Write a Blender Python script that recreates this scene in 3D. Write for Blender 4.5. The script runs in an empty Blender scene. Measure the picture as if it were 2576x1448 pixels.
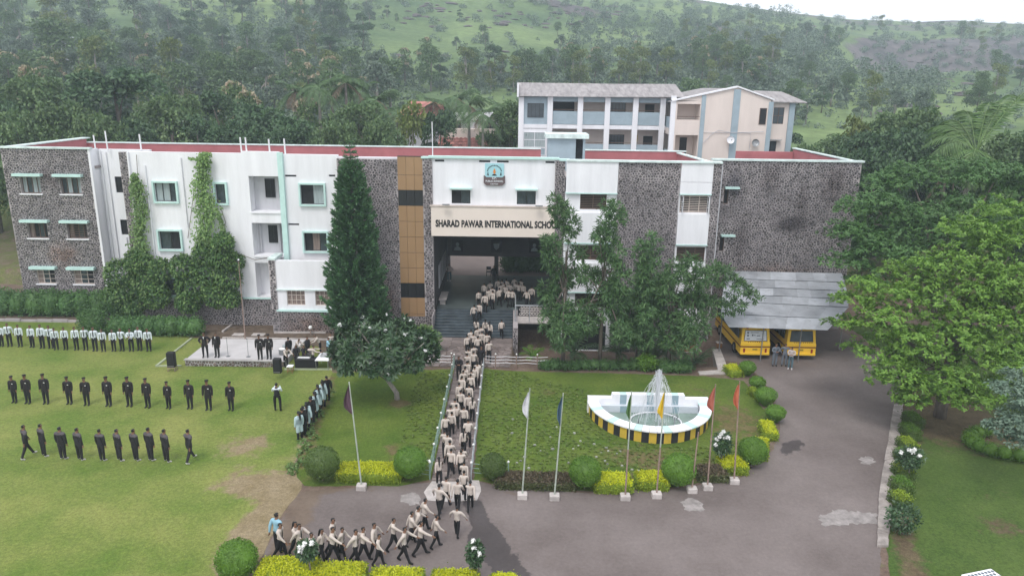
import bpy, bmesh, math, random
import numpy as np
from mathutils import Vector, Matrix, noise

S = bpy.context.scene
COL = S.collection
PI = math.pi
# ------------------------------------------------------------------ camera, sky, sun, exposure
CAM_H = 19.2; FPX = 1839.0; PITCH = math.radians(15.3); ROLL = math.radians(0.84)
cam = bpy.data.objects.new('camera', bpy.data.cameras.new('camera'))
COL.objects.link(cam)
cam.data.sensor_width = 36.0
cam.data.lens = 36.0 * FPX / 2576.0
cam.data.clip_start = 0.1; cam.data.clip_end = 4000
cam.matrix_world = Matrix.Translation((0, 0, CAM_H)) @ Matrix.Rotation(PI/2 - PITCH, 4, 'X') @ Matrix.Rotation(ROLL, 4, 'Z')
S.camera = cam

SUN_EL = math.radians(58); SUN_AZ = math.radians(200)     # azimuth clockwise from +Y
w = bpy.data.worlds.new('World'); S.world = w; w.use_nodes = True
nt = w.node_tree; nt.nodes.clear()
sky = nt.nodes.new('ShaderNodeTexSky'); sky.sky_type = 'NISHITA'; sky.sun_disc = False
sky.sun_elevation = SUN_EL; sky.sun_rotation = SUN_AZ
sky.air_density = 1.0; sky.dust_density = 4.0
mixc = nt.nodes.new('ShaderNodeMix'); mixc.data_type = 'RGBA'
mixc.inputs[0].default_value = 0.86                        # thick even cloud over the clear sky
mixc.inputs[7].default_value = (10.2, 10.35, 10.9, 1)
bg = nt.nodes.new('ShaderNodeBackground'); bg.inputs[1].default_value = 0.125
wo = nt.nodes.new('ShaderNodeOutputWorld')
nt.links.new(sky.outputs[0], mixc.inputs[6]); nt.links.new(mixc.outputs[2], bg.inputs[0]); nt.links.new(bg.outputs[0], wo.inputs[0])

sl = bpy.data.lights.new('sun', 'SUN'); sl.energy = 1.5; sl.angle = math.radians(18); sl.color = (1.0, 0.965, 0.92)
sun = bpy.data.objects.new('sun', sl); COL.objects.link(sun)
sd = Vector((math.sin(SUN_AZ)*math.cos(SUN_EL), math.cos(SUN_AZ)*math.cos(SUN_EL), math.sin(SUN_EL)))
sun.rotation_euler = sd.to_track_quat('Z', 'Y').to_euler(); sun.location = (0, 0, 60)

S.view_settings.view_transform = 'Standard'; S.view_settings.look = 'None'
S.view_settings.exposure = 0.25; S.view_settings.gamma = 1.0; S.view_settings.use_curve_mapping = False
S.render.engine = 'CYCLES'
S.cycles.max_bounces = 6; S.cycles.diffuse_bounces = 3; S.cycles.glossy_bounces = 2; S.cycles.transmission_bounces = 4
S.cycles.transparent_max_bounces = 8; S.cycles.volume_bounces = 1; S.cycles.use_denoising = True
S.cycles.use_adaptive_sampling = True; S.cycles.adaptive_threshold = 0.01
S.render.use_persistent_data = False

R = random.Random(7)
NR = np.random.default_rng(11)

# ------------------------------------------------------------------ survey: a bearing in the photograph to a point of the place
def ray(x, y):
    u = x - 1288.0; v = 724.0 - y
    c, s = math.cos(ROLL), math.sin(ROLL)
    u2 = u*c - v*s; v2 = u*s + v*c
    return (u2/FPX, (FPX*math.cos(PITCH) + v2*math.sin(PITCH))/FPX, (-FPX*math.sin(PITCH) + v2*math.cos(PITCH))/FPX)
def at(x, y, z=0.0):
    d = ray(x, y); t = (z - CAM_H)/d[2]
    return (d[0]*t, d[1]*t)
def up(x, y, Y):
    d = ray(x, y); t = Y/d[1]
    return (d[0]*t, CAM_H + d[2]*t)

# ------------------------------------------------------------------ materials
def mat(name, c, rough=0.75, var=0.12, vscale=3.0, c2=None, bump=0.0, bscale=20.0, spec=0.3, metal=0.0, island=0.0, stretch=None, obj_rand=0.0, spots=()):
    m = bpy.data.materials.new(name); m.use_nodes = True
    t = m.node_tree; b = t.nodes['Principled BSDF']
    b.inputs['Roughness'].default_value = rough; b.inputs['Metallic'].default_value = metal
    b.inputs['Specular IOR Level'].default_value = spec
    geo = t.nodes.new('ShaderNodeTexCoord')
    mp = t.nodes.new('ShaderNodeMapping'); t.links.new(geo.outputs['Object'], mp.inputs[0])
    if stretch: mp.inputs['Scale'].default_value = stretch
    n = t.nodes.new('ShaderNodeTexNoise'); n.inputs['Scale'].default_value = vscale; n.inputs['Detail'].default_value = 6; n.inputs['Roughness'].default_value = 0.65
    t.links.new(mp.outputs[0], n.inputs[0])
    r = t.nodes.new('ShaderNodeValToRGB')
    a = [max(0, q*(1-var)) for q in c]; e = list(c2) if c2 else [min(1, q*(1+var)) for q in c]
    r.color_ramp.elements[0].color = (*a, 1); r.color_ramp.elements[1].color = (*e, 1)
    r.color_ramp.elements[0].position = 0.32; r.color_ramp.elements[1].position = 0.68
    t.links.new(n.outputs[0], r.inputs[0])
    out = r.outputs[0]
    if island or obj_rand:
        g = t.nodes.new('ShaderNodeNewGeometry'); oi = t.nodes.new('ShaderNodeObjectInfo')
        ad = t.nodes.new('ShaderNodeMath'); ad.operation = 'ADD'
        t.links.new(g.outputs['Random Per Island'], ad.inputs[0]); t.links.new(oi.outputs['Random'], ad.inputs[1])
        fr = t.nodes.new('ShaderNodeMath'); fr.operation = 'FRACT'
        t.links.new(ad.outputs[0] if island else oi.outputs['Random'], fr.inputs[0])
        mr = t.nodes.new('ShaderNodeMapRange'); k = island or obj_rand
        mr.inputs[3].default_value = 1-k; mr.inputs[4].default_value = 1+k
        t.links.new(fr.outputs[0], mr.inputs[0])
        hs = t.nodes.new('ShaderNodeHueSaturation'); t.links.new(mr.outputs[0], hs.inputs['Value']); t.links.new(out, hs.inputs['Color'])
        out = hs.outputs[0]
    for (sx, sy, sz, rx, rz, sc) in spots:      # stains with a place of their own on the wall
        m0 = t.nodes.new('ShaderNodeMapping'); m0.vector_type = 'TEXTURE'; m0.inputs['Location'].default_value = (sx, sy, sz); m0.inputs['Scale'].default_value = (rx, 1.5, rz); t.links.new(geo.outputs['Object'], m0.inputs[0])
        gs = t.nodes.new('ShaderNodeTexGradient'); gs.gradient_type = 'QUADRATIC_SPHERE'; t.links.new(m0.outputs[0], gs.inputs[0])
        n4 = t.nodes.new('ShaderNodeTexNoise'); n4.inputs['Scale'].default_value = 2.0; n4.inputs['Detail'].default_value = 5; t.links.new(geo.outputs['Object'], n4.inputs[0])
        ml = t.nodes.new('ShaderNodeMath'); ml.operation = 'MULTIPLY'; t.links.new(gs.outputs['Fac'], ml.inputs[0]); t.links.new(n4.outputs[0], ml.inputs[1])
        mr4 = t.nodes.new('ShaderNodeMapRange'); mr4.inputs[1].default_value = .08; mr4.inputs[2].default_value = .32; mr4.inputs[4].default_value = .85; t.links.new(ml.outputs[0], mr4.inputs[0])
        mxs = t.nodes.new('ShaderNodeMix'); mxs.data_type = 'RGBA'; mxs.blend_type = 'MULTIPLY'; t.links.new(mr4.outputs[0], mxs.inputs[0]); t.links.new(out, mxs.inputs[6]); mxs.inputs[7].default_value = (*sc, 1); out = mxs.outputs[2]
    t.links.new(out, b.inputs['Base Color'])
    if bump:
        n2 = t.nodes.new('ShaderNodeTexNoise'); n2.inputs['Scale'].default_value = bscale; n2.inputs['Detail'].default_value = 5
        t.links.new(geo.outputs['Object'], n2.inputs[0])
        bp = t.nodes.new('ShaderNodeBump'); bp.inputs['Strength'].default_value = bump; bp.inputs['Distance'].default_value = 0.05
        t.links.new(n2.outputs[0], bp.inputs['Height']); t.links.new(bp.outputs[0], b.inputs['Normal'])
    return m

def leafmat(name, c1, c2, transl=0.22, rough=0.5, obj=0.12, spec=0.35):
    m = bpy.data.materials.new(name); m.use_nodes = True
    t = m.node_tree; b = t.nodes['Principled BSDF']; o = t.nodes['Material Output']
    g = t.nodes.new('ShaderNodeNewGeometry'); oi = t.nodes.new('ShaderNodeObjectInfo')
    r = t.nodes.new('ShaderNodeValToRGB')
    r.color_ramp.elements[0].color = (*c1, 1); r.color_ramp.elements[1].color = (*c2, 1)
    t.links.new(g.outputs['Random Per Island'], r.inputs[0])
    mr = t.nodes.new('ShaderNodeMapRange'); mr.inputs[3].default_value = 1-obj; mr.inputs[4].default_value = 1+obj
    t.links.new(oi.outputs['Random'], mr.inputs[0])
    tc = t.nodes.new('ShaderNodeTexCoord'); n = t.nodes.new('ShaderNodeTexNoise'); n.inputs['Scale'].default_value = 0.9; n.inputs['Detail'].default_value = 2
    t.links.new(tc.outputs['Object'], n.inputs[0])
    m2 = t.nodes.new('ShaderNodeMapRange'); m2.inputs[1].default_value = .3; m2.inputs[2].default_value = .7; m2.inputs[3].default_value = .8; m2.inputs[4].default_value = 1.2
    t.links.new(n.outputs[0], m2.inputs[0])
    mu = t.nodes.new('ShaderNodeMath'); mu.operation = 'MULTIPLY'; t.links.new(mr.outputs[0], mu.inputs[0]); t.links.new(m2.outputs[0], mu.inputs[1])
    hs = t.nodes.new('ShaderNodeHueSaturation'); t.links.new(mu.outputs[0], hs.inputs['Value']); t.links.new(r.outputs[0], hs.inputs['Color'])
    t.links.new(hs.outputs[0], b.inputs['Base Color']); b.inputs['Roughness'].default_value = rough; b.inputs['Specular IOR Level'].default_value = spec
    tr = t.nodes.new('ShaderNodeBsdfTranslucent'); t.links.new(hs.outputs[0], tr.inputs[0])
    mx = t.nodes.new('ShaderNodeMixShader'); mx.inputs[0].default_value = transl
    t.links.new(b.outputs[0], mx.inputs[1]); t.links.new(tr.outputs[0], mx.inputs[2]); t.links.new(mx.outputs[0], o.inputs[0])
    return m

M = {}
SPOTS = [(22.6, 58.6, 8.9, 3.4, 1.6, (.32, .30, .32)), (17.6, 58.6, 12.0, 1.6, 2.2, (.45, .45, .5)), (18.6, 58.6, 7.5, 1.4, 5, (.55, .53, .53)), (23.2, 58.6, 10.5, 1.2, 4.5, (.6, .58, .58)), (25.6, 58.6, 12.0, 2.2, 3.5, (.6, .56, .55)), (20.5, 58.6, 12.5, 1.8, 2.5, (.65, .62, .62)), (10.5, 55.8, 9.5, 2.5, 3.5, (1.0, 1.0, 1.0)), (-38.3, 60.3, 11.5, 2.5, 2.0, (.66, .62, .62)), (21.5, 58.6, 3.9, 9, 3.2, (.95, .72, .60)), (-38, 60.3, 5.0, 3, 2.2, (.95, .74, .64)), (-10.5, 57, 2.5, 3, 4, (.9, .72, .64)), (-16, 55.7, .4, 5, 2.6, (.9, .72, .62)), (10.2, 55.8, 2.2, 3, 3.5, (.9, .74, .66))]
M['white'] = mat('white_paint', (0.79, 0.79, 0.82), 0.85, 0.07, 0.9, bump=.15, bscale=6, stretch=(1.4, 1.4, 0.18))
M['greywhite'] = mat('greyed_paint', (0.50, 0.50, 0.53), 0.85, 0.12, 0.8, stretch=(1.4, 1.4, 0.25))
M['teal'] = mat('pale_teal_paint', (0.52, 0.725, 0.685), 0.7, 0.08, 2.0)
M['coping'] = mat('weathered_coping', (0.62, 0.72, 0.70), 0.8, 0.22, 1.3)
M['mortar'] = mat('stone_mortar', (0.35, 0.32, 0.328), 0.95, 0.25, 0.30, c2=(0.48, 0.435, 0.435), bump=.4, bscale=15, spots=SPOTS)
M['stone'] = mat('basalt_stone', (0.128, 0.116, 0.119), 0.9, 0.35, 3.0, bump=.4, bscale=18, island=.5, spots=SPOTS)
M['stone_brown'] = mat('rough_brown_stone', (0.16, 0.125, 0.11), 0.95, 0.3, 2.0, bump=.5, bscale=12, island=.35)
M['roof'] = mat('roof_terrace', (0.33, 0.29, 0.28), 0.9, 0.2, 0.7)
M['red'] = mat('red_parapet_paint', (0.375, 0.130, 0.140), 0.85, 0.14, 0.6)
M['tan'] = mat('tan_cladding', (0.33, 0.205, 0.105), 0.45, 0.06, 0.6, spec=.4)
M['black'] = mat('black_gloss', (0.018, 0.018, 0.022), 0.25, 0.1, 1.0, spec=.5)
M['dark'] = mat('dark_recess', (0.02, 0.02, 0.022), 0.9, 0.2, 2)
M['glass'] = mat('window_glass', (0.045, 0.06, 0.07), 0.18, 0.35, 1.5, spec=.5)
M['curtain'] = mat('pale_curtain', (0.32, 0.37, 0.38), 0.9, 0.22, 2.2, stretch=(6, 1, .4))
M['curtain_brown'] = mat('brown_curtain', (0.22, 0.17, 0.15), 0.9, 0.4, 2.2, stretch=(6, 1, .3))
M['cream'] = mat('cream_board', (0.76, 0.67, 0.60), 0.6, 0.03, 0.5)
M['wood'] = mat('cream_window_wood', (0.56, 0.48, 0.43), 0.7, 0.12, 4)
M['brownwood'] = mat('brown_frame', (0.13, 0.085, 0.065), 0.7, 0.2, 4)
M['concrete'] = mat('concrete', (0.40, 0.38, 0.37), 0.9, 0.2, 1.2, bump=.2, bscale=14)
M['paleconc'] = mat('pale_concrete', (0.47, 0.43, 0.41), 0.9, 0.22, 2.0, bump=.2, bscale=14)
M['step'] = mat('polished_dark_stone', (0.055, 0.072, 0.085), 0.35, 0.35, 1.5, spec=.5)
M['lobby'] = mat('green_grey_floor', (0.105, 0.13, 0.13), 0.3, 0.25, 0.5, spec=.5)
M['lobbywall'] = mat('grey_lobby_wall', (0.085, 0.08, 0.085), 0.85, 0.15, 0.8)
M['beige'] = mat('beige_paint', (0.69, 0.605, 0.555), 0.85, 0.06, 0.5, stretch=(1.2, 1.2, .25))
M['bluegrey'] = mat('bluegrey_paint', (0.32, 0.40, 0.45), 0.8, 0.1, 0.8)
M['asb'] = mat('weathered_roof_sheet', (0.30, 0.28, 0.28), 0.9, 0.3, 1.2, stretch=(2, .5, .5))
M['sheet'] = mat('galvanised_sheet', (0.335, 0.35, 0.375), 0.5, 0.22, 0.8, spec=.4, obj_rand=.22)
M['metal'] = mat('grey_metal', (0.30, 0.31, 0.32), 0.45, 0.15, 3, metal=.6)
M['rail'] = mat('green_rail_paint', (0.21, 0.30, 0.265), 0.5, 0.2, 3)
M['railgrey'] = mat('grey_rail_paint', (0.36, 0.38, 0.40), 0.5, 0.2, 3)
M['rust'] = mat('rusty_pipe', (0.28, 0.20, 0.17), 0.75, 0.3, 3)
M['polepaint'] = mat('pole_paint', (0.38, 0.42, 0.36), 0.6, 0.25, 2)
M['whitemetal'] = mat('white_pipe', (0.75, 0.75, 0.78), 0.5, 0.06, 2)
M['yellow'] = mat('bus_yellow', (0.84, 0.53, 0.035), 0.35, 0.06, 1.5, spec=.5)
M['yellowpaint'] = mat('kerb_yellow', (0.58, 0.40, 0.05), 0.7, 0.1, 3)
M['blackpaint'] = mat('kerb_black', (0.025, 0.025, 0.028), 0.6, 0.3, 3)
M['busbrown'] = mat('bus_brown_stripe', (0.16, 0.045, 0.015), 0.5, 0.1, 2)
M['rubber'] = mat('rubber', (0.02, 0.02, 0.02), 0.8, 0.2, 4)
M['redlamp'] = mat('red_lamp', (0.28, 0.03, 0.02), 0.25, 0.1, 4)
M['poster'] = mat('white_print', (0.66, 0.69, 0.72), 0.5, 0.05, 4)
M['ink'] = mat('black_print', (0.02, 0.02, 0.022), 0.6, 0.1, 4)
M['inkgrey'] = mat('grey_print', (0.12, 0.14, 0.17), 0.6, 0.1, 4)
M['crestblue'] = mat('crest_blue', (0.36, 0.62, 0.68), 0.6, 0.06, 4)
M['crestbrown'] = mat('crest_brown', (0.13, 0.095, 0.095), 0.6, 0.1, 4)
M['orange'] = mat('flame_orange', (0.65, 0.24, 0.05), 0.6, 0.1, 4)
M['tile'] = mat('red_roof_tile', (0.35, 0.15, 0.13), 0.85, 0.3, 2.0, island=.25)
M['doorbrown'] = mat('brown_shutter', (0.26, 0.135, 0.065), 0.6, 0.12, 1.5)
M['bark'] = mat('bark', (0.15, 0.125, 0.105), 0.95, 0.35, 4, bump=.6, bscale=16, stretch=(2, 2, .5))
M['barkgrey'] = mat('grey_bark', (0.26, 0.235, 0.21), 0.95, 0.3, 4, bump=.5, bscale=16, stretch=(2, 2, .5))
M['skin'] = mat('skin', (0.23, 0.125, 0.08), 0.6, 0.08, 3)
M['hair'] = mat('black_hair', (0.012, 0.011, 0.011), 0.5, 0.2, 6)
M['creamshirt'] = mat('cream_shirt', (0.52, 0.455, 0.405), 0.9, 0.08, 5, obj_rand=.06)
M['whiteshirt'] = mat('white_shirt', (0.64, 0.70, 0.74), 0.9, 0.06, 5, obj_rand=.05)
M['blueshirt'] = mat('light_blue_shirt', (0.28, 0.48, 0.58), 0.9, 0.08, 5)
M['bluekurta'] = mat('pale_blue_kurta', (0.42, 0.54, 0.56), 0.9, 0.08, 5)
M['greyuni'] = mat('grey_uniform', (0.145, 0.165, 0.195), 0.9, 0.1, 5)
M['pinkshirt'] = mat('pale_tshirt', (0.52, 0.46, 0.44), 0.9, 0.08, 5)
M['jeans'] = mat('blue_jeans', (0.10, 0.16, 0.19), 0.9, 0.15, 5)
M['blackcloth'] = mat('black_cloth', (0.016, 0.015, 0.017), 0.9, 0.2, 5)
M['blazer'] = mat('black_blazer', (0.020, 0.016, 0.018), 0.85, 0.2, 5)
M['track'] = mat('dark_tracksuit', (0.022, 0.020, 0.023), 0.8, 0.2, 5)
M['trackgrey'] = mat('grey_yoke', (0.085, 0.075, 0.08), 0.8, 0.2, 5)
M['shoe'] = mat('black_shoe', (0.015, 0.014, 0.014), 0.5, 0.2, 5)
M['whiteshoe'] = mat('white_shoe', (0.55, 0.52, 0.52), 0.7, 0.1, 5)
M['plastic'] = mat('black_plastic', (0.016, 0.016, 0.018), 0.6, 0.2, 5)
M['stoolwood'] = mat('stool_wood', (0.30, 0.15, 0.06), 0.6, 0.2, 5)
M['petal'] = mat('white_petal', (0.82, 0.82, 0.80), 0.7, 0.03, 5)
M['soil'] = mat('brown_soil', (0.125, 0.085, 0.065), 0.98, 0.35, 2.0, c2=(0.17, 0.13, 0.095), bump=.6, bscale=9)
M['paver'] = mat('flagstone', (0.20, 0.165, 0.155), 0.85, 0.25, 3, bump=.4, bscale=12, obj_rand=.3)
M['gstone'] = mat('garden_stone', (0.33, 0.34, 0.30), 0.9, 0.3, 4, bump=.3, obj_rand=.35)
M['water'] = mat('pool_water', (0.20, 0.27, 0.23), 0.06, 0.2, 1.2, spec=.5)
M['pool'] = mat('pool_wall', (0.57, 0.61, 0.66), 0.7, 0.08, 1.5)
M['poolblue'] = mat('pool_blue_band', (0.27, 0.37, 0.42), 0.7, 0.08, 2)
# foliage
M['l_dark'] = leafmat('dark_leaves', (.042, .090, .045), (.105, .180, .080))
M['l_mid'] = leafmat('green_leaves', (.070, .135, .055), (.155, .230, .090))
M['l_greyhaze'] = leafmat('hazed_greygreen_leaves', (.090, .140, .100), (.195, .250, .175))  # grey-green, paled and blued to put distance haze into the leaf colour
M['l_yel'] = leafmat('yellowgreen_leaves', (0.106, 0.156, 0.037), (0.200, 0.237, 0.073))
M['l_bloom'] = leafmat('cream_blossom', (0.312, 0.300, 0.192), (0.504, 0.396, 0.288), .1)
M['l_bright'] = leafmat('bright_leaves', (.105, .225, .032), (.200, .340, .055), .25, .45)
M['l_big'] = leafmat('deep_leaves', (.064, .160, .045), (.125, .235, .070), .2, .45)
M['l_silver'] = leafmat('silver_leaves', (0.083, 0.143, 0.098), (0.195, 0.270, 0.195), .15, .5)
M['l_oak'] = leafmat('feathery_leaves', (.055, .130, .045), (.125, .220, .080))
M['l_pine'] = leafmat('pine_needles', (.048, .135, .052), (.110, .225, .090), .1, .55)
M['l_frang'] = leafmat('glossy_leaves', (.026, .072, .026), (.070, .130, .052), .12, .35, spec=.5)
M['l_vine'] = leafmat('vine_leaves', (.095, .190, .048), (.210, .320, .100))
M['l_hedge'] = leafmat('hedge_leaves', (.050, .125, .036), (.115, .220, .066))
M['l_ball'] = leafmat('clipped_leaves', (0.086, 0.190, 0.021), (0.144, 0.276, 0.034), .2)
M['l_ballolive'] = leafmat('olive_clipped_leaves', (0.072, 0.132, 0.026), (0.126, 0.192, 0.046), .2)
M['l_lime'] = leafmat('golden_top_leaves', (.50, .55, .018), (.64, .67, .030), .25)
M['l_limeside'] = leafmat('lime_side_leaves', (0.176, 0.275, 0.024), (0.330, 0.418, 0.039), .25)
M['l_maroon'] = leafmat('maroon_leaves', (.085, .075, .038), (.155, .115, .075), .15)
M['l_brown'] = leafmat('olive_brown_leaves', (.070, .095, .034), (.125, .135, .055), .15)
M['l_palm'] = leafmat('palm_fronds', (0.068, 0.135, 0.057), (0.143, 0.232, 0.098), .2, .45)
M['l_coco'] = leafmat('coconut_fronds', (0.07, 0.15, 0.045), (0.17, 0.265, 0.09), .25, .4)
M['l_grass'] = leafmat('grass_blades', (0.075, 0.125, 0.020), (0.160, 0.200, 0.045), .2)
M['l_dry'] = leafmat('dry_fronds', (0.160, 0.120, 0.080), (0.260, 0.200, 0.140), .1)
for k, c in dict(f_white=(.72, .72, .75), f_blue=(.07, .13, .19), f_green=(.09, .19, .06), f_yellow=(.68, .46, .03), f_red=(.42, .13, .09), f_orange=(.52, .15, .08), f_maroon=(.10, .055, .075)).items():
    M[k] = mat('flag_' + k[2:], c, .85, .15, 3)

# ------------------------------------------------------------------ mesh helpers
def link(o, parent=None):
    COL.objects.link(o)
    if parent is not None:
        o.parent = parent
        if parent.parent is None and not parent.get('_w'):
            o.matrix_parent_inverse = parent.matrix_basis.inverted()
    return o
def tag(o, label=None, cat=None, group=None, kind=None):
    if label: o['label'] = label
    if cat: o['category'] = cat
    if group: o['group'] = group
    if kind: o['kind'] = kind
    return o
def empty(name, loc=(0, 0, 0), rz=0.0):
    o = bpy.data.objects.new(name, None); o.empty_display_size = .3
    o.location = loc; o.rotation_euler = (0, 0, rz); COL.objects.link(o)
    return o
def children(o):
    return CH.get(o.name, [])
CH = {}
def np_mesh(name, V, F, mats=None, mi=None, smooth=False):
    me = bpy.data.meshes.new(name)
    V = np.asarray(V, np.float32).reshape(-1, 3); F = np.asarray(F, np.int32); k = F.shape[1]
    me.vertices.add(len(V)); me.vertices.foreach_set('co', V.ravel())
    me.loops.add(F.size); me.loops.foreach_set('vertex_index', F.ravel())
    me.polygons.add(len(F)); me.polygons.foreach_set('loop_start', np.arange(0, F.size, k, dtype=np.int32))
    for m in (mats or []): me.materials.append(m)
    if mi is not None: me.polygons.foreach_set('material_index', np.asarray(mi, np.int32))
    if smooth: me.polygons.foreach_set('use_smooth', np.ones(len(F), bool))
    me.update(calc_edges=True)
    return me
class MB:
    def __init__(s): s.v = []; s.f = []; s.mi = []; s.cur = 0
    def add(s, vs, fs):
        o = len(s.v); s.v += [tuple(p) for p in vs]
        for f in fs: s.f.append(tuple(i+o for i in f)); s.mi.append(s.cur)
        return s
    def box(s, x0, x1, y0, y1, z0, z1):
        if x0 > x1: x0, x1 = x1, x0
        if y0 > y1: y0, y1 = y1, y0
        if z0 > z1: z0, z1 = z1, z0
        return s.add([(x0,y0,z0),(x1,y0,z0),(x1,y1,z0),(x0,y1,z0),(x0,y0,z1),(x1,y0,z1),(x1,y1,z1),(x0,y1,z1)],
              [(0,3,2,1),(4,5,6,7),(0,1,5,4),(1,2,6,5),(2,3,7,6),(3,0,4,7)])
    def bbox(s, x0, x1, y0, y1, z0, z1, b=.02):
        "box with chamfered vertical and top edges"
        P = [(x0+b,y0),(x1-b,y0),(x1,y0+b),(x1,y1-b),(x1-b,y1),(x0+b,y1),(x0,y1-b),(x0,y0+b)]
        cx, cy = (x0+x1)/2, (y0+y1)/2
        Q = [(cx+(px-cx)*(1-2*b/max(1e-6,x1-x0)), cy+(py-cy)*(1-2*b/max(1e-6,y1-y0))) for px, py in P]
        vs = [(x,y,z0) for x,y in P]+[(x,y,z1-b) for x,y in P]+[(x,y,z1) for x,y in Q]
        fs = [tuple(range(7,-1,-1)), tuple(range(16,24))]
        for k in (0,8):
            for i in range(8): fs.append((k+i, k+(i+1)%8, k+8+(i+1)%8, k+8+i))
        return s.add(vs, fs)
    def prism(s, poly, z0, z1):
        n = len(poly)
        return s.add([(x,y,z0) for x,y in poly]+[(x,y,z1) for x,y in poly],
              [tuple(range(n-1,-1,-1)), tuple(range(n,2*n))]+[(i,(i+1)%n,n+(i+1)%n,n+i) for i in range(n)])
    def wallprism(s, poly, y0, y1):
        "polygon in x,z extruded along y"
        n = len(poly)
        return s.add([(x,y0,z) for x,z in poly]+[(x,y1,z) for x,z in poly],
              [tuple(range(n)), tuple(range(2*n-1,n-1,-1))]+[((i+1)%n,i,n+i,n+(i+1)%n) for i in range(n)])
    def quad(s, a, b, c, d): return s.add([a,b,c,d], [(0,1,2,3)])
    def tube(s, pts, r, n=6, cap=True):
        pts = [Vector(p) for p in pts]; m = len(pts)
        rr = r if isinstance(r, (list, tuple)) else [r]*m
        vs = []; fs = []
        ref = None
        for i, p in enumerate(pts):
            d = (pts[min(i+1,m-1)]-pts[max(i-1,0)]).normalized()
            if ref is None: ref = Vector((1,0,0)) if abs(d.x) < .8 else Vector((0,1,0))
            a = (ref - d*ref.dot(d)).normalized(); b = d.cross(a); ref = a
            for k in range(n):
                t = 2*PI*k/n; vs.append(p + (a*math.cos(t)+b*math.sin(t))*rr[i])
        for i in range(m-1):
            for k in range(n): fs.append((i*n+k, i*n+(k+1)%n, (i+1)*n+(k+1)%n, (i+1)*n+k))
        if cap: fs.append(tuple(range(n-1,-1,-1))); fs.append(tuple((m-1)*n+k for k in range(n)))
        return s.add(vs, fs)
    def bar(s, a, b, r, n=6): return s.tube([a, b], r, n)
    def ball(s, c, r, nu=8, nv=6, sq=(1,1,1)):
        vs = [(c[0],c[1],c[2]-r*sq[2])]; fs = []
        for j in range(1, nv):
            t = -PI/2+PI*j/nv
            for i in range(nu):
                a = 2*PI*i/nu; vs.append((c[0]+r*sq[0]*math.cos(t)*math.cos(a), c[1]+r*sq[1]*math.cos(t)*math.sin(a), c[2]+r*sq[2]*math.sin(t)))
        vs.append((c[0],c[1],c[2]+r*sq[2])); e = len(vs)-1
        for i in range(nu):
            fs.append((0, 1+(i+1)%nu, 1+i)); fs.append((e, e-nu+i, e-nu+(i+1)%nu))
        for j in range(nv-2):
            for i in range(nu): fs.append((1+j*nu+i, 1+j*nu+(i+1)%nu, 1+(j+1)*nu+(i+1)%nu, 1+(j+1)*nu+i))
        return s.add(vs, fs)
    def mesh(s, name, mats, smooth=False):
        me = bpy.data.meshes.new(name); me.from_pydata(s.v, [], s.f)
        for m in (mats if isinstance(mats, (list, tuple)) else [mats]): me.materials.append(m)
        if any(s.mi): me.polygons.foreach_set('material_index', s.mi)
        if smooth: me.polygons.foreach_set('use_smooth', [True]*len(me.polygons))
        me.update(); return me
    def build(s, name, mats, parent=None, smooth=False):
        return put(name, s.mesh(name, mats, smooth), parent)
def put(name, me, parent=None):
    o = bpy.data.objects.new(name, me); link(o, parent)
    if parent is not None: CH.setdefault(parent.name, []).append(o)
    return o
def copy_tree(o, parent=None):
    c = o.copy(); COL.objects.link(c)
    if parent is not None:
        c.parent = parent; CH.setdefault(parent.name, []).append(c)
    for ch in list(children(o)): copy_tree(ch, c)
    return c
def obj_mats(o, *ms):
    for i, m in enumerate(ms):
        o.material_slots[i].link = 'OBJECT'; o.material_slots[i].material = m
ORD = 'first second third fourth fifth sixth seventh eighth ninth tenth eleventh twelfth thirteenth fourteenth fifteenth sixteenth seventeenth eighteenth nineteenth twentieth'.split()
TENS = {20: 'twenty', 30: 'thirty', 40: 'forty', 50: 'fifty'}
def ordn(i):
    if i < 20: return ORD[i]
    t = (i+1)//10*10; u = (i+1) % 10
    return {30: 'thirtieth', 40: 'fortieth', 50: 'fiftieth'}[t] if u == 0 else TENS[t]+'-'+ORD[u-1]

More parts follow.
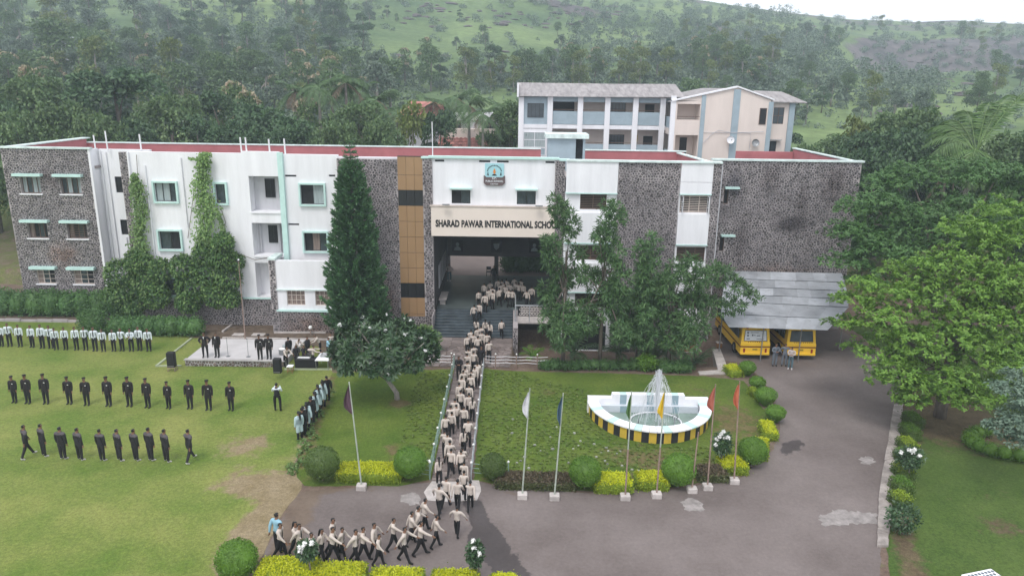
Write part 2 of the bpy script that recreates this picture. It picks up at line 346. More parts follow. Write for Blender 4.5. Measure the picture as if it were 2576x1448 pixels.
def leaves(P, D, N, L, Wd, fold=.18):
    "leaf cards: base points, directions, normals, lengths, widths -> vertices and triangles"
    D = D/np.linalg.norm(D, axis=1, keepdims=True)
    Sx = np.cross(D, N); Sx /= np.linalg.norm(Sx, axis=1, keepdims=True)+1e-9
    N2 = np.cross(Sx, D)
    L = L[:, None]; Wd = Wd[:, None]
    V = np.stack([P, P+D*L*.45+Sx*Wd*.5+N2*Wd*fold, P+D*L-N2*L*.08, P+D*L*.45-Sx*Wd*.5+N2*Wd*fold], 1).reshape(-1, 3)
    b = np.arange(len(P))[:, None]*4
    F = np.concatenate([b+np.array([[0, 1, 2]]), b+np.array([[0, 2, 3]])], 1).reshape(-1, 3)
    return V, F
def unit(n, rng):
    d = rng.normal(size=(n, 3)); return d/np.linalg.norm(d, axis=1, keepdims=True)
def crown_arrays(blobs, n, L, Wd, rng, droop=.25, shell=(.78, 1.08), upbias=.25, cluster=0):
    B = np.array([[*c, *r] for c, r in blobs], float)
    wgt = (B[:, 3]*B[:, 4]+B[:, 4]*B[:, 5]+B[:, 3]*B[:, 5]); wgt /= wgt.sum()
    k = rng.choice(len(B), n, p=wgt)
    d = unit(n, rng); d[:, 2] += upbias; d /= np.linalg.norm(d, axis=1, keepdims=True)
    if cluster:      # leaves gathered in sprays
        m = max(1, n//cluster); cd = unit(m, rng); cd[:, 2] += upbias; cd /= np.linalg.norm(cd, axis=1, keepdims=True)
        ck = rng.choice(len(B), m, p=wgt); j = np.arange(n) % m
        d = cd[j]+rng.normal(size=(n, 3))*.10; d /= np.linalg.norm(d, axis=1, keepdims=True); k = ck[j]
    r = rng.uniform(shell[0], shell[1], n)[:, None]
    P = B[k, :3]+d*B[k, 3:6]*r
    out = d*.5+rng.normal(size=(n, 3))*.55; out[:, 2] -= droop
    N = d*.6+rng.normal(size=(n, 3))*.45; N[:, 2] += .55
    s = rng.uniform(.7, 1.25, n)
    return leaves(P, out, N, L*s, Wd*s)
def join(*parts):
    Vs = []; Fs = []; o = 0
    for V, F in parts:
        Vs.append(V); Fs.append(F+o); o += len(V)
    return np.concatenate(Vs), np.concatenate(Fs)
def core_arrays(c, r, n=10, m=7, wob=.06, rng=NR):
    mb = MB(); mb.ball(c, 1.0, n, m, r)
    V = np.array(mb.v)
    V = np.array(c)+(V-np.array(c))*(1+rng.uniform(-wob, wob, (len(V), 1)))
    F = []
    for f in mb.f:
        for i in range(1, len(f)-1): F.append((f[0], f[i], f[i+1]))
    return V, np.array(F)
def part_np(name, VF, m, parent=None, kind=None):
    o = put(name, np_mesh(name, VF[0], VF[1], [m] if not isinstance(m, list) else m), parent)
    if kind: o['kind'] = kind
    return o
# ------------------------------------------------------------------ terrain
def lerp_tab(tab, x):
    if x <= tab[0][0]: return tab[0][1]
    for (a, va), (b, vb) in zip(tab, tab[1:]):
        if x <= b: return va+(vb-va)*(x-a)/(b-a)
    return tab[-1][1]
PROF = [(82, 1.4), (90, 4.0), (104, 6.2), (150, 12), (200, 20), (300, 40), (420, 66), (550, 93), (600, 97), (760, 88)]
RIDGE = [(-2, 1.5), (-.6, 1.35), (-.2, 1.2), (0, 1.03), (.15, .93), (.25, .842), (.332, .784), (.435, .722), (.517, .712), (.563, .732), (.654, .702), (.9, .66), (2, .62)]
def sst(a, b, x):
    t = min(1, max(0, (x-a)/(b-a))); return t*t*(3-2*t)
def terr(x, y):
    if y < 82:
        return 1.4 if y > 69 else 0.0
    z = lerp_tab(PROF, y)
    u = x/y
    k = lerp_tab(RIDGE, u)
    if y > 104:
        z = 6.2+(z-6.2)*(1+(k-1)*sst(104, 420, y))
        a = sst(110, 260, y)*(1-.7*sst(450, 540, y))
        z += a*(noise.fractal((x*.011, y*.011, 1.3), 1.0, 2.0, 4)*5.0 + noise.fractal((x*.05, y*.05, 7.3), 1.0, 2.0, 3)*1.2)
        # rocky bench near the top of the hill and the cliff to the right
        c = sst(.40, .47, u)*(1-sst(.63, .74, u))
        if c > 0:
            zz = z - 16*c*sst(250, 345, y)*(1-sst(352+30*noise.noise((x*.02, 3, 1)), 388+30*noise.noise((x*.02, 3, 1)), y)); z = zz
        r = sst(350, 362, y+25*noise.noise((x*.012, 1, 5)))*(1-sst(362, 420, y)); z += 2.6*r*(u > -.25)*(u < .3)
    return z
def near_z(x, y):
    if .25 < x < 15.2 and 49.9 < y < 57: return -1.25
    if y < 69.2: return 0.0
    return terr(x, y)
def grid_mesh(name, xs, ys, fz, attrs=None):
    nx, ny = len(xs), len(ys)
    V = [(x, y, fz(x, y)) for y in ys for x in xs]
    i = np.arange((nx-1)*(ny-1)); a = (i//(nx-1))*nx+i % (nx-1)
    me = np_mesh(name, V, np.stack([a, a+1, a+nx+1, a+nx], 1), smooth=True)
    for k, f in (attrs or {}).items():
        at_ = me.attributes.new(k, 'FLOAT', 'POINT'); at_.data.foreach_set('value', [f(*v) for v in V])
    return me

def groundmat(name, g1, g2, s1, s2, attr='dirt', scale=1.0, bump=.35, fine=26.0, rough=.95, wet=False, base_dirt=0.0, grain=1.0):
    m = bpy.data.materials.new(name); m.use_nodes = True
    t = m.node_tree; b = t.nodes['Principled BSDF']; N = t.nodes.new; K = t.links.new
    tc = N('ShaderNodeTexCoord')
    def nz(sc, det=6, ro=.6):
        n = N('ShaderNodeTexNoise'); n.inputs['Scale'].default_value = sc; n.inputs['Detail'].default_value = det; n.inputs['Roughness'].default_value = ro
        K(tc.outputs['Object'], n.inputs[0]); return n
    def ramp(src, c1, c2, p=.35, q=.65):
        r = N('ShaderNodeValToRGB'); r.color_ramp.elements[0].color = (*c1, 1); r.color_ramp.elements[1].color = (*c2, 1)
        r.color_ramp.elements[0].position = p; r.color_ramp.elements[1].position = q; K(src, r.inputs[0]); return r
    a1 = ramp(nz(.22*scale).outputs[0], g1, g2); f1 = nz(fine, 4, .7)
    s_ = ramp(nz(.9*scale).outputs[0], s1, s2)
    at_ = N('ShaderNodeAttribute'); at_.attribute_name = attr
    n2 = nz(1.1*scale, 8, .72)
    ma = N('ShaderNodeMath'); ma.operation = 'MULTIPLY_ADD'; K(n2.outputs[0], ma.inputs[0]); ma.inputs[1].default_value = 1.5; ma.inputs[2].default_value = -.75+base_dirt
    ad = N('ShaderNodeMath'); ad.operation = 'ADD'; K(ma.outputs[0], ad.inputs[0]); K(at_.outputs['Fac'], ad.inputs[1])
    mr = N('ShaderNodeMapRange'); mr.interpolation_type = 'SMOOTHSTEP'; mr.inputs[1].default_value = .32; mr.inputs[2].default_value = .68; K(ad.outputs[0], mr.inputs[0])
    mx = N('ShaderNodeMix'); mx.data_type = 'RGBA'; K(mr.outputs[0], mx.inputs[0]); K(a1.outputs[0], mx.inputs[6]); K(s_.outputs[0], mx.inputs[7])
    hv = N('ShaderNodeHueSaturation'); mv = N('ShaderNodeMapRange'); mv.inputs[1].default_value = .25; mv.inputs[2].default_value = .75; mv.inputs[3].default_value = 1-.34*grain; mv.inputs[4].default_value = 1+.34*grain
    K(f1.outputs[0], mv.inputs[0]); K(mv.outputs[0], hv.inputs['Value']); K(mx.outputs[2], hv.inputs['Color'])
    n5 = nz(5.5, 5, .7); hv2 = N('ShaderNodeHueSaturation'); mv2 = N('ShaderNodeMapRange'); mv2.inputs[1].default_value = .3; mv2.inputs[2].default_value = .7; mv2.inputs[3].default_value = 1-.28*grain; mv2.inputs[4].default_value = 1+.26*grain
    K(n5.outputs[0], mv2.inputs[0]); K(mv2.outputs[0], hv2.inputs['Value']); K(hv.outputs[0], hv2.inputs['Color'])
    col = hv2.outputs[0]
    b.inputs['Roughness'].default_value = rough; b.inputs['Specular IOR Level'].default_value = .2
    if wet:
        aw = N('ShaderNodeAttribute'); aw.attribute_name = 'wet'
        n3 = nz(1.6, 7, .7); m3 = N('ShaderNodeMath'); m3.operation = 'MULTIPLY_ADD'; K(n3.outputs[0], m3.inputs[0]); m3.inputs[1].default_value = 1.3; m3.inputs[2].default_value = -.65
        a3 = N('ShaderNodeMath'); a3.operation = 'ADD'; K(m3.outputs[0], a3.inputs[0]); K(aw.outputs['Fac'], a3.inputs[1])
        r3 = N('ShaderNodeMapRange'); r3.inputs[1].default_value = .47; r3.inputs[2].default_value = .55; K(a3.outputs[0], r3.inputs[0])
        dk = N('ShaderNodeMix'); dk.data_type = 'RGBA'; dk.blend_type = 'MULTIPLY'; K(r3.outputs[0], dk.inputs[0]); K(col, dk.inputs[6]); dk.inputs[7].default_value = (.42, .42, .44, 1)
        col = dk.outputs[2]
        rr = N('ShaderNodeMapRange'); rr.inputs[3].default_value = rough; rr.inputs[4].default_value = .38; K(r3.outputs[0], rr.inputs[0]); K(rr.outputs[0], b.inputs['Roughness'])
    K(col, b.inputs['Base Color'])
    bp = N('ShaderNodeBump'); bp.inputs['Strength'].default_value = bump; bp.inputs['Distance'].default_value = .06
    K(f1.outputs[0], bp.inputs['Height']); K(bp.outputs[0], b.inputs['Normal'])
    return m
M['ground'] = groundmat('soil_and_weeds', (.10, .12, .035), (.13, .15, .05), (.13, .09, .07), (.19, .14, .11), base_dirt=.45)
M['lawn'] = groundmat('lawn_grass', (.100, .158, .026), (.205, .225, .062), (.20, .155, .085), (.27, .215, .135), scale=1.0, fine=18)
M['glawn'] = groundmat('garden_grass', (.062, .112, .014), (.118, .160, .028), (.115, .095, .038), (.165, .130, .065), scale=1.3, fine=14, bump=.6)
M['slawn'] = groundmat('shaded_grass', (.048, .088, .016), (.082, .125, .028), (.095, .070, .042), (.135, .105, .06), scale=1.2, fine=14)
M['road'] = groundmat('dusty_asphalt', (.126, .103, .096), (.205, .174, .165), (.13, .095, .072), (.17, .13, .10), scale=.7, fine=34, bump=.15, rough=.8, wet=True, grain=.45)
M['hill'] = groundmat('hill_grass', (.060, .105, .045), (.165, .225, .085), (.070, .064, .068), (.150, .128, .132), attr='rock', scale=.075, fine=.42, bump=1.0)

def frange(a, b, s):
    n = int(round((b-a)/s)); return [a+(b-a)*i/n for i in range(n+1)]
g = put('ground', grid_mesh('ground', frange(-80, 80, .5), frange(14, 100, .5), lambda x, y: near_z(x, y) if y < 69.2 else terr(x, y)+(.0), {'dirt': lambda x, y, z: -.8*sst(84, 90, y)+.25*(y < 69)}))
g['kind'] = 'structure'; g.data.materials.append(M['ground'])
def rockat(x, y, z):
    u = x/max(y, 1)
    r = -.42
    c = sst(.42, .47, u)*(1-sst(.62, .72, u))
    r += 1.25*c*sst(325, 350, y)*(1-sst(395, 430, y))
    r += .62*sst(345, 356, y+25*noise.noise((x*.012, 1, 5)))*(1-sst(366, 380, y+25*noise.noise((x*.012, 1, 5))))*(u > -.3)*(u < .33)
    r += .55*sst(440, 520, y)*sst(-.1, .2, u)
    r += .95*max(0, noise.noise((x*.022, y*.045, 9)))+.25*sst(.15, .3, u)+.35*max(0, noise.noise((x*.07, y*.15, 4)))
    return r
xs = frange(-560, 800, 6.0); ys = frange(-90, 94, 8)[:-1]+frange(94, 330, 4)[:-1]+frange(330, 450, 2.5)[:-1]+frange(450, 780, 6)
h = put('hillside', grid_mesh('hillside', xs, ys, lambda x, y: (-3.0 if (abs(x) < 77 and 16 < y < 93) else (terr(x, y) if y > 80 else -.05)), {'rock': rockat}))
h['kind'] = 'structure'; h.data.materials.append(M['hill'])

from mathutils.geometry import delaunay_2d_cdt
def densify(poly, s, wob, rng):
    out = []
    for (x0, y0), (x1, y1) in zip(poly, poly[1:]+poly[:1]):
        n = max(1, int(math.hypot(x1-x0, y1-y0)/s))
        for i in range(n):
            t = i/n; w_ = wob*(0 if i == 0 and wob < .05 else 1)
            out.append((x0+(x1-x0)*t+rng.uniform(-w_, w_), y0+(y1-y0)*t+rng.uniform(-w_, w_)))
    return out
def sheet(name, poly, z, m, s=.6, wob=0.0, attrs=None, zf=None, kind='structure', parent=None):
    rng = random.Random(hash(name) % 1000 if False else len(poly)*17+int(z*1e4))
    bd = densify(poly, s, wob, rng)
    xs_ = [p[0] for p in bd]; ys_ = [p[1] for p in bd]
    pts = [Vector(p) for p in bd]; n = len(pts)
    x = min(xs_)
    inner = []
    while x < max(xs_):
        y = min(ys_)
        while y < max(ys_):
            inner.append(Vector((x+rng.uniform(-.2, .2)*s, y+rng.uniform(-.2, .2)*s))); y += s
        x += s
    r = delaunay_2d_cdt(pts+inner, [], [list(range(n))], 1, 1e-4)
    V = [(p.x, p.y, z+(zf(p.x, p.y) if zf else 0)) for p in r[0]]
    me = bpy.data.meshes.new(name); me.from_pydata(V, [], [f for f in r[2]]); me.materials.append(m)
    me.polygons.foreach_set('use_smooth', [True]*len(me.polygons))
    for k, f in (attrs or {}).items():
        a_ = me.attributes.new(k, 'FLOAT', 'POINT'); a_.data.foreach_set('value', [f(v[0], v[1]) for v in V])
    me.update()
    o = put(name, me, parent)
    if kind and parent is None: o['kind'] = kind
    return o
def blob(px, py, rx, ry=None, z=0.0):
    c = at(px, py, z); ry = ry or rx
    return lambda x, y: math.exp(-((x-c[0])/rx)**2-((y-c[1])/ry)**2)
def seg(p, q, r):
    a, b = at(*p), at(*q); L = (b[0]-a[0])**2+(b[1]-a[1])**2
    def f(x, y):
        t = min(1, max(0, ((x-a[0])*(b[0]-a[0])+(y-a[1])*(b[1]-a[1]))/L))
        d = math.hypot(x-a[0]-t*(b[0]-a[0]), y-a[1]-t*(b[1]-a[1])); return math.exp(-(d/r)**2)
    return f
A = lambda *pts: [at(*p) for p in pts]
ld = [(blob(620, 1120, 2.0, 2.2), .75), (blob(640, 1210, 1.8, 1.6), .6), (blob(690, 1330, 1.6, 2.2), 1.1), (blob(560, 1230, 2.2, 1.5), .35), (seg((735, 1230), (640, 1410), 1.1), .9), (seg((830, 950), (745, 1190), .8), .6), (blob(650, 1400, 2, 2), .8), (seg((460, 925), (830, 935), .5), .3)]
lawn = sheet('lawn', [(-75, 15), (-75, 58.6), (-27, 58.6), (-24, 53.2), (-15.0, 53.2), at(838, 940), at(785, 1060), at(745, 1160), at(760, 1230), at(715, 1290), at(690, 1330), at(650, 1420), (-11.9, 24), (-12.5, 15)], .012, M['lawn'], .55, .1,
    {'dirt': lambda x, y: -.16+1.15*sum(k*f(x, y) for f, k in ld)})
bd_ = [(blob(1005, 1015, 1.0, .9), 1.0), (seg((985, 1120), (1010, 1165), .7), .7), (seg((830, 950), (750, 1170), .9), .75), (seg((760, 1205), (1080, 1205), .5), .6), (seg((1060, 940), (1090, 1190), .3), .1)]
def mound(x, y):
    return .55*math.exp(-((x+9.5)/3.2)**2-((y-40)/6)**2)
bank = sheet('bank_lawn', A((835, 938), (1142, 928), (1120, 1040), (1088, 1205), (1000, 1222), (850, 1222), (765, 1222), (742, 1190), (752, 1140), (795, 1050)), .016, M['glawn'], .4, .06,
    {'dirt': lambda x, y: -.12+sum(k*f(x, y) for f, k in bd_)}, zf=lambda x, y: 0*mound(x, y))
gd = [(blob(1560, 1140, 3.0, 2.0), .55), (blob(1850, 1060, 3.2, 4.5), .75), (blob(1720, 1170, 3.2, 1.6), .5), (blob(1500, 1000, 2.4, 1.6), .45), (blob(1370, 985, 1.6, 1.6), .5), (seg((1220, 1205), (1850, 1200), .5), .6), (blob(1720, 975, 2.2, 1.4), .35), (seg((1300, 930), (1760, 940), .5), .5)]
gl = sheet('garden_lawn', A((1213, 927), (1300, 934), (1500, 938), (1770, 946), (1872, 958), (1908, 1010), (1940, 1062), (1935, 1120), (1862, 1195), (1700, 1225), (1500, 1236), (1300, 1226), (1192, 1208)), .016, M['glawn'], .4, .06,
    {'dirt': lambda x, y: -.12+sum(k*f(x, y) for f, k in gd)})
wet_shade = [(seg((1190, 1262), (1225, 1360), .55), 1.15), (seg((1225, 1360), (1300, 1460), .8), 1.2), (blob(1990, 1122, 1.0, 1.0), .62), (seg((1950, 1160), (2010, 1105), .5), .5), (blob(1600, 1262, .5, .25), .75), (blob(2100, 880, 4.5, 3.0), .55), (seg((1720, 1262), (1730, 1262), .3), .3)]  # wet marks; the broad patch by the shed paints in tree shade
rd_ = [(seg((770, 1240), (700, 1420), 1.2), 1.0), (seg((800, 1228), (1080, 1228), .5), .75), (seg((1260, 1240), (1700, 1240), .4), .65), (blob(2120, 900, 3.5, 3), .55), (seg((1960, 1000), (1975, 1090), .5), .4), (seg((1720, 1235), (1960, 1150), .45), .5), (seg((1250, 1380), (1900, 1330), .3), .28), (seg((1900, 1330), (2090, 1180), .3), .28), (seg((2090, 1180), (2080, 960), .35), .28), (seg((1350, 1430), (1980, 1400), .3), .25), (seg((1980, 1400), (2160, 1200), .3), .25)]
road = sheet('driveway', A((742, 1238), (900, 1224), (1090, 1212), (1200, 1210), (1300, 1230), (1500, 1240), (1700, 1230), (1866, 1200), (1945, 1130), (1962, 1080), (1958, 1030), (1935, 975), (1880, 915), (1815, 905), (1812, 830))+[(16.0, 58.4), (27.6, 58.4), (28.5, 50)]+A((2262, 1025), (2228, 1240), (2218, 1376), (2215, 1448))+[(14.5, 15), (-12, 15)]+A((640, 1448), (690, 1340)), .008, M['road'], .5, .05,
    {'dirt': lambda x, y: -.22+sum(k*f(x, y) for f, k in rd_), 'wet': lambda x, y: -.12+sum(k*f(x, y) for f, k in wet_shade)})  # wet mask also carries the painted shade under the right-hand trees
sd_ = [(blob(2420, 1080, 5, 4.0), .8), (blob(2330, 1010, 3, 3), .9), (blob(2500, 1250, 4, 2), .3), (seg((2260, 1300), (2300, 1448), .7), .8), (blob(2530, 1330, 1.6, 1.2), .55), (seg((2280, 1060), (2260, 1300), .5), .6)]
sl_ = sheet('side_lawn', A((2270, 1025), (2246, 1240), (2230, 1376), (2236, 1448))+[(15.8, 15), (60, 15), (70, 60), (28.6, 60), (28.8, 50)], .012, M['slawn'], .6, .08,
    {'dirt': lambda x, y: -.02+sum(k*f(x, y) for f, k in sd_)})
M['patch'] = mat('worn_concrete', (.27, .245, .235), .92, .3, 2.5, bump=.2, bscale=14)
for poly, nm in [(((2058, 1298), (2095, 1283), (2150, 1285), (2205, 1292), (2208, 1315), (2150, 1318), (2105, 1320), (2075, 1326)), 'concrete_patch'), (((1712, 1262), (1735, 1252), (1768, 1262), (1774, 1284), (1745, 1285), (1722, 1280)), 'concrete_patch'), (((2160, 1152), (2185, 1145), (2200, 1160), (2190, 1170), (2168, 1166)), 'concrete_patch'), (((1010, 1245), (1040, 1238), (1062, 1250), (1058, 1268), (1030, 1270), (1012, 1260)), 'concrete_patch')]:
    sheet(nm, A(*poly), .014, M['patch'], .14, .11)
pad = sheet('walkway_pad', A((1088, 1208), (1205, 1208), (1210, 1235), (1200, 1258), (1130, 1262), (1075, 1258), (1066, 1238)), .020, M['paleconc'], .3, .02)
court = sheet('courtyard', [(-35, 69.3), (25, 69.3), (25, 82), (-35, 82)], 1.43, mat('courtyard_ground', (.40, .32, .29), .95, .1, .6), 1.5)
# kerb beside the driveway
mb = MB(); ka = A((2249, 1020), (2209, 1253), (2207, 1376)); kb = A((2272, 1020), (2247, 1240), (2233, 1376))
for i in range(2):
    n = 9
    for j in range(n):
        t0, t1 = j/n, (j+1)/n
        L = lambda a, b, t: (a[0]+(b[0]-a[0])*t+R.uniform(-.03, .03), a[1]+(b[1]-a[1])*t)
        p = [L(ka[i], ka[i+1], t0), L(kb[i], kb[i+1], t0), L(kb[i], kb[i+1], t1), L(ka[i], ka[i+1], t1)]
        mb.prism(p, 0, .10+R.uniform(0, .035))
k = mb.build('driveway_kerb', mat('worn_kerb', (.31, .275, .255), .95, .38, 1.6, bump=.4, bscale=8)); k['kind'] = 'structure'
# ------------------------------------------------------------------ school building
school = empty('school_building', (-6, 57, 0))
tag(school, 'long three-storey white and grey stone school with name board over its entrance', 'school')
STONES = []          # (size, polygon, Y, wall part)
def clip(poly, px, py, qx, qy):
    "keep the side of the bisector nearer to p"
    mx, my = (px+qx)/2, (py+qy)/2; nx, ny = qx-px, qy-py
    out = []; n = len(poly)
    for i in range(n):
        a = poly[i]; b = poly[(i+1) % n]
        da = (a[0]-mx)*nx+(a[1]-my)*ny; db = (b[0]-mx)*nx+(b[1]-my)*ny
        if da <= 0: out.append(a)
        if (da < 0 < db) or (db < 0 < da):
            t = da/(da-db); out.append((a[0]+(b[0]-a[0])*t, a[1]+(b[1]-a[1])*t))
    return out
def cells(x0, x1, z0, z1, size, rng, holes=()):
    nx = max(1, round((x1-x0)/size)); nz = max(1, round((z1-z0)/(size*.87)))
    P = {}
    for j in range(-1, nz+1):
        for i in range(-1, nx+1):
            P[i, j] = (x0+(i+.5+(.25 if j % 2 else -.25)+rng.uniform(-.47, .47))*(x1-x0)/nx, z0+(j+.5+rng.uniform(-.47, .47))*(z1-z0)/nz)
    for j in range(nz):
        for i in range(nx):
            px, pz = P[i, j]
            if not (x0 < px < x1): continue
            if any(a-.03 < px < b+.03 and c-.03 < pz < d+.03 for a, b, c, d in holes): continue
            poly = [(x0, z0), (x1, z0), (x1, z1), (x0, z1)]
            for dj in (-2, -1, 0, 1, 2):
                for di in (-2, -1, 0, 1, 2):
                    q = P.get((i+di, j+dj))
                    if q is not None and (di or dj): poly = clip(poly, px, pz, q[0], q[1])
            for a, b, c, d in holes:
                if poly and min(p[0] for p in poly) < b and max(p[0] for p in poly) > a and min(p[1] for p in poly) < d and max(p[1] for p in poly) > c:
                    if px < a: poly = [(min(x, a), z) for x, z in poly]
                    elif px > b: poly = [(max(x, b), z) for x, z in poly]
                    elif pz < c: poly = [(x, min(z, c)) for x, z in poly]
                    else: poly = [(x, max(z, d)) for x, z in poly]
            if len(poly) >= 3: yield poly
def stone_shape(mb, poly, Y, rng):
    cx = sum(p[0] for p in poly)/len(poly); cz = sum(p[1] for p in poly)/len(poly)
    n = len(poly); k = rng.uniform(.60, .87); h = rng.uniform(.02, .06)
    a = [(cx+(x-cx)*k, Y, cz+(z-cz)*k) for x, z in poly]
    b = [(cx+(x-cx)*k*.80, Y-h+rng.uniform(-.012, .012), cz+(z-cz)*k*.80) for x, z in poly]
    mb.add(a+b+[(cx, Y-h-.012, cz)], [(i, (i+1) % n, n+(i+1) % n, n+i) for i in range(n)]+[(n+i, n+(i+1) % n, 2*n) for i in range(n)])
def wall_holes(mb, x0, x1, z0, z1, Y, depth, holes, back=True):
    "front face at Y with rectangular openings and reveals"
    X = sorted({x0, x1, *[min(max(h[0], x0), x1) for h in holes], *[min(max(h[1], x0), x1) for h in holes]})
    Z = sorted({z0, z1, *[min(max(h[2], z0), z1) for h in holes], *[min(max(h[3], z0), z1) for h in holes]})
    for xa, xb in zip(X, X[1:]):
        for za, zb in zip(Z, Z[1:]):
            cx, cz = (xa+xb)/2, (za+zb)/2
            if any(h[0] < cx < h[1] and h[2] < cz < h[3] for h in holes): continue
            mb.quad((xa, Y, za), (xb, Y, za), (xb, Y, zb), (xa, Y, zb))
    for a, b, c, d in holes:
        e = Y+depth
        mb.quad((a, Y, c), (a, e, c), (b, e, c), (b, Y, c)); mb.quad((a, e, d), (a, Y, d), (b, Y, d), (b, e, d))
        mb.quad((a, e, c), (a, Y, c), (a, Y, d), (a, e, d)); mb.quad((b, Y, c), (b, e, c), (b, e, d), (b, Y, d))
        if back: mb.quad((a, e, c), (b, e, c), (b, e, d), (a, e, d))
    mb.quad((x0, Y, z1), (x1, Y, z1), (x1, Y+.35, z1), (x0, Y+.35, z1))
    mb.quad((x0, Y, z0), (x0, Y, z1), (x0, Y+.35, z1), (x0, Y+.35, z0)); mb.quad((x1, Y, z1), (x1, Y, z0), (x1, Y+.35, z0), (x1, Y+.35, z1))
def wall(x0, x1, z0, z1, Y, holes=(), m='white', depth=.22, name='wall'):
    mb = MB(); wall_holes(mb, x0, x1, z0, z1, Y, depth, holes); return mb.build(name, M[m], school)
def stone_wall(x0, x1, z0, z1, Y, holes=(), size=.215, depth=.3, parent=None, only=None):
    o = wall(x0, x1, z0, z1, Y, holes, 'mortar', depth, 'stone_wall') if parent is None else parent
    rng = random.Random(int(abs(x0*100))+int(z1*7))
    rest = MB()
    for p in cells(x0, x1, z0, z1, size, rng, holes):
        if only and not only(sum(q[0] for q in p)/len(p), sum(q[1] for q in p)/len(p)): continue
        ar = abs(sum(p[i-1][0]*p[i][1]-p[i][0]*p[i-1][1] for i in range(len(p))))/2
        if ar < .004: continue
        STONES.append((ar/(Y*Y), p, Y, o, rng.random()))
    return o
def window(x0, x1, z0, z1, Y, n=3, frame='black', pane='glass', recess=.14, surround=None, hood=None, sill=None, bars=0, curtain=None, cross=0):
    y = Y+recess; mb = MB(); f = .05
    mb.box(x0, x1, y, y+.05, z0, z0+f); mb.box(x0, x1, y, y+.05, z1-f, z1)
    for i in range(n+1):
        cx = x0+(x1-x0)*i/n; cx = min(max(cx, x0+f/2), x1-f/2); mb.box(cx-f/2, cx+f/2, y+.002, y+.048, z0+f, z1-f)
    for j in range(cross):
        cz = z0+(z1-z0)*(j+1)/(cross+1); mb.box(x0+f, x1-f, y+.006, y+.042, cz-.02, cz+.02)
    for j in range(bars):
        cz = z0+f+(z1-z0-2*f)*(j+.5)/bars; mb.box(x0+f, x1-f, y+.012, y+.03, cz-.025, cz+.025)
    o = mb.build('window', M[frame], school)
    for i in range(n):
        a = x0+(x1-x0)*i/n+f/2+.003; b = x0+(x1-x0)*(i+1)/n-f/2-.003
        mm = pane[i % len(pane)] if isinstance(pane, (list, tuple)) else pane
        MB().box(a, b, y+.052, y+.06, z0+.052, z1-.052).build('pane' if mm in ('glass', 'black', 'dark') else 'curtain', M[mm], o)
    if surround:
        t = .13; p = MB()
        p.box(x0-t, x1+t, Y-.22, Y-.004, z1, z1+t); p.box(x0-t, x1+t, Y-.22, Y-.004, z0-t, z0)
        p.box(x0-t, x0, Y-.218, Y-.004, z0+.001, z1-.001); p.box(x1, x1+t, Y-.218, Y-.004, z0+.001, z1-.001)
        p.build('window_surround', M[surround], o)
    if hood: MB().box(x0-hood[1], x1+hood[1], Y-.45, Y-.004, z1+.10, z1+.10+hood[2]).build('hood', M[hood[0]], o)
    if sill: MB().box(x0-.12, x1+.12, Y-.14, Y-.004, z0-.1, z0-.005).build('sill', M[sill], o)
    return o
def bx(name, m, x0, x1, y0, y1, z0, z1, parent=school): return MB().box(x0, x1, y0, y1, z0, z1).build(name, M[m], parent)

# left stone block
LB = 60.3
lw = []
for z0, z1, dx in ((10.2, 11.55, 0), (6.45, 7.72, 0), (2.5, 3.72, .15)):
    lw += [(-40.7+dx, -39.05+dx*.2, z0, z1), (-37.4, -35.72, z0, z1)]
stone_wall(-41.9, -34.78, -.3, 13.88, LB, lw, depth=.4)
for i, (a, b, c, d) in enumerate(lw):
    if c > 9: window(a, b, c, d, LB, 4, 'brownwood', ['glass', 'curtain', 'glass', 'curtain'] if i % 2 else ['curtain', 'glass', 'curtain', 'curtain'], .26, hood=('teal', .34, .2), sill='white')
    elif c > 5: window(a, b, c, d, LB, 4, 'brownwood', ['curtain_brown', 'dark', 'glass', 'dark'], .26, hood=('teal', .34, .2), sill='white', bars=0 if i == 2 else 6)
    else:
        window(a, b, c, d, LB, 3, 'wood', ['curtain_brown', 'glass', 'dark'], .1, hood=('teal', .34, .22), sill='white', cross=2)
bx('cornice', 'coping', -42.0, -34.5, LB-.12, LB+.3, 13.88, 14.02)
bx('return_wall', 'white', -34.78, -34.60, LB-.02, 61.5, -.3, 13.88)
rw = [(-33.5, -32.3, 10.2, 11.55), (-33.5, -32.3, 6.6, 7.9)]
wall(-34.6, -30.3, -.3, 13.8, 61.5, rw)
for r in rw: window(*r, 61.5, 2, 'black', 'dark', .1)
# white range with the creepers
Y1 = 57.4
wa = [(-28.2, -26.48, 10.16, 11.64), (-28.26, -26.54, 6.32, 7.8), (-23.42, -22.6, 10.08, 11.62), (-28.2, -26.5, 2.5, 3.9)]
bal = [(-20.75, -18.4, 9.45, 12.25), (-20.8, -18.4, 5.9, 8.55), (-20.8, -18.9, 2.4, 5.3)]
wall(-30.0, -21.2, 0, 14.0, Y1, wa)
bay_o = wall(-21.2, -18.3, 2.3, 14.15, Y1+.002, bal, depth=1.1)
window(*wa[0], Y1, 3, 'black', ['curtain', 'curtain', 'glass'], .1, surround='teal')
window(*wa[1], Y1, 2, 'black', ['glass', 'dark'], .1, surround='teal')
window(*wa[2], Y1, 1, 'black', 'glass', .1, surround='teal')
window(*wa[3], Y1, 2, 'black', ['glass', 'dark'], .1, surround='teal', cross=2)
for a, b, c, d in ((-19.85, -19.05, 10.45, 11.95), (-18.75, -18.42, 10.45, 11.95), (-19.85, -19.1, 6.75, 8.2), (-18.75, -18.42, 6.75, 8.2), (-19.9, -19.2, 3.6, 4.5)):
    window(a, b, c, d, Y1+1.0, 1 if b-a < .5 else 2, 'black', 'dark', -.02)
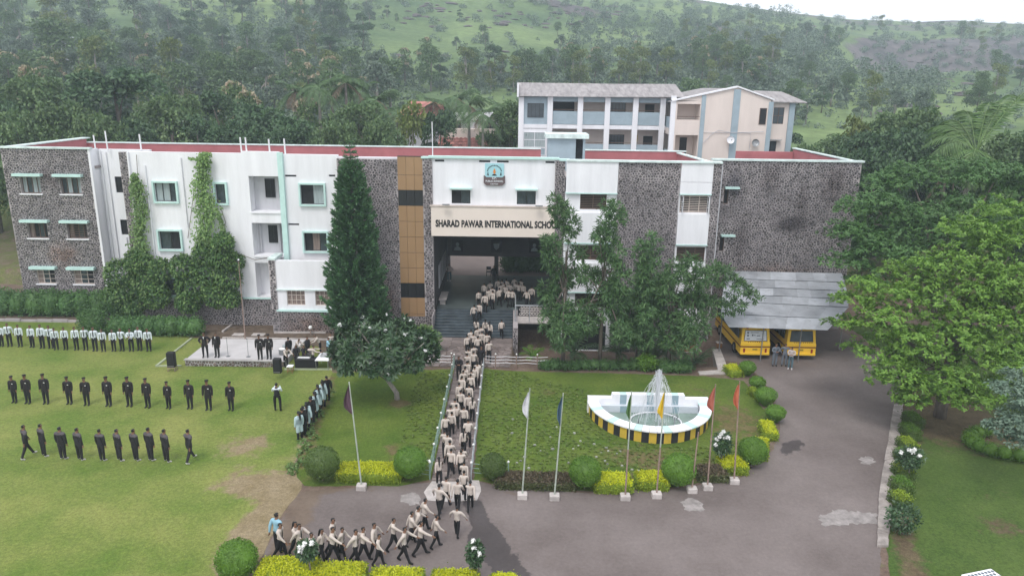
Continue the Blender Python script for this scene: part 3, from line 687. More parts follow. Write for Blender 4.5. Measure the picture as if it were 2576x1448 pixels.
for z0, z1 in ((9.45, 12.25), (5.9, 8.55)):
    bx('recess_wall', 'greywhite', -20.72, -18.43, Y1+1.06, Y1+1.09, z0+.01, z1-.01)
    bx('parapet_ledge', 'white', -20.75, -18.4, Y1-.1, Y1-.004, z0-.12, z0-.01)
for x in (-20.45, -19.0, -18.9):
    MB().bar((x, Y1+.85, 5.95), (x, Y1+.85, 8.5), .05).build('drainpipe', M['greywhite'], school)
for x, y, z0, z1 in ((-33.95, 61.4, .2, 13.6), (-33.1, 61.42, .2, 6.4), (-34.4, 61.42, .2, 13.7), (-28.75, 57.3, 2.0, 13.0), (-25.9, 57.32, 8.2, 13.6), (-22.05, 57.3, 0, 2.2)):
    MB().bar((x, y, z0), (x, y, z1), .06).build('drainpipe', M['white'], school)
stone_wall(-22.0, -19.1, -.1, 2.28, Y1-.06)
stone_wall(-30.0, -22.0, -.1, 2.0, Y1-.06)
bx('string_course', 'teal', -30, -18.6, Y1-.16, Y1-.06, 2.28, 2.4)
stone_wall(-30.62, -30.0, -.1, 13.98, Y1-.2)
bx('strip_edge', 'white', -30.0, -29.9, Y1-.2, Y1-.003, 2.4, 13.98)
MB().wallprism([(-18.32, 5.3), (-17.92, 5.3), (-17.92, 14.12), (-18.32, 14.12)], Y1-.3, Y1-.003).build('teal_fin', M['teal'], school)
# bay with two windows, annex below it
wb = [(-16.72, -14.88, 10.1, 11.66), (-16.66, -14.84, 6.33, 7.84)]
vb = [(-17.9, -17.0, 12.24, 12.39), (-17.9, -17.02, 8.4, 8.55), (-14.46, -13.95, 12.3, 12.45), (-14.46, -13.95, 8.4, 8.55)]
wall(-17.92, -13.7, 3.6, 13.98, Y1, wb+vb)
window(*wb[0], Y1, 2, 'black', ['dark', 'curtain'], .1, surround='teal')
window(*wb[1], Y1, 3, 'black', ['dark', 'curtain_brown', 'glass'], .1, surround='teal')
for a, b, c, d in vb: bx('vent', 'dark', a, b, Y1+.12, Y1+.16, c, d)
AY = 55.7
aw = [(-17.85, -16.42, 2.28, 3.5), (-15.6, -14.2, 2.28, 3.5)]
wall(-18.6, -13.2, 1.9, 5.9, AY, aw)
for r in aw: window(*r, AY, 4, 'wood', 'curtain_brown', .1, sill=None, cross=2)
bx('band_ledge', 'coping', -18.62, -13.2, AY-.14, AY-.004, 3.52, 3.62)
bx('sill_band', 'teal', -18.7, -13.2, AY-.18, AY-.004, 1.78, 1.92)
bx('annex_roof', 'roof', -18.6, -13.2, AY+.3, Y1-.01, 5.2, 5.3)
bx('annex_parapet', 'white', -19.05, -18.62, AY+.36, Y1+.2, 4.2, 5.95)
bx('annex_coping', 'coping', -19.15, -18.55, AY-.1, Y1+.2, 5.95, 6.1)
bx('annex_side', 'mortar', -19.08, -18.62, AY+.05, Y1, 0, 4.2)
stone_wall(-19.1, -18.6, -.1, 5.9, AY-.08)
stone_wall(-18.6, -12.6, -.1, 1.78, AY-.05)
bx('annex_flank', 'white', -13.22, -13.0, AY, Y1, 1.9, 5.9)
# middle: stone, tan cladding, entrance
Y2 = 57.0
stone_wall(-13.7, -9.0, -.1, 13.75, Y2)
bx('cladding_back', 'dark', -9.0, -7.05, Y2+.02, Y2+.3, -.1, 14.0)
rows = [(12.57, 13.95, 0), (11.4, 12.55, 0), (10.18, 11.38, 1), (8.94, 10.16, 0), (7.69, 8.92, 0), (6.43, 7.67, 0), (5.17, 6.41, 0), (3.91, 5.15, 0), (2.69, 3.89, 1), (1.32, 2.67, 0), (1.1, 1.3, 0)]
for z0, z1, k in rows:
    for i in range(3):
        a = -9.0+.65*i
        MB().bbox(a+.008, a+.642, Y2-.06+(.03 if k else 0), Y2+.02, z0+.006, z1-.006, .006).build('glass_panel' if k else 'cladding_panel', M['black' if k else 'tan'], school)
stone_wall(-9.0, -7.05, -.1, 1.08, Y2-.02)
stone_wall(-7.05, -6.3, -.1, 13.85, Y2-.12)
stone_wall(3.2, 3.97, -1.2, 13.82, Y2-.3)
pw = [(-4.82, -3.36, 10.4, 11.45), (.28, 1.75, 10.4, 11.45)]
pv = [(-6.1, -5.38, 13.62, 13.77), (-2.68, -1.82, 13.62, 13.77), (-1.3, -.4, 13.62, 13.77), (2.45, 3.15, 13.62, 13.77)]
wall(-6.3, 3.2, 7.9, 13.9, Y2, pw+pv)
window(*pw[0], Y2, 2, 'black', ['dark', 'glass'], .06, hood=('teal', .12, .1)); window(*pw[1], Y2, 2, 'black', 'glass', .06, hood=('teal', .12, .1))
for a, b, c, d in pv: bx('vent', 'dark', a, b, Y2+.1, Y2+.14, c, d)
bx('cornice', 'teal', -6.6, 3.5, Y2-.2, Y2+.35, 13.9, 14.06)
bx('cornice', 'teal', -7.15, -6.6, Y2-.2, Y2+.35, 13.86, 14.0); bx('cornice', 'teal', 3.5, 4.3, Y2-.38, Y2+.35, 13.83, 13.97)
# name board
board = MB().bbox(-6.42, 3.3, Y2-.36, Y2-.06, 7.86, 10.2, .02).build('name_board', M['cream'], school)
bx('board_cap', 'wood', -6.5, 3.38, Y2-.42, Y2-.04, 10.2, 10.28)
for x in (-5.2, 2.0):
    l = MB(); l.bar((x, Y2-.3, 10.3), (x, Y2-.75, 10.42), .03); l.box(x-.28, x+.28, Y2-.95, Y2-.7, 10.38, 10.46); l.build('board_lamp', M['metal'], school)
def text(s, x, z, Y, h, m, parent, sx=1.0, bold=.0, align='LEFT', ext=.012, name='lettering'):
    c = bpy.data.curves.new('lettering', 'FONT'); c.body = s; c.size = h/.72; c.extrude = ext; c.offset = bold; c.align_x = align; c.resolution_u = 3
    o = bpy.data.objects.new('tmp', c); COL.objects.link(o)
    me = bpy.data.meshes.new_from_object(o.evaluated_get(bpy.context.evaluated_depsgraph_get()))
    bpy.data.objects.remove(o); bpy.data.curves.remove(c)
    me.transform(Matrix.Translation((x, Y, z)) @ Matrix.Rotation(PI/2, 4, 'X') @ Matrix.Diagonal((sx, 1, 1, 1)))
    me.materials.clear(); me.materials.append(m)
    return put(name, me, parent)
text('SHARAD PAWAR INTERNATIONAL SCHOOL', -6.07, 8.62, Y2-.375, .53, M['ink'], board, .66, .030)
# crest
crest = MB(); crest.wallprism([(-2.22, 12.35), (-.76, 12.35), (-.76, 13.55), (-2.22, 13.55)], Y2-.12, Y2-.003)
crest = crest.build('crest', M['crestblue'], school)
cb = MB(); cb.wallprism([(-2.32, 12.62), (-2.24, 12.62), (-2.1, 12.5), (-.88, 12.5), (-.74, 12.62), (-.66, 12.62), (-.66, 12.05), (-.9, 11.85), (-2.08, 11.85), (-2.32, 12.05)], Y2-.16, Y2-.122)
cb.build('crest_base', M['crestbrown'], crest)
ce = MB()
for i in range(13):
    t = PI*(.08+.84*i/12); ce.box(-1.49+.55*math.cos(t)-.035, -1.49+.55*math.cos(t)+.035, Y2-.14, Y2-.122, 12.88+.52*math.sin(t)-.045, 12.88+.52*math.sin(t)+.045)
for s in (-1, 1):
    for k in range(3): ce.wallprism([(-1.49+s*(.42+.05*k), 12.62+.1*k), (-1.49+s*(.60-.03*k), 12.66+.1*k), (-1.49+s*(.46), 12.76+.1*k)], Y2-.141, Y2-.124)
ce.wallprism([(-1.7, 12.62), (-1.28, 12.62), (-1.4, 12.74), (-1.58, 12.74)], Y2-.14, Y2-.122)
ce.build('crest_emblem', M['ink'], crest)
fl = MB(); fl.wallprism([(-1.49, 12.74), (-1.38, 12.88), (-1.42, 13.02), (-1.49, 13.2), (-1.56, 13.02), (-1.6, 12.88)], Y2-.144, Y2-.123); fl.build('crest_flame', M['orange'], crest)
text('S.P.', -1.49, 12.36, Y2-.175, .17, M['poster'], crest, 1.1, .006, 'CENTER'); text('PUBLIC SCHOOL', -1.49, 12.14, Y2-.175, .13, M['poster'], crest, 1.0, .005, 'CENTER'); text('KALWAN', -1.49, 11.93, Y2-.175, .10, M['poster'], crest, 1.0, .003, 'CENTER')
# entrance hall: floor, side walls, ceiling, rear beam, column, portraits, bench
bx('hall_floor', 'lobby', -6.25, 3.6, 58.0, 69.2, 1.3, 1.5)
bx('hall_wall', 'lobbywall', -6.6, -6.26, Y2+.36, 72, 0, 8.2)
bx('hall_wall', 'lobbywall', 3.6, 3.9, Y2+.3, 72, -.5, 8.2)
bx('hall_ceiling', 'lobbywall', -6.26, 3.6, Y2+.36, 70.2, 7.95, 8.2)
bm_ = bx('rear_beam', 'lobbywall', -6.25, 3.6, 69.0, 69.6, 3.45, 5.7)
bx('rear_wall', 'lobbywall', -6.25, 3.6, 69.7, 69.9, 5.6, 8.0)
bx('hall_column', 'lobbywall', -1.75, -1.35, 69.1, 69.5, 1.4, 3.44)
for x, k in ((-5.3, 0), (-1.55, 1), (2.1, 0)):
    f_ = bx('portrait', 'ink', x-.52, x+.52, 68.9, 68.98, 3.9, 5.1)
    p_ = MB()
    if k: p_.wallprism([(x-.3, 4.75), (x+.3, 4.75), (x+.24, 4.35), (x, 4.1), (x-.24, 4.35)], 68.87, 68.895)
    else:
        p_.ball((x, 68.89, 4.62), .16, 8, 6, (1, .1, 1.2)); p_.wallprism([(x-.34, 4.02), (x+.34, 4.02), (x+.26, 4.3), (x, 4.45), (x-.26, 4.3)], 68.87, 68.895)
    p_.build('portrait_figure', M['curtain'], f_)
for y0, y1 in ((60.2, 62.2), (63, 66.5)):
    bx('notice_board', 'greywhite', -6.255, -6.2, y0, y1, 2.6, 4.6)
bench = empty('bench', (-5.75, 59.3, 1.5)); tag(bench, 'narrow stone bench against the side wall of the dark entrance hall', 'bench')
MB().box(-6.15, -5.5, 58.9, 61.4, 1.92, 2.0).build('seat', M['paleconc'], bench)
for y in (59.1, 61.1): MB().box(-6.05, -5.6, y, y+.12, 1.5, 1.92).build('leg', M['paleconc'], bench)
# steps: ten risers between the ground and the hall
NST = 10
def stair_z(y):
    if y < 54.9: return 0.0
    return min(1.5, (math.floor((y-54.9)/.31)+1)*.15)
for i in range(NST):
    y0 = 54.9+.31*i
    MB().bbox(-6.22, .1, y0, 58.0 if i == NST-1 else 54.9+.31*(i+1)+.02, -.02, .15*(i+1), .012).build('step', M['step'], school)
bx('stair_flank', 'mortar', -6.3, -6.225, 54.9, 57, -.1, 1.7)
bx('stair_wall', 'mortar', .12, .5, 53.4, 58.5, -1.2, 1.45)
stone_wall(.12, .5, -1.2, 1.4, 53.38, parent=None)
bx('basement_slab', 'paleconc', .5, 3.6, 56.2, 58.2, 1.1, 1.42)
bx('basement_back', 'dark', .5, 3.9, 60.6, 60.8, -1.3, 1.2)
jali = MB()
for r_ in range(4):
    for q in range(11):
        cx = .72+q*.26+(.13 if r_ % 2 else 0); cz = 1.62+r_*.2; hexo = [(cx+.13*math.cos(PI/6+PI/3*k), cz+.13*math.sin(PI/6+PI/3*k)) for k in range(6)]; hexi = [(cx+.075*math.cos(PI/6+PI/3*k), cz+.075*math.sin(PI/6+PI/3*k)) for k in range(6)]
        vs = [(x, 56.3, z) for x, z in hexo]+[(x, 56.3, z) for x, z in hexi]+[(x, 56.42, z) for x, z in hexi]
        jali.add(vs, [(k, (k+1) % 6, 6+(k+1) % 6, 6+k) for k in range(6)]+[(6+k, 6+(k+1) % 6, 12+(k+1) % 6, 12+k) for k in range(6)])
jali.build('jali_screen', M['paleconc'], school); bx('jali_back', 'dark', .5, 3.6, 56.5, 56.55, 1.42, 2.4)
rl = MB()
for y in (54.95, 56.2): rl.bar((.3, y, 1.4), (.3, y, 2.75), .045)
rl.bar((.3, 54.95, 0), (.3, 54.95, 1.4), .045); rl.bar((.3, 54.95, 2.75), (3.5, 54.97, 2.75), .05); rl.bar((.3, 54.95, 2.75), (.3, 58.0, 2.75), .045)
for x in (1.4, 2.5, 3.45): rl.bar((x, 54.97, 1.4), (x, 54.97, 2.72), .035)
rl.build('stair_railing', M['railgrey'], school)
bx('ledge_slab', 'paleconc', .5, 3.6, 54.9, 56.25, 1.28, 1.41)
# right range
Y3 = 55.8
h1 = [(5.12, 7.15, 10.28, 11.46)]
wall(3.97, 7.92, -1.25, 11.55, Y3, [(5.12, 7.15, 10.28, 11.46), (5.0, 7.2, 6.3, 7.45), (5.0, 7.2, 2.4, 3.6), (4.3, 7.6, -1.2, .9)])
window(*h1[0], Y3, 2, 'brownwood', 'dark', .1, bars=8); window(5.0, 7.2, 6.3, 7.45, Y3, 2, 'brownwood', 'dark', .1, bars=8); window(5.0, 7.2, 2.4, 3.6, Y3, 2, 'brownwood', 'dark', .1, bars=8)
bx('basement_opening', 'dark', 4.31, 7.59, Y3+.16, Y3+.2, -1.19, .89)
for z0, z1 in ((11.58, 13.92), (7.7, 10.05), (3.75, 6.1)):
    MB().bbox(3.99, 7.9, Y3-.22, Y3-.003, z0, z1, .015).build('spandrel', M['white'], school); bx('ledge', 'teal', 3.98, 7.92, Y3-.26, Y3-.004, z0-.09, z0-.003)
bx('cornice', 'coping', 3.97, 15.72, Y3-.32, Y3+.36, 13.92, 14.05)
stone_wall(7.95, 12.62, -1.25, 13.9, Y3-.1)
ww = [(12.78, 15.02, 10.14, 11.46), (12.8, 15.0, 6.3, 7.45), (12.8, 15.0, 2.45, 3.6), (12.85, 15.0, -1.24, .45)]
wall(12.64, 15.1, -1.25, 13.6, Y3, ww)
window(*ww[0], Y3, 3, 'wood', 'dark', .1, bars=9); window(*ww[1], Y3, 3, 'brownwood', 'dark', .1, bars=9); window(*ww[2], Y3, 3, 'brownwood', 'dark', .1, bars=9)
for s, x in ((-1, 12.8), (1, 15.0)):
    c_ = MB(); q = x-s*.12
    for z in (10.16, 10.58, 11.0, 11.42): c_.box(q-.02, q+.02, Y3-.46, Y3-.02, z-.02, z+.02)
    for y in (Y3-.46, Y3-.06): c_.box(q-.022, q+.022, y, y+.04, 10.15, 11.44)
    c_ = c_.build('casement', M['white'], school); bx('pane', 'glass', q-.008, q+.008, Y3-.42, Y3-.06, 10.18, 11.4, c_)
for z0, z1 in ((12.5, 13.9), (11.6, 12.47), (7.68, 10.05), (3.75, 6.2), (.6, 2.0)):
    MB().bbox(12.66, 15.08, Y3-.2, Y3-.003, z0, z1, .015).build('spandrel', M['white'], school)
    if z0 not in (12.5,): bx('ledge', 'teal', 12.66, 15.1, Y3-.24, Y3-.004, z0-.08, z0-.003)
for i in range(12): bx('shutter_slat', 'doorbrown', 12.87, 14.98, Y3+.06+.012*(i % 2), Y3+.12, -1.22+.14*i, -1.085+.14*i)
stone_wall(15.12, 15.72, -1.25, 13.9, Y3-.1)
MB().bar((15.74, Y3-.2, -.5), (15.74, Y3-.2, 13.8), .04).build('drainpipe', M['greywhite'], school)
Y4 = 58.6
rb = [(16.88, 17.26, 10.42, 11.62), (16.88, 17.26, 6.54, 7.76)]
stone_wall(15.9, 27.6, -.2, 13.88, Y4, rb, size=.215, only=lambda x, z: z > 1.0)
for r_ in rb: window(*r_, Y4, 1, 'brownwood', 'dark', .1); bx('hood', 'teal', r_[0]-.0, r_[1]+.75, Y4-.4, Y4-.004, r_[3]+.05, r_[3]+.2)
bx('cornice', 'coping', 15.7, 27.75, Y4-.15, Y4+.36, 13.88, 14.02)
bx('end_wall', 'mortar', 27.3, 27.6, Y4+.36, 72, -.2, 13.88)
bx('end_wall', 'mortar', -41.9, -41.6, LB+.36, 72, -.2, 13.88)
# roof terrace, parapets, stair head, poles
bx('roof', 'roof', -34.5, -30.31, 61.9, 71.7, 12.3, 12.5); bx('roof', 'roof', -30.3, 15.7, 57.75, 71.7, 12.3, 12.5); bx('roof', 'roof', -41.5, -34.51, LB+.4, 71.7, 12.3, 12.5); bx('roof', 'roof', 15.71, 27.2, Y4+.4, 71.7, 12.3, 12.5)
bx('front_upstand', 'white', -30.6, 3.9, Y1+.06, Y1+.34, 12.5, 13.86)
bx('rear_parapet', 'red', -41.5, 2.6, 71.7, 71.95, 12.4, 13.5); bx('parapet_cap', 'coping', -41.7, 2.6, 71.62, 72.05, 13.5, 13.6)
bx('rear_parapet', 'red', 6.0, 15.6, 68.0, 68.25, 12.4, 13.75); bx('parapet_cap', 'coping', 6.0, 15.8, 67.92, 68.33, 13.75, 13.84)
bx('side_parapet', 'red', -41.5, -41.3, LB+.4, 71.7, 12.4, 13.88); bx('side_parapet', 'red', 27.05, 27.25, Y4+.4, 72, 12.4, 13.8); bx('parapet_cap', 'coping', 27.0, 27.4, Y4+.4, 72.2, 13.89, 13.98)
bx('parapet_cap', 'coping', -41.95, -41.2, LB+.4, 72.2, 13.89, 13.99)
MB().prism([(15.75, 59.0), (15.95, 59.0), (15.2, 68.0), (15.0, 68.0)], 12.4, 13.6).build('side_parapet', M['red'], school)
MB().prism([(15.65, 59.0), (16.05, 59.0), (15.3, 68.0), (14.9, 68.0)], 13.6, 13.7).build('parapet_cap', M['coping'], school)
bx('rear_parapet', 'red', 21.5, 27.0, 71.7, 71.95, 12.4, 13.6); bx('rear_wall', 'greywhite', -41.6, 27.3, 71.96, 72.1, 8.2, 12.4)
bx('rear_wall', 'greywhite', -41.6, -6.3, 71.96, 72.1, -.2, 8.2); bx('rear_wall', 'greywhite', 3.6, 27.3, 71.96, 72.1, -.2, 8.2)
sh = MB(); sh.box(2.85, 5.15, 62, 64.4, 12.5, 15.2); sh.box(5.75, 5.95, 62, 64.4, 12.5, 15.2); sh.box(5.15, 5.75, 62.9, 64.4, 12.5, 15.2); sh = sh.build('stair_head', M['bluegrey'], school)
bx('slab', 'coping', 2.6, 6.2, 61.7, 64.6, 15.2, 15.55, sh)
gr = MB()
for i in range(6): gr.bar((5.2+.1*i, 62.05, 12.5), (5.2+.1*i, 62.05, 15.0), .018, 4)
for i in range(5): gr.tube([(5.45+.16*math.cos(t), 62.04, 12.8+.5*i+.16*math.sin(t)) for t in [PI*k/4 for k in range(9)]], .02, 4)
gr.build('door_grille', M['black'], sh); bx('door_opening', 'dark', 5.16, 5.74, 62.5, 62.55, 12.5, 15.1, sh)
for x, y, hh in ((-34.6, 61.2, 1.0), (-33.6, 61.2, 1.35), (-29.2, 58.0, 1.35), (-21.2, 57.6, 1.25), (-20.8, 57.6, 1.25), (-19.0, 57.6, 1.15), (-17.8, 57.6, 1.2)):
    MB().bar((x, y, 13.6), (x-.03, y, 13.95+hh), .065).build('roof_pipe', M['whitemetal'], school)
MB().bar((-6.3, 57.4, 13.9), (-6.32, 57.4, 16.6), .035).build('lightning_rod', M['whitemetal'], school)
# the stones: the largest 300 stand as pieces of their own
STONES.sort(key=lambda s: -s[0])
rest = {}
for i, (ar, p, Y, o, q) in enumerate(STONES):
    rg = random.Random(i)
    if i < 300:
        mb = MB(); stone_shape(mb, p, Y-.004, rg); mb.build('stone', M['stone'], o)
    else:
        stone_shape(rest.setdefault(o.name, (MB(), o))[0], p, Y-.004, rg)
for mb, o in rest.values(): mb.build('stonework', M['stone'], o)['kind'] = 'stuff'

# ------------------------------------------------------------------ rear classroom building
rear = empty('classroom_building', (12, 86, 6)); tag(rear, 'beige and blue-grey classroom block with open galleries behind the stone school', 'building')
RY = 86.0
def rbx(name, m, *a, parent=rear): return bx(name, m, *a, parent=parent)
rbx('back_wall', 'beige', .6, 20.6, RY+2.4, RY+2.7, 4, 18.4)
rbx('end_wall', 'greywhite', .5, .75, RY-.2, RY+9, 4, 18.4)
for z in (7.4, 11.0, 14.75): rbx('floor_slab', 'white', .75, 17.7, RY-.05, RY+2.4, z, z+.45)
rbx('eaves_beam', 'bluegrey', .75, 17.7, RY+.1, RY+.3, 17.75, 18.3)
for x in (.75, 4.05, 7.5, 10.6, 13.8, 16.9): rbx('column', 'white', x-.3, x+.3, RY-.25, RY+.15, 4, 18.3)
for a, b in ((4.4, 7.2), (7.8, 10.3), (10.9, 13.5), (14.1, 16.6)):
    for z in (8.0, 11.6, 15.25):
        rbx('balcony_panel', 'bluegrey', a, b, RY, RY+.12, z, z+1.45 if z > 9 else z+1.2); MB().bar((a, RY+.05, z+1.62), (b, RY+.05, z+1.62), .035).build('hand_rail', M['brownwood'], rear)
rbx('end_bay', 'bluegrey', 1.05, 3.75, RY, RY+.2, 15.2, 18.2)
rbx('end_bay', 'white', 1.05, 3.75, RY, RY+.2, 11.5, 14.7)
def rwin(x0, x1, z0, z1, Y, n=3, fr='black', pane='glass', cross=1, parent=rear):
    mb = MB(); f = .06
    for i in range(n+1): cx = x0+(x1-x0)*i/n; mb.box(cx-f/2, cx+f/2, Y-.06, Y, z0, z1)
    for j in range(cross+2): cz = z0+(z1-z0)*j/(cross+1); mb.box(x0-.03, x1+.03, Y-.064, Y-.002, cz-f/2, cz+f/2)
    o = mb.build('window', M[fr], parent); bx('pane', pane, x0, x1, Y-.03, Y-.02, z0, z1, o); return o
rwin(1.5, 3.3, 16.0, 17.5, RY-.005, 4, cross=0); rwin(1.1, 3.6, 12.6, 14.3, RY-.005, 2, 'white', 'curtain')
rwin(1.1, 3.6, 11.7, 12.5, RY-.005, 2, 'white', 'bluegrey', 0)
for z in (11.6, 15.25):
    rbx('door', 'dark', 4.5, 7.0, RY+2.34, RY+2.38, z+.1, z+2.5)
    rwin(11.1, 13.0, z+1.0, z+2.4, RY+2.38, 5, 'black', 'glass', 1); rbx('door', 'dark', 15.3, 16.4, RY+2.34, RY+2.38, z, z+2.3)
rbx('notice_board', 'yellowpaint', 14.0, 14.6, RY+2.3, RY+2.36, 13.2, 14.0)
rf = MB(); rf.add([(.3, RY-.7, 18.25), (19.2, RY-.7, 18.45), (19.2, RY+5, 19.9), (.3, RY+5, 19.7), (.3, RY+10, 18.3), (19.2, RY+10, 18.4)], [(0, 1, 2, 3), (3, 2, 5, 4)]); 
rf = rf.build('roof', M['asb'], rear)
for i in range(25):
    x = .4+.735*i; MB().add([(x, RY-.72, 18.30), (x+.72, RY-.72, 18.31), (x+.72, RY+4.98, 19.82), (x, RY+4.98, 19.81)], [(0, 1, 2, 3)]).add([(x+.70, RY-.72, 18.34), (x+.74, RY-.72, 18.34), (x+.74, RY+4.98, 19.86), (x+.70, RY+4.98, 19.86)], [(0, 1, 2, 3)]).build('roof_sheet', M['asb'], rf)
rbx('fascia', 'white', .25, .45, RY-.7, RY+5, 18.2, 19.75)
GY = 82.8
wg = MB(); wall_holes(wg, 17.4, 20.6, 4, 18.1, GY, 2.2, [(17.9, 20.4, 16.05, 17.75), (17.9, 20.4, 11.8, 14.4)]); wg.build('wing_front', M['beige'], rear)
MB().wallprism([(17.4, 18.1), (20.6, 18.1), (20.6, 18.68), (17.4, 18.0)], GY, GY+.3).build('gable', M['beige'], rear)
MB().wallprism([(20.6, 4), (28.1, 4), (28.1, 18.3), (24.3, 19.55), (20.6, 18.68)], GY, GY+.3).build('gable_wall', M['beige'], rear)
rbx('wing_side', 'beige', 17.38, 17.6, GY+.36, RY+2.4, 4, 11.6); rbx('wing_side', 'bluegrey', 17.38, 17.6, GY+.36, RY+2.4, 15.1, 16.3); rbx('wing_side', 'bluegrey', 17.38, 17.6, GY+.36, RY+2.4, 11.6, 12.6)
rbx('wing_side', 'beige', 17.38, 17.6, GY+.36, RY+2.4, 14.4, 15.1); rbx('wing_column', 'white', 17.2, 17.72, GY-.06, GY+.36, 4, 18.6)
rbx('wing_inner', 'beige', 20.55, 20.6, GY+.36, RY+2.4, 4, 18); rbx('wing_back', 'beige', 17.7, 20.5, GY+2.22, GY+2.3, 11.8, 17.9)
MB().bar((17.9, GY-.02, 16.4), (20.4, GY-.02, 16.4), .04).build('hand_rail', M['brownwood'], rear)
rbx('door', 'dark', 18.9, 19.7, GY+2.14, GY+2.2, 11.8, 14.0)
rbx('pilaster', 'bluegrey', 20.5, 20.95, GY-.1, GY-.003, 4, 18.7); rbx('pilaster', 'bluegrey', 23.95, 24.7, GY-.1, GY-.003, 4, 19.38)
cp = MB(); 
for a, b in (((17.2, 18.08), (24.3, 19.68)), ((24.3, 19.68), (28.4, 18.36))): cp.wallprism([(a[0], a[1]-.1), (b[0], b[1]-.1), (b[0], b[1]+.06), (a[0], a[1]+.06)], GY-.2, GY+.5)
cp.build('gable_coping', M['white'], rear)
rr = MB(); rr.add([(17.2, GY, 17.95), (24.3, GY, 19.5), (24.3, GY+16, 19.5), (17.2, GY+16, 17.95), (28.4, GY, 18.2), (28.4, GY+16, 18.2)], [(0, 1, 2, 3), (1, 4, 5, 2)]); rr.build('wing_roof', M['asb'], rear)
wr = MB(); wall_holes(wr, 28.1, 31.2, 4, 18.0, GY+1.2, .2, [(28.9, 30.1, 15.7, 17.5), (28.3, 29.6, 11.9, 13.8)]); wr.build('wing_end', M['beige'], rear)
rwin(28.9, 30.1, 15.7, 17.5, GY+1.3, 2, 'brownwood', 'glass', 1); rwin(28.3, 29.6, 11.9, 13.8, GY+1.3, 2, 'black', 'glass', 1)
rwin(27.0, 27.7, 15.7, 17.4, GY-.005, 1, 'brownwood', 'dark', 0)
rbx('hood', 'concrete', 28.1, 30.0, GY+.7, GY+1.19, 13.9, 14.05)
rbx('corner_pier', 'bluegrey', 27.9, 28.4, GY-.08, GY+1.19, 4, 18.1); rbx('corner_pier', 'bluegrey', 30.6, 31.2, GY+1.0, GY+1.19, 4, 18.1)
er = MB(); er.add([(27.6, GY+.6, 18.15), (32.3, GY+.6, 18.1), (30.9, GY+5, 19.2), (27.6, GY+5, 19.3)], [(0, 1, 2, 3)]); er.add([(27.6, GY+.6, 18.05), (32.3, GY+.6, 18.0), (32.3, GY+.6, 18.1), (27.6, GY+.6, 18.15)], [(0, 1, 2, 3)]); er.build('end_roof', M['asb'], rear)
for x, z, lab in ((23.9, 14.0, 'white satellite dish on the blue pilaster of the beige gable wall'), (26.7, 13.7, 'grey mesh satellite dish near the corner of the beige gable wall')):
    d = empty('satellite_dish', (x, GY-.15, z)); tag(d, lab, 'satellite dish', 'satellite dishes on the gable')
    mb = MB(); n = 14; rings = [(0, .14), (.2, .12), (.34, .05), (.42, -.05)]
    vs = [(x, GY-.5+.14, z)]; fs = []
    for rr_, dy in rings[1:]:
        for k in range(n): vs.append((x+rr_*math.cos(2*PI*k/n), GY-.5+dy+.12*math.sin(2*PI*k/n)*rr_/.42, z+rr_*math.sin(2*PI*k/n)))
    for k in range(n): fs.append((0, 1+k, 1+(k+1) % n))
    for j in range(2):
        for k in range(n): fs.append((1+j*n+k, 1+(j+1)*n+k, 1+(j+1)*n+(k+1) % n, 1+j*n+(k+1) % n))
    mb.add(vs, fs); mb.build('reflector', M['whitemetal' if x < 25 else 'metal'], d, True)
    a = MB(); a.bar((x, GY-.35, z), (x, GY+.05, z-.2), .03); a.bar((x, GY-.5, z-.38), (x, GY-.95, z+.02), .015); a.box(x-.05, x+.05, GY-1.0, GY-.9, z-.03, z+.07); a.build('bracket', M['metal'], d)
cabl = MB(); cabl.tube([(20.9, GY-.12, 13.5), (21.8, GY-.12, 14.5), (22.6, GY-.12, 15.0), (24, GY-.14, 14.75), (25.5, GY-.14, 14.8), (27.6, GY-.12, 14.9)], .03, 4); cabl.tube([(20.9, GY-.1, 14.75), (26.2, GY-.1, 14.72), (26.2, GY-.1, 13.0)], .03, 4)
cabl.build('wall_cable', M['greywhite'], rear)

# ------------------------------------------------------------------ red-roofed house behind the palms, white house up the hill
hs = empty('tiled_house', (-5, 95, 6)); tag(hs, 'white house with red tiled roofs half hidden by palms behind the school', 'house')
def hbx(n, m, *a): return bx(n, m, *a, parent=hs)
hbx('wall', 'beige', -9.5, -.5, 96, 104, 5, 14.0); hbx('wall', 'greywhite', -14.2, -9.5, 97, 104, 5, 16.0); hbx('wall', 'greywhite', -9.5, .2, 98, 104, 14.0, 15.9); hbx('parapet', 'white', -9.6, .3, 97.8, 98.0, 15.0, 16.0)
def tiles(x0, x1, y0, z0, y1, z1, o):
    n = int((x1-x0)/.5); m_ = 6
    for j in range(m_):
        mb = MB()
        for i in range(n):
            a = x0+(x1-x0)*i/n; b = x0+(x1-x0)*(i+1)/n-.03; ya = y0+(y1-y0)*j/m_; yb = y0+(y1-y0)*(j+1)/m_; za = z0+(z1-z0)*j/m_; zb = z0+(z1-z0)*(j+1)/m_
            mb.add([(a, ya, za+.1), ((a+b)/2, ya, za+.19), (b, ya, za+.1), (b, yb, zb+.03), ((a+b)/2, yb, zb+.12), (a, yb, zb+.03)], [(0, 1, 4, 5), (1, 2, 3, 4)])
        mb.build('tile_course', M['tile'], o)
r1 = MB(); r1.add([(-9.8, 94, 11.7), (-.2, 94, 11.7), (-.8, 97.4, 13.6), (-9.2, 97.4, 13.6), (-9.8, 94, 11.6), (-.2, 94, 11.6)], [(0, 1, 2, 3), (4, 5, 1, 0)]); r1 = r1.build('roof', M['tile'], hs); tiles(-9.7, -.3, 94, 11.7, 97.4, 13.6, r1)
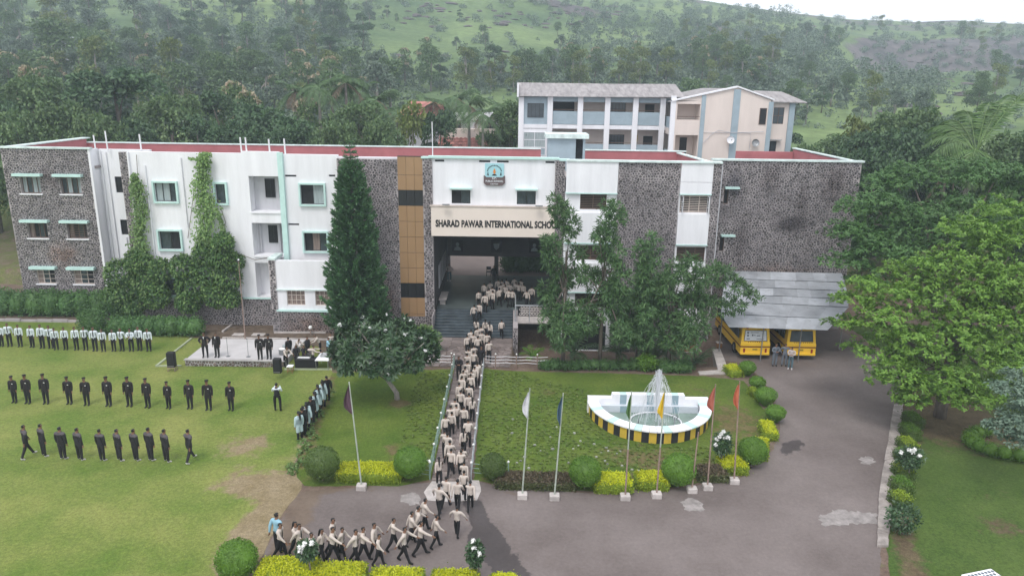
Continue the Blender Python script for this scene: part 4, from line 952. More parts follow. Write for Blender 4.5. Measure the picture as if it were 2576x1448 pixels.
r2 = MB(); r2.add([(-15, 96, 15.6), (-8.8, 96, 15.6), (-9.5, 99, 17.3), (-13.8, 99, 17.3), (-15, 102, 15.6)], [(0, 1, 2, 3), (0, 3, 4)]); r2.build('roof', M['tile'], hs)
for a, b, z0, z1, y in ((-8.5, -7.3, 9, 11.2, 96), (-5.8, -4.2, 9, 11.4, 96), (-3, -1.6, 9, 11.2, 96), (-12.5, -11.3, 13.5, 15.2, 97), (-4, -2.5, 13.9, 14.9, 97.9), (-8, -7, 13.9, 14.9, 97.9)):
    rwin(a, b, z0, z1, y-.01, 2, 'brownwood', 'dark', 1, hs)
hh = empty('hill_house', (-98, 190, 20)); tag(hh, 'small white house half hidden by trees high on the wooded hill', 'house')
c0 = up(185, 102, 190.0)
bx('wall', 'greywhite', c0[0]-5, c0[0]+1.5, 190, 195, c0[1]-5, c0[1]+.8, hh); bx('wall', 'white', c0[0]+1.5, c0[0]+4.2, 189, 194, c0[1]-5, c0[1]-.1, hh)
MB().add([(c0[0]+1.0, 188.5, c0[1]-.1), (c0[0]+4.8, 188.5, c0[1]-.1), (c0[0]+4.8, 194, c0[1]+1.2), (c0[0]+1.0, 194, c0[1]+1.2)], [(0, 1, 2, 3)]).build('roof', M['white'], hh)
for a in (-4.3, -3, -1.7, -.4, 2.4): bx('window', 'dark', c0[0]+a, c0[0]+a+.7, 188.9 if a > 2 else 189.9, 188.98 if a > 2 else 189.98, c0[1]-1.9, c0[1]-.5, hh)
# ------------------------------------------------------------------ trees of the wood and the hill
def trunk_mesh(hgt, r, limbs, m, rng, lean=0.0):
    mb = MB()
    mb.tube([(0, 0, -.4), (lean*.3, 0, hgt*.35), (lean*.8, .05, hgt*.7), (lean, 0, hgt)], [r*1.25, r, r*.75, r*.5], 7)
    for tgt in limbs:
        s = rng.uniform(.45, .85); b = Vector((lean*s, 0, hgt*s)); t = Vector(tgt); mid = (b+t)/2+Vector((0, 0, .08*(t-b).length))
        mb.tube([b, mid, t], [r*.5, r*.32, r*.12], 5)
    return mb.mesh('trunk', m, True)
def blob_set(rng, hw, z0, z1, n):
    out = []
    for i in range(n):
        t = (i+.5)/n; a = rng.uniform(0, 2*PI); z = z0+(z1-z0)*rng.uniform(.12, .95)
        prof = math.sin(PI*min(1, max(.12, (z-z0)/(z1-z0)))**.8)
        d = hw*.68*prof*math.sqrt(rng.uniform(.15, 1)); r = hw*rng.uniform(.28, .44)
        out.append(((d*math.cos(a), d*math.sin(a), z), (r, r, r*rng.uniform(.6, .85))))
    return out
def sublobes(blobs, m, rng, k=.42, flat=.6):
    out = []
    for (c, r) in blobs:
        for i in range(m):
            v = rng.normal(size=3); v[2] = abs(v[2])*.9-.25; v /= np.linalg.norm(v); q = rng.uniform(.55, .98)
            s = r[0]*k*rng.uniform(.7, 1.25); out.append(((c[0]+v[0]*r[0]*q, c[1]+v[1]*r[1]*q, c[2]+v[2]*r[2]*q), (s, s, s*flat)))
    return out
def make_tree(name, hgt, hw, cb, nb, nl, L, lm, tm, seed, cluster=9, bloom=None, trunk_r=.22):
    rng = np.random.default_rng(seed); pr = random.Random(seed)
    root = empty(name)
    bl = blob_set(rng, hw, cb, hgt, nb)
    put('trunk', trunk_mesh(hgt*.8, trunk_r, [b[0] for b in bl[:6]], tm, pr, pr.uniform(-.5, .5)), root)
    part_np('crown', crown_arrays(sublobes(bl, 7, rng) if hgt > 11 else sublobes(bl, 5, rng, .60, .85), nl, L, L*.55, rng, cluster=0, shell=(.7, 1.05), upbias=.45, droop=.1), lm, root)
    if bloom:
        bl2 = [(c, (r[0]*1.04, r[1]*1.04, r[2]*1.06)) for c, r in bl if c[2] > cb+(hgt-cb)*.45]
        part_np('blossom', crown_arrays(bl2, nl//4, L*.8, L*.6, rng, upbias=.9, cluster=30, shell=(.98, 1.12)), bloom, root)
    root['h'] = hgt
    return root
PROT = {
 'dark': [make_tree('broadleaf_tree', 12, 5.2, 2.2, 13, 7600, .40, M['l_dark'], M['bark'], 1), make_tree('broadleaf_tree', 12, 4.2, 2.0, 12, 6600, .38, M['l_dark'], M['bark'], 2), make_tree('broadleaf_tree', 12, 5.8, 3.0, 14, 8000, .40, M['l_mid'], M['bark'], 3)],
 'grey': [make_tree('hill_tree', 9, 3.4, 1.2, 10, 2000, .5, M['l_greyhaze'], M['barkgrey'], 4), make_tree('hill_tree', 9, 2.8, 1.0, 9, 1700, .46, M['l_greyhaze'], M['barkgrey'], 5), make_tree('hill_tree', 9, 4.0, 1.4, 11, 2100, .52, M['l_mid'], M['barkgrey'], 6)],
 'yel': [make_tree('pale_tree', 9, 3.2, 1.8, 10, 2100, .46, M['l_yel'], M['barkgrey'], 7)],
 'bloom': [make_tree('blossoming_tree', 10, 3.6, 2.2, 11, 2100, .5, M['l_mid'], M['bark'], 8, bloom=M['l_bloom'])],
}
def frond(L, droop, nl, lw, rng, rise=.55, wr=.085):
    "one frond along +x: rib and leaflets"
    P = []; D = []; N = []; LL = []
    for i in range(nl):
        t = .12+.88*i/nl
        x = L*(t-.18*droop*t*t); z = L*(rise*t-droop*t*t)
        dx = 1-.36*droop*t; dz = rise-2*droop*t; d = np.array([dx, 0, dz]); d /= np.linalg.norm(d)
        for s in (-1, 1):
            P.append((x, 0, z)); q = d*.55+np.array([0, s*1.0, -.35])+rng.normal(size=3)*.08; D.append(q); N.append((-d[2], 0, d[0]+.2)); LL.append(lw*math.sin(PI*(.12+.80*t))**.7*rng.uniform(.85, 1.1))
    LL = np.array(LL)
    V, F = leaves(np.array(P, float), np.array(D, float), np.array(N, float), LL, LL*wr)
    rb = MB(); rb.tube([(L*(t-.18*droop*t*t), 0, L*(rise*t-droop*t*t)) for t in [i/7 for i in range(8)]], [.05*(1-.8*i/7) for i in range(8)], 4)
    RV = np.array(rb.v); RF = np.array([f for q in rb.f for f in ([q] if len(q) == 3 else [(q[0], q[1], q[2]), (q[0], q[2], q[3])])])
    return join((V, F), (RV, RF))
def make_palm(name, hgt, L, n, lm, seed, lw=.9, dry=5, nl=34, r=.2, curve=0.0, lo=-.25, hi=1.15, wr=.085):
    rng = np.random.default_rng(seed); root = empty(name)
    mb = MB(); mb.tube([(curve*(i/8)**2, 0, -.4+(hgt+.4)*i/8) for i in range(9)], [r*1.25]+[r]*6+[r*.8, r*.55], 8); mb.build('trunk', M['barkgrey'], root, True)
    parts = []; drys = []
    for i in range(n+dry):
        isd = i >= n
        rise = -.35 if isd else lo+(hi-lo)*(((i*.618) % 1))
        V, F = frond(L*(.7 if isd else rng.uniform(.88, 1.08)), .72 if not isd else .55, nl, lw, rng, rise, wr)
        a = i*2.399+rng.uniform(-.2, .2); c, s = math.cos(a), math.sin(a)
        V = V@np.array([[c, s, 0], [-s, c, 0], [0, 0, 1]])+np.array([curve, 0, hgt])
        (drys if isd else parts).append((V, F))
    for p in parts: part_np('frond', p, lm, root)
    for p in drys: part_np('dry_frond', p, M['l_dry'], root)
    root['h'] = hgt
    return root
PROT['palm'] = [make_palm('palm_tree', 16, 3.4, 16, M['l_palm'], 21, .95, 2, 30, .2), make_palm('palm_tree', 16, 3.1, 14, M['l_palm'], 22, .85, 3, 28, .2)]
PLAB = {'dark': ('dark green broadleaf tree with a dense crown in the wood behind the school', 'tree', 'dark broadleaf trees behind the school'),
 'grey': ('loose grey-green tree on the hazy wooded hillside', 'tree', 'grey-green trees on the hillside'),
 'yel': ('pale yellow-green tree with a soft round crown on the hillside', 'tree', 'pale yellow-green trees on the hillside'),
 'bloom': ('green tree with patches of cream blossom in the wood', 'tree', 'cream-blossomed trees in the wood'),
 'palm': ('tall royal palm with drooping fronds behind the school roof', 'palm tree', 'royal palms behind the school')}
USED = set()
def where(x, y):
    u = x/y
    if y < 104: return 'just behind the school' if u < .5 else 'behind the bus shed trees'
    if y > 300: return 'high on the open hill' if u > -.15 else 'high in the wooded slope'
    if u < -.42: return 'below the hill house'
    if u < -.12: return 'behind the palms'
    if u < .33: return 'behind the classroom block'
    return 'below the rock face'
def place_tree(kind, x, y, z, s, sx=None, label=None):
    pr = R.choice(PROT[kind])
    if pr.name in USED: o = copy_tree(pr)
    else: o = pr; USED.add(pr.name)
    o.location = (x, y, z-.2); o.rotation_euler = (0, 0, R.uniform(0, 6.28)); q = sx or s*R.uniform(.9, 1.12); o.scale = (q, q, s)
    l = PLAB[kind]; hgt = s*(pr['h'] if kind != 'palm' else 9); sz = 'tall' if hgt > 10.5 else ('small' if hgt < 7 else 'middling'); wd = 'wide-crowned' if q > s*1.05 else 'slender'
    txt = {'dark': 'dark broadleaf tree', 'grey': 'grey-green tree', 'yel': 'pale yellow-green tree', 'bloom': 'tree with cream blossom', 'palm': 'royal palm with drooping fronds'}[kind]
    wh = where(x, y); tag(o, label or '%s %s %s %s' % (sz, wd, txt, wh), l[1], '%s %s' % (l[2].split(' behind')[0].split(' on ')[0].split(' in ')[0], wh) if not label else None)
    return o
# rows right behind the school: bearing of the top, distance, crown half width in metres
near = [('dark', 75, 205, 88, 6.0), ('dark', 280, 172, 90, 8.0), ('dark', 425, 252, 82, 5.5), ('dark', 545, 238, 86, 6.0), ('dark', 160, 268, 80, 5), ('dark', 335, 300, 78, 4.5), ('dark', 650, 262, 84, 5.5), ('dark', 30, 290, 79, 5), ('dark', 500, 300, 78, 4.5), ('dark', 610, 305, 78, 4),
 ('dark', 735, 292, 80, 4.5), ('dark', 905, 270, 84, 5), ('dark', 850, 318, 77.5, 3.6), ('dark', 1105, 275, 86, 3.4), ('dark', 1288, 262, 90, 4.6), ('dark', 960, 315, 79, 3.4), ('dark', -60, 230, 84, 6.5), ('dark', 245, 300, 76.5, 4), ('dark', 700, 330, 76.5, 3.6),
 ('yel', 1040, 285, 81, 2.8), ('bloom', 590, 232, 94, 3.5), ('bloom', 625, 255, 92, 3.2), ('bloom', 75, 195, 97, 3.6), ('bloom', 770, 270, 90, 3.6),
 ('palm', 800, 195, 86, 4.2), ('palm', 868, 180, 92, 5), ('palm', 740, 205, 95, 4.6), ('palm', 945, 225, 90, 4.6), ('palm', 1000, 262, 86, 4.2), ('palm', 1215, 262, 86, 4.2), ('palm', 1090, 232, 97, 4.8), ('palm', 1150, 222, 100, 4.8), ('palm', 1265, 248, 96, 4.4), ('palm', 905, 205, 98, 4.8), ('palm', 1180, 240, 92, 4.2),
 ('grey', 120, 62, 172, 6.5), ('grey', 215, 96, 160, 3.2), ('yel', 235, 108, 150, 4.2), ('yel', 430, 112, 150, 4.2) , ('dark', 2110, 340, 95, 4.5), ('dark', 2035, 372, 82, 3.2), ('dark', 2150, 352, 88, 4.5), ('dark', 2240, 292, 84, 5.0), ('dark', 2330, 285, 80, 5.2), ('dark', 2190, 330, 78, 4.2), ('dark', 2280, 320, 74, 4.6), ('dark', 2560, 345, 74, 4.6), ('dark', 2400, 300, 76, 4.5), ('yel', 2160, 322, 82, 2.6), ('dark', 1985, 330, 102, 3.6), ('dark', 2210, 372, 70, 4.0)]
for k, px, py, Y, hw in near:
    x, zt = up(px, py, Y); zb = terr(x, Y) if abs(x) < 30 or Y > 82 else 0.0
    zb = min(zb, zt-3)
    if k == 'palm':
        q = hw/4.4; place_tree(k, x, Y, zt-1.2*q-16*q+.2, q, q, 'royal palm with a bare grey trunk rising beside the red-tiled porch' if px == 1215 else ('royal palm with a thick pale trunk standing clear above the school roof' if px == 800 else None))
    else:
        pr = PROT[k][0]; s = (zt-zb)/pr['h']; place_tree(k, x, Y, zb, s, hw/{'dark': 4.9, 'yel': 3.2, 'bloom': 3.6, 'grey': 3.4}[k])
for x, y, q in ((44, 62, 1.1), (53, 72, 1.25), (47, 49, .95), (62, 60, 1.2), (58, 84, 1.2)):
    place_tree('dark', x, y, 0.0, q)
def hit(px, py):
    d = ray(px, py); t = 95/d[1]
    while t*d[1] < 560:
        x, y, z = d[0]*t, d[1]*t, CAM_H+d[2]*t
        if z < terr(x, y): return x, y, terr(x, y)
        t += max(1.0, t*.006)
    return None
placed = []
def scatter(n, fx, kinds, hs, dmin):
    c = 0; tries = 0
    while c < n and tries < n*30:
        tries += 1
        p = fx()
        if p is None: continue
        q = hit(*p)
        if not q or q[1] < 98: continue
        if abs(q[0]-12) < 24 and q[1] < 104: continue
        if any((q[0]-a)**2+(q[1]-b)**2 < (dmin*(.6+q[1]/400))**2 for a, b in placed): continue
        placed.append((q[0], q[1])); c += 1
        k = R.choice(kinds); hgt = R.uniform(*hs); pr = PROT[k][0]
        place_tree(k, q[0], q[1], q[2], hgt/pr['h'])
opening = lambda x, y: ((x-1180)/260)**2+((y-95)/95)**2 < 1 or ((x-330)/70)**2+((y-45)/28)**2 < 1 or (abs(x-185) < 45 and 85 < y < 125)
def left():
    x, y = R.uniform(-80, 1030), R.uniform(52, 330)
    return None if opening(x, y) or (y < 80 and R.random() < .45) else (x, y)
def leftedge():
    x, y = R.uniform(0, 1000), R.uniform(0, 70); return None if opening(x, y) else (x, y)
def mid():
    x, y = R.uniform(980, 1950), R.uniform(165, 235); return None if opening(x, y) else (x, y)
def right():
    x, y = R.uniform(1650, 2600), R.uniform(75, 330)
    if 2200 < x < 2450 and 120 < y < 285: return None
    if x > 2000 and y > 250 and R.random() < .6: return None
    return (x, y)
def top(): return (R.uniform(900, 2600), R.uniform(20, 180))
scatter(135, left, ['dark', 'grey', 'grey', 'grey', 'yel', 'bloom'], (7, 12.5), 3.6)
scatter(48, mid, ['grey', 'dark', 'grey', 'bloom', 'yel'], (6, 10.5), 3.4)
scatter(18, leftedge, ['grey', 'dark'], (6, 9), 7)
scatter(92, right, ['grey', 'grey', 'grey', 'dark', 'yel'], (4, 8.5), 4.2)
scatter(30, top, ['grey', 'grey', 'dark'], (3.0, 6), 5)
def pxof(o):
    p = o.location; return p.x/p.y
byl = {}
for o in list(COL.objects):
    if o.parent is None and o.get('category') in ('tree', 'palm tree') and o.get('group'): byl.setdefault(o['label'], []).append(o)
for l, os_ in byl.items():
    if 1 < len(os_) <= 40:
        os_.sort(key=pxof)
        for i, o in enumerate(os_): o['label'] = '%s, %s from left' % (l.replace('just behind', 'behind').replace('drooping fronds ', 'long fronds '), ordn(i))
# scrub too small to count
rng = np.random.default_rng(5); bl = []
while len(bl) < 2600:
    px, py = R.uniform(-60, 2640), R.uniform(5, 330); q = hit(px, py)
    if not q: continue
    if opening(px, py) and R.random() < .72: continue
    r = R.uniform(.35, 1.5)*(q[1]/260); bl.append(((q[0], q[1], q[2]+r*.5), (r*1.2, r*1.2, r*.85)))
scrub = part_np('hillside_scrub', crown_arrays(bl, 120000, .6, .42, rng, shell=(.4, 1.05)), M['l_greyhaze'])
scrub['kind'] = 'stuff'
bl = []
while len(bl) < 1900:
    px, py = (R.uniform(-90, 1020), R.uniform(60, 330)) if len(bl) < 850 else ((R.uniform(980, 1960), R.uniform(160, 235)) if len(bl) < 1050 else ((R.uniform(1650, 2350), R.uniform(90, 270)) if len(bl) < 1650 else (R.uniform(1400, 2600), R.uniform(30, 160))))
    if opening(px, py): continue
    q = hit(px, py)
    if not q or q[1] < 97 or (abs(q[0]-12) < 24 and q[1] < 104) or (q[0]/q[1] > .41 and q[1] > 300): continue
    r = R.uniform(.8, 2.3)*(.55+q[1]/420); bl.append(((q[0], q[1], q[2]+r*.6), (r*1.15, r*1.15, r*R.uniform(.7, 1.3))))
ug = part_np('wood_undergrowth', crown_arrays(bl, 135000, .7, .45, rng, shell=(.5, 1.06), cluster=8), M['l_greyhaze']); ug['kind'] = 'stuff'
# outcrops on the slope
oc = MB()
for i in range(120):
    px, py = (R.uniform(980, 1560), R.uniform(10, 75)) if i < 60 else ((R.uniform(2190, 2470), R.uniform(120, 290)) if i < 95 else (R.uniform(1000, 2600), R.uniform(10, 190)))
    q = hit(px, py)
    if not q: continue
    r = R.uniform(.5, 1.7); oc.ball((q[0], q[1], q[2]-.1), r, 6, 4, (R.uniform(1.0, 2.4), 1.0, R.uniform(.35, .7)))
M['rock'] = mat('hill_rock', (.115, .095, .098), .95, .3, .3, bump=.5, bscale=2)
oc.v = [(x+R.uniform(-.25, .25), y+R.uniform(-.25, .25), z+R.uniform(-.15, .15)) for x, y, z in oc.v]
o_ = oc.build('rock_outcrops', M['rock']); o_['kind'] = 'stuff'

# ------------------------------------------------------------------ trees near the drive
def rosettes(blobs, nh, k, L, Wd, rng):
    B = np.array([[*c, *r] for c, r in blobs], float); wgt = B[:, 3]**2; wgt /= wgt.sum()
    i = rng.choice(len(B), nh, p=wgt); d = unit(nh, rng); d[:, 2] = np.abs(d[:, 2])*.95-.28; d /= np.linalg.norm(d, axis=1, keepdims=True)
    lump = 1+.13*np.sin(d[:, 0]*7+i)*np.cos(d[:, 1]*6+2*i)
    H = B[i, :3]+d*B[i, 3:6]*(rng.uniform(.80, 1.04, nh)*lump)[:, None]
    O = d*.55+np.array([0, 0, .75]); O /= np.linalg.norm(O, axis=1, keepdims=True)
    H = np.repeat(H, k, 0); O = np.repeat(O, k, 0); n = len(H)
    t = rng.normal(size=(n, 3)); t -= O*(t*O).sum(1, keepdims=True)*.85; t /= np.linalg.norm(t, axis=1, keepdims=True)
    s = rng.uniform(.7, 1.2, n)
    return leaves(H+rng.normal(size=(n, 3))*L*.18, t+O*rng.uniform(-.25, .55, (n, 1)), O+rng.normal(size=(n, 3))*.25, L*s, Wd*s)
def big_tree(name, base, hgt, blobs, n, L, Wd, lm, seed, label, droop=.3, limbs=8, tr=.32, cluster=7, ros=0):
    rng = np.random.default_rng(seed); pr = random.Random(seed)
    root = empty(name, base); tag(root, label, 'tree')
    bl = [((c[0]-base[0], c[1]-base[1], c[2]-base[2]), r) for c, r in blobs]
    t = put('trunk', trunk_mesh(hgt*.75, tr, [b[0] for b in bl[:limbs]], M['bark'], pr), root); t.matrix_parent_inverse = Matrix()
    o = part_np('crown', rosettes(sublobes(bl, 15, rng, .40, .52), n//ros, ros, L, Wd, rng) if ros else crown_arrays(bl, n, L, Wd, rng, droop=droop, cluster=cluster, shell=(.62, 1.07)), lm, root); o.matrix_parent_inverse = Matrix()
    return root
def lobes(items):
    "each lobe: bearing of its centre, distance, radius"
    out = []
    for px, py, Y, r in items:
        x, z = up(px, py, Y); out.append(((x, Y, z), (r, r*.95, r*.62)))
    return out
bt = lobes([(2260, 800, 41, 2.1), (2220, 890, 40.5, 1.6), (2350, 760, 41.5, 2.3), (2450, 700, 42, 2.4), (2540, 640, 42.5, 2.5), (2330, 930, 39.5, 2.1), (2270, 960, 39.2, 1.5), (2420, 860, 40, 2.3), (2520, 790, 41, 2.3), (2400, 980, 39, 1.7), (2480, 930, 39, 1.9), (2190, 830, 41.5, 1.3), (2580, 900, 40, 2.0), (2440, 590, 43.5, 1.7), (2540, 540, 44.5, 1.8), (2290, 1000, 38.8, 1.0), (2150, 880, 42.0, .9), (2620, 720, 42, 2.5), (2370, 660, 42.5, 1.6), (2150, 765, 42, 1.3), (2112, 815, 41.8, .9), (2170, 720, 42.5, 1.2), (2230, 740, 42, 1.6), (2300, 690, 42.5, 1.6), (2335, 985, 38.5, 1.4), (2420, 1010, 38.4, 1.4), (2500, 990, 38.5, 1.5), (2240, 935, 39.2, 1.2), (2300, 860, 40.3, 1.6), (2385, 820, 40.8, 1.7), (2460, 790, 41, 1.7), (2210, 960, 39.4, .8), (2290, 1015, 38.4, .75), (2560, 840, 40, 1.8), (2480, 720, 42, 2.0), (2560, 715, 42, 2.0), (2430, 740, 41.5, 1.6), (2540, 765, 41, 1.8), (2590, 600, 43.5, 2.0), (2500, 600, 43.5, 1.7)])
big_tree('almond_tree', (26.5, 41.5, 0), 8, bt, 62000, .215, .105, M['l_bright'], 31, 'large bright green broadleaf tree overhanging the drive beside the bus shed', limbs=12, ros=10)
dt = lobes([(2150, 600, 50, 2.0), (2210, 530, 51, 2.4), (2130, 660, 49, 1.6), (2300, 470, 53, 2.6), (2400, 450, 54, 2.8), (2500, 460, 54, 2.8), (2330, 570, 50, 2.6), (2440, 540, 51, 2.4), (2230, 640, 48.5, 2.0), (2300, 650, 48, 2.0), (2560, 560, 52, 2.6), (2600, 480, 54, 2.8), (2180, 710, 48, 1.5), (2230, 460, 54, 1.6), (2200, 590, 50, 2.0), (2390, 610, 49, 2.0)])
big_tree('rain_tree', (31, 51, 0), 10, dt, 66000, .205, .095, M['l_big'], 32, 'large deep green tree with layered branches in front of the right stone wall end', limbs=12, ros=9)
st = lobes([(2540, 990, 33, .9), (2575, 1060, 32.5, 1.0), (2520, 1085, 32.3, .8), (2590, 960, 33.5, 1.2), (2560, 1110, 32, .8), (2620, 1040, 33, 1.3)])
big_tree('silver_leaf_tree', (27.0, 33, 0), 4, st, 5600, .21, .10, M['l_silver'], 33, 'small grey-green large-leaved tree beside the curved clipped hedge', limbs=5, tr=.12, ros=9)
coco = make_palm('coconut_palm', 10.5, 5.2, 22, M['l_coco'], 35, 1.25, 1, 50, .24, .6, lo=-.25, hi=1.55, wr=.105)
cx_, cz_ = up(2455, 385, 64); coco.location = (cx_-.6, 64, 0); coco.scale = (1, 1, cz_/10.5); tag(coco, 'tall coconut palm with long feathery fronds above the trees', 'palm tree')

# silver oaks before the right wing
for i, (bxp, byp, top_y, topx, hw, lab) in enumerate([(1415, 920, 495, 1402, 1.5, 'slim feathery tree with a pale trunk nearest the entrance steps'), (1508, 918, 500, 1540, 1.65, 'slim feathery tree with a tall crown before the white window column'), (1600, 905, 590, 1645, 1.6, 'thin-stemmed feathery tree before the middle of the stone wall'), (1680, 918, 640, 1735, 1.7, 'dark-trunked feathery tree spreading towards the bus shed roof')]):
    x, y = at(bxp, byp); xt, zt = up(topx, top_y, y)
    rng = np.random.default_rng(40+i); bl = []
    for k in range(30):
        t = (k/29)**1.15; z = zt*(.24+.72*t); a = rng.uniform(0, 6.28); d = hw*1.75*(1-.70*t)*rng.uniform(.1, 1); r = hw*rng.uniform(.34, .56)*(1.1-.45*t)
        bl.append(((x+(xt-x)*t+d*math.cos(a), y+d*math.sin(a), z), (r, r, r*1.1)))
    if i == 3: bl += lobes([(1800, 690, 50.5, 1.3), (1850, 725, 50.5, 1.1), (1895, 745, 50.3, .7), (1800, 770, 50.5, 1.2), (1750, 760, 50, 1.2), (1850, 770, 50, .8)])
    bl += [bl[-1]]*0
    big_tree('silver_oak', (x, y, 0), zt*.92, bl, 9000 if i < 3 else 11000, .38, .085, M['l_oak'], 50+i, lab, droop=.35, limbs=24, tr=.13 if i != 2 else .07, cluster=10)

# Cook pine
px_, py_ = -11.95, 54.0
pine = empty('cook_pine', (px_, py_, 0)); tag(pine, 'tall dark green columnar pine in front of the stone facade', 'tree')
_, ptop = up(877, 352, py_)
rng = np.random.default_rng(61); P = []; D = []; N = []; LL = []
zz = 1.2; bmb = MB(); bmb.tube([(px_, py_, -.2), (px_, py_, 6), (px_, py_, ptop-.2)], [.22, .15, .03], 8)
PH = [(1.0, 2.5), (2.5, 2.6), (4.5, 2.3), (6.5, 2.0), (8, 1.82), (10, 1.50), (12, 1.12), (13.2, .85), (13.6, .72), (ptop-.95, .55), (ptop-.3, .25), (ptop, .1)]
while zz < ptop-.1:
    rad = lerp_tab(PH, zz)*(.96 if zz < ptop-1.5 else 1.0); nb = 9 if zz < ptop-1.4 else 5; off = rng.uniform(0, 6)
    for b in range(nb):
        a = off+2*PI*b/nb+rng.uniform(-.2, .2); rl = rad*rng.uniform(.8, 1.08); da = np.array([math.cos(a), math.sin(a), 0])
        if da[1] > .75 and zz < ptop-2: continue
        m = max(8, int(30*rl))
        pts = []
        for q in range(m):
            t = .15+.85*q/m
            pz = zz-.10*rl*math.sin(t*2.2)+.36*rl*t**3
            p = np.array([px_, py_, 0])+da*rl*t+np.array([0, 0, pz]); pts.append(p)
            for k in range(3 if rl > .7 else 2):
                s = rng.normal(size=3)*.55; P.append(p+rng.normal(size=3)*.03); D.append(da*.55+np.array([0, 0, .45])+s*.55); N.append(rng.normal(size=3)); LL.append(rng.uniform(.22, .42)*(1 if rl > .7 else .6))
        bmb.tube([(px_, py_, zz), pts[len(pts)//2], pts[-1]], [.035, .025, .012], 4, False)
    zz += .30 if zz < ptop-1.5 else .36
LL = np.array(LL)
part_np('foliage', leaves(np.array(P), np.array(D), np.array(N), LL, LL*.34), M['l_pine'], pine)
bmb.build('trunk', M['bark'], pine)
# frangipani
fx, fy = at(1000, 1004)
fr = empty('frangipani_tree', (fx, fy, 0)); tag(fr, 'low spreading frangipani with a bent forked trunk and white flowers on the lawn', 'tree')
heads = []; rng = np.random.default_rng(71); fb = MB()
c1 = up(975, 955, fy); c2 = up(935, 930, fy-.2)
fk = (c1[0], fy, c1[1])
fb.tube([(fx, fy, -.2), (fx-.05, fy, .45), fk], [.20, .16, .14], 8)
ctr = up(958, 878, fy); cc = np.array([ctr[0], fy, ctr[1]])
def inshape(d): return np.array([3.3*d[0], 2.9*d[1], 2.0*d[2]])
for i in range(560):
    d = unit(1, rng)[0]; d[2] = abs(d[2])*1.0-.42; d /= np.linalg.norm(d); heads.append(cc+inshape(d)*rng.uniform(.72, 1.0)*(1+.12*math.sin(3*d[0]*5)*math.cos(4*d[1])))
for i in range(9):
    a = 2*PI*i/9; m1 = np.array(fk)+np.array([.9*math.cos(a), .8*math.sin(a), .75]); e = cc+inshape(np.array([math.cos(a)*.6, math.sin(a)*.6, .1]))
    fb.tube([fk, m1, e], [.10, .075, .04], 6)
    for k in range(3): fb.tube([m1+(e-m1)*.4, e+rng.normal(size=3)*.5], [.05, .025], 5)
fb.build('trunk', M['barkgrey'], fr, True)
P = []; D = []; N = []; LL = []
for h_ in heads:
    o = (h_-cc)/np.array([3.3, 2.9, 2.0]); o /= np.linalg.norm(o)
    for k in range(15):
        t = rng.normal(size=3); t -= o*t.dot(o)*.7; t /= np.linalg.norm(t); d = t+o*rng.uniform(.1, .9); P.append(h_+rng.normal(size=3)*.04); D.append(d); N.append(o+np.array([0, 0, .4])); LL.append(rng.uniform(.30, .46))
LL = np.array(LL)
part_np('crown', leaves(np.array(P), np.array(D), np.array(N), LL, LL*.33), M['l_frang'], fr)
def flower_cluster(c, r, parent, n=10, name='flower_cluster'):
    P = c+unit(n, NR)*r*.5; d = unit(n, NR); d[:, 2] = abs(d[:, 2])
    mb = MB()
    for p, q in zip(P, d):
        t = np.cross(q, [0, 0, 1.0])+.01; t /= np.linalg.norm(t); b = np.cross(q, t)
        vs = [p+q*.02]+[p+(t*math.cos(2*PI*k/5)+b*math.sin(2*PI*k/5))*r*.55+q*.05 for k in range(5)]
        mid = [p+(t*math.cos(2*PI*(k+.5)/5)+b*math.sin(2*PI*(k+.5)/5))*r*.25+q*.02 for k in range(5)]
        mb.add(vs+mid, [(0, 6+(k-1) % 5, 1+k, 6+k) for k in range(5)])
    return mb.build(name, M['petal'], parent)
for q, (a_, b_) in enumerate([(853, 815), (890, 830), (866, 845), (917, 825), (880, 812), (965, 815), (1010, 820), (995, 800), (970, 842), (1062, 870), (1058, 825), (975, 872), (1068, 905), (850, 895), (970, 940), (925, 905), (1025, 850), (935, 795)]):
    x, z = up(a_, b_, fy-1.9); best = min(heads, key=lambda h: (h[0]-x*(h[1]/(fy-1.9)))**2*1.0+(h[2]-z)**2+.03*h[1]); flower_cluster(np.array(best)+np.array([0, -.1, .12]), .11+.06*(q % 4 == 0), fr)
# ------------------------------------------------------------------ creepers, hedges and clipped plants
def plant(name, label, cat, loc, group=None):
    o = empty(name, loc); tag(o, label, cat, group); return o
def tri(mb):
    return np.array(mb.v, float), np.array([t for q in mb.f for t in [(q[0], q[i], q[i+1]) for i in range(1, len(q)-1)]])
CY = 57.05
def strand(pts, n, L, rng, depth=.22):
    ps = [(*up(x, y, CY), w_/33.0) for x, y, w_ in pts]
    P = []; D = []
    for i in range(n):
        k = rng.integers(0, len(ps)-1); t = rng.uniform(); a, b = ps[k], ps[k+1]
        x = a[0]+(b[0]-a[0])*t; z = a[1]+(b[1]-a[1])*t; w_ = a[2]+(b[2]-a[2])*t
        P.append((x+np.clip(rng.normal()*.42, -1.1, 1.1)*w_, CY-abs(rng.normal())*depth, z)); D.append((rng.normal()*.5, -.35, -.6+rng.normal()*.35))
    N = np.tile([0, -1.0, .5], (n, 1))+rng.normal(size=(n, 3))*.3; LL = rng.uniform(.7, 1.3, n)*L
    return leaves(np.array(P), np.array(D), N, LL, LL*.6)
rng = np.random.default_rng(81)
cr = plant('wall_creeper', 'green creeper with two climbing strands and a bushy base covering the white wall', 'creeper', (-26, 57, 0))
part_np('climbing_strand', strand([(340, 435, 5), (348, 470, 20), (356, 530, 22), (352, 590, 22), (360, 650, 34)], 1900, .22, rng), M['l_vine'], cr)
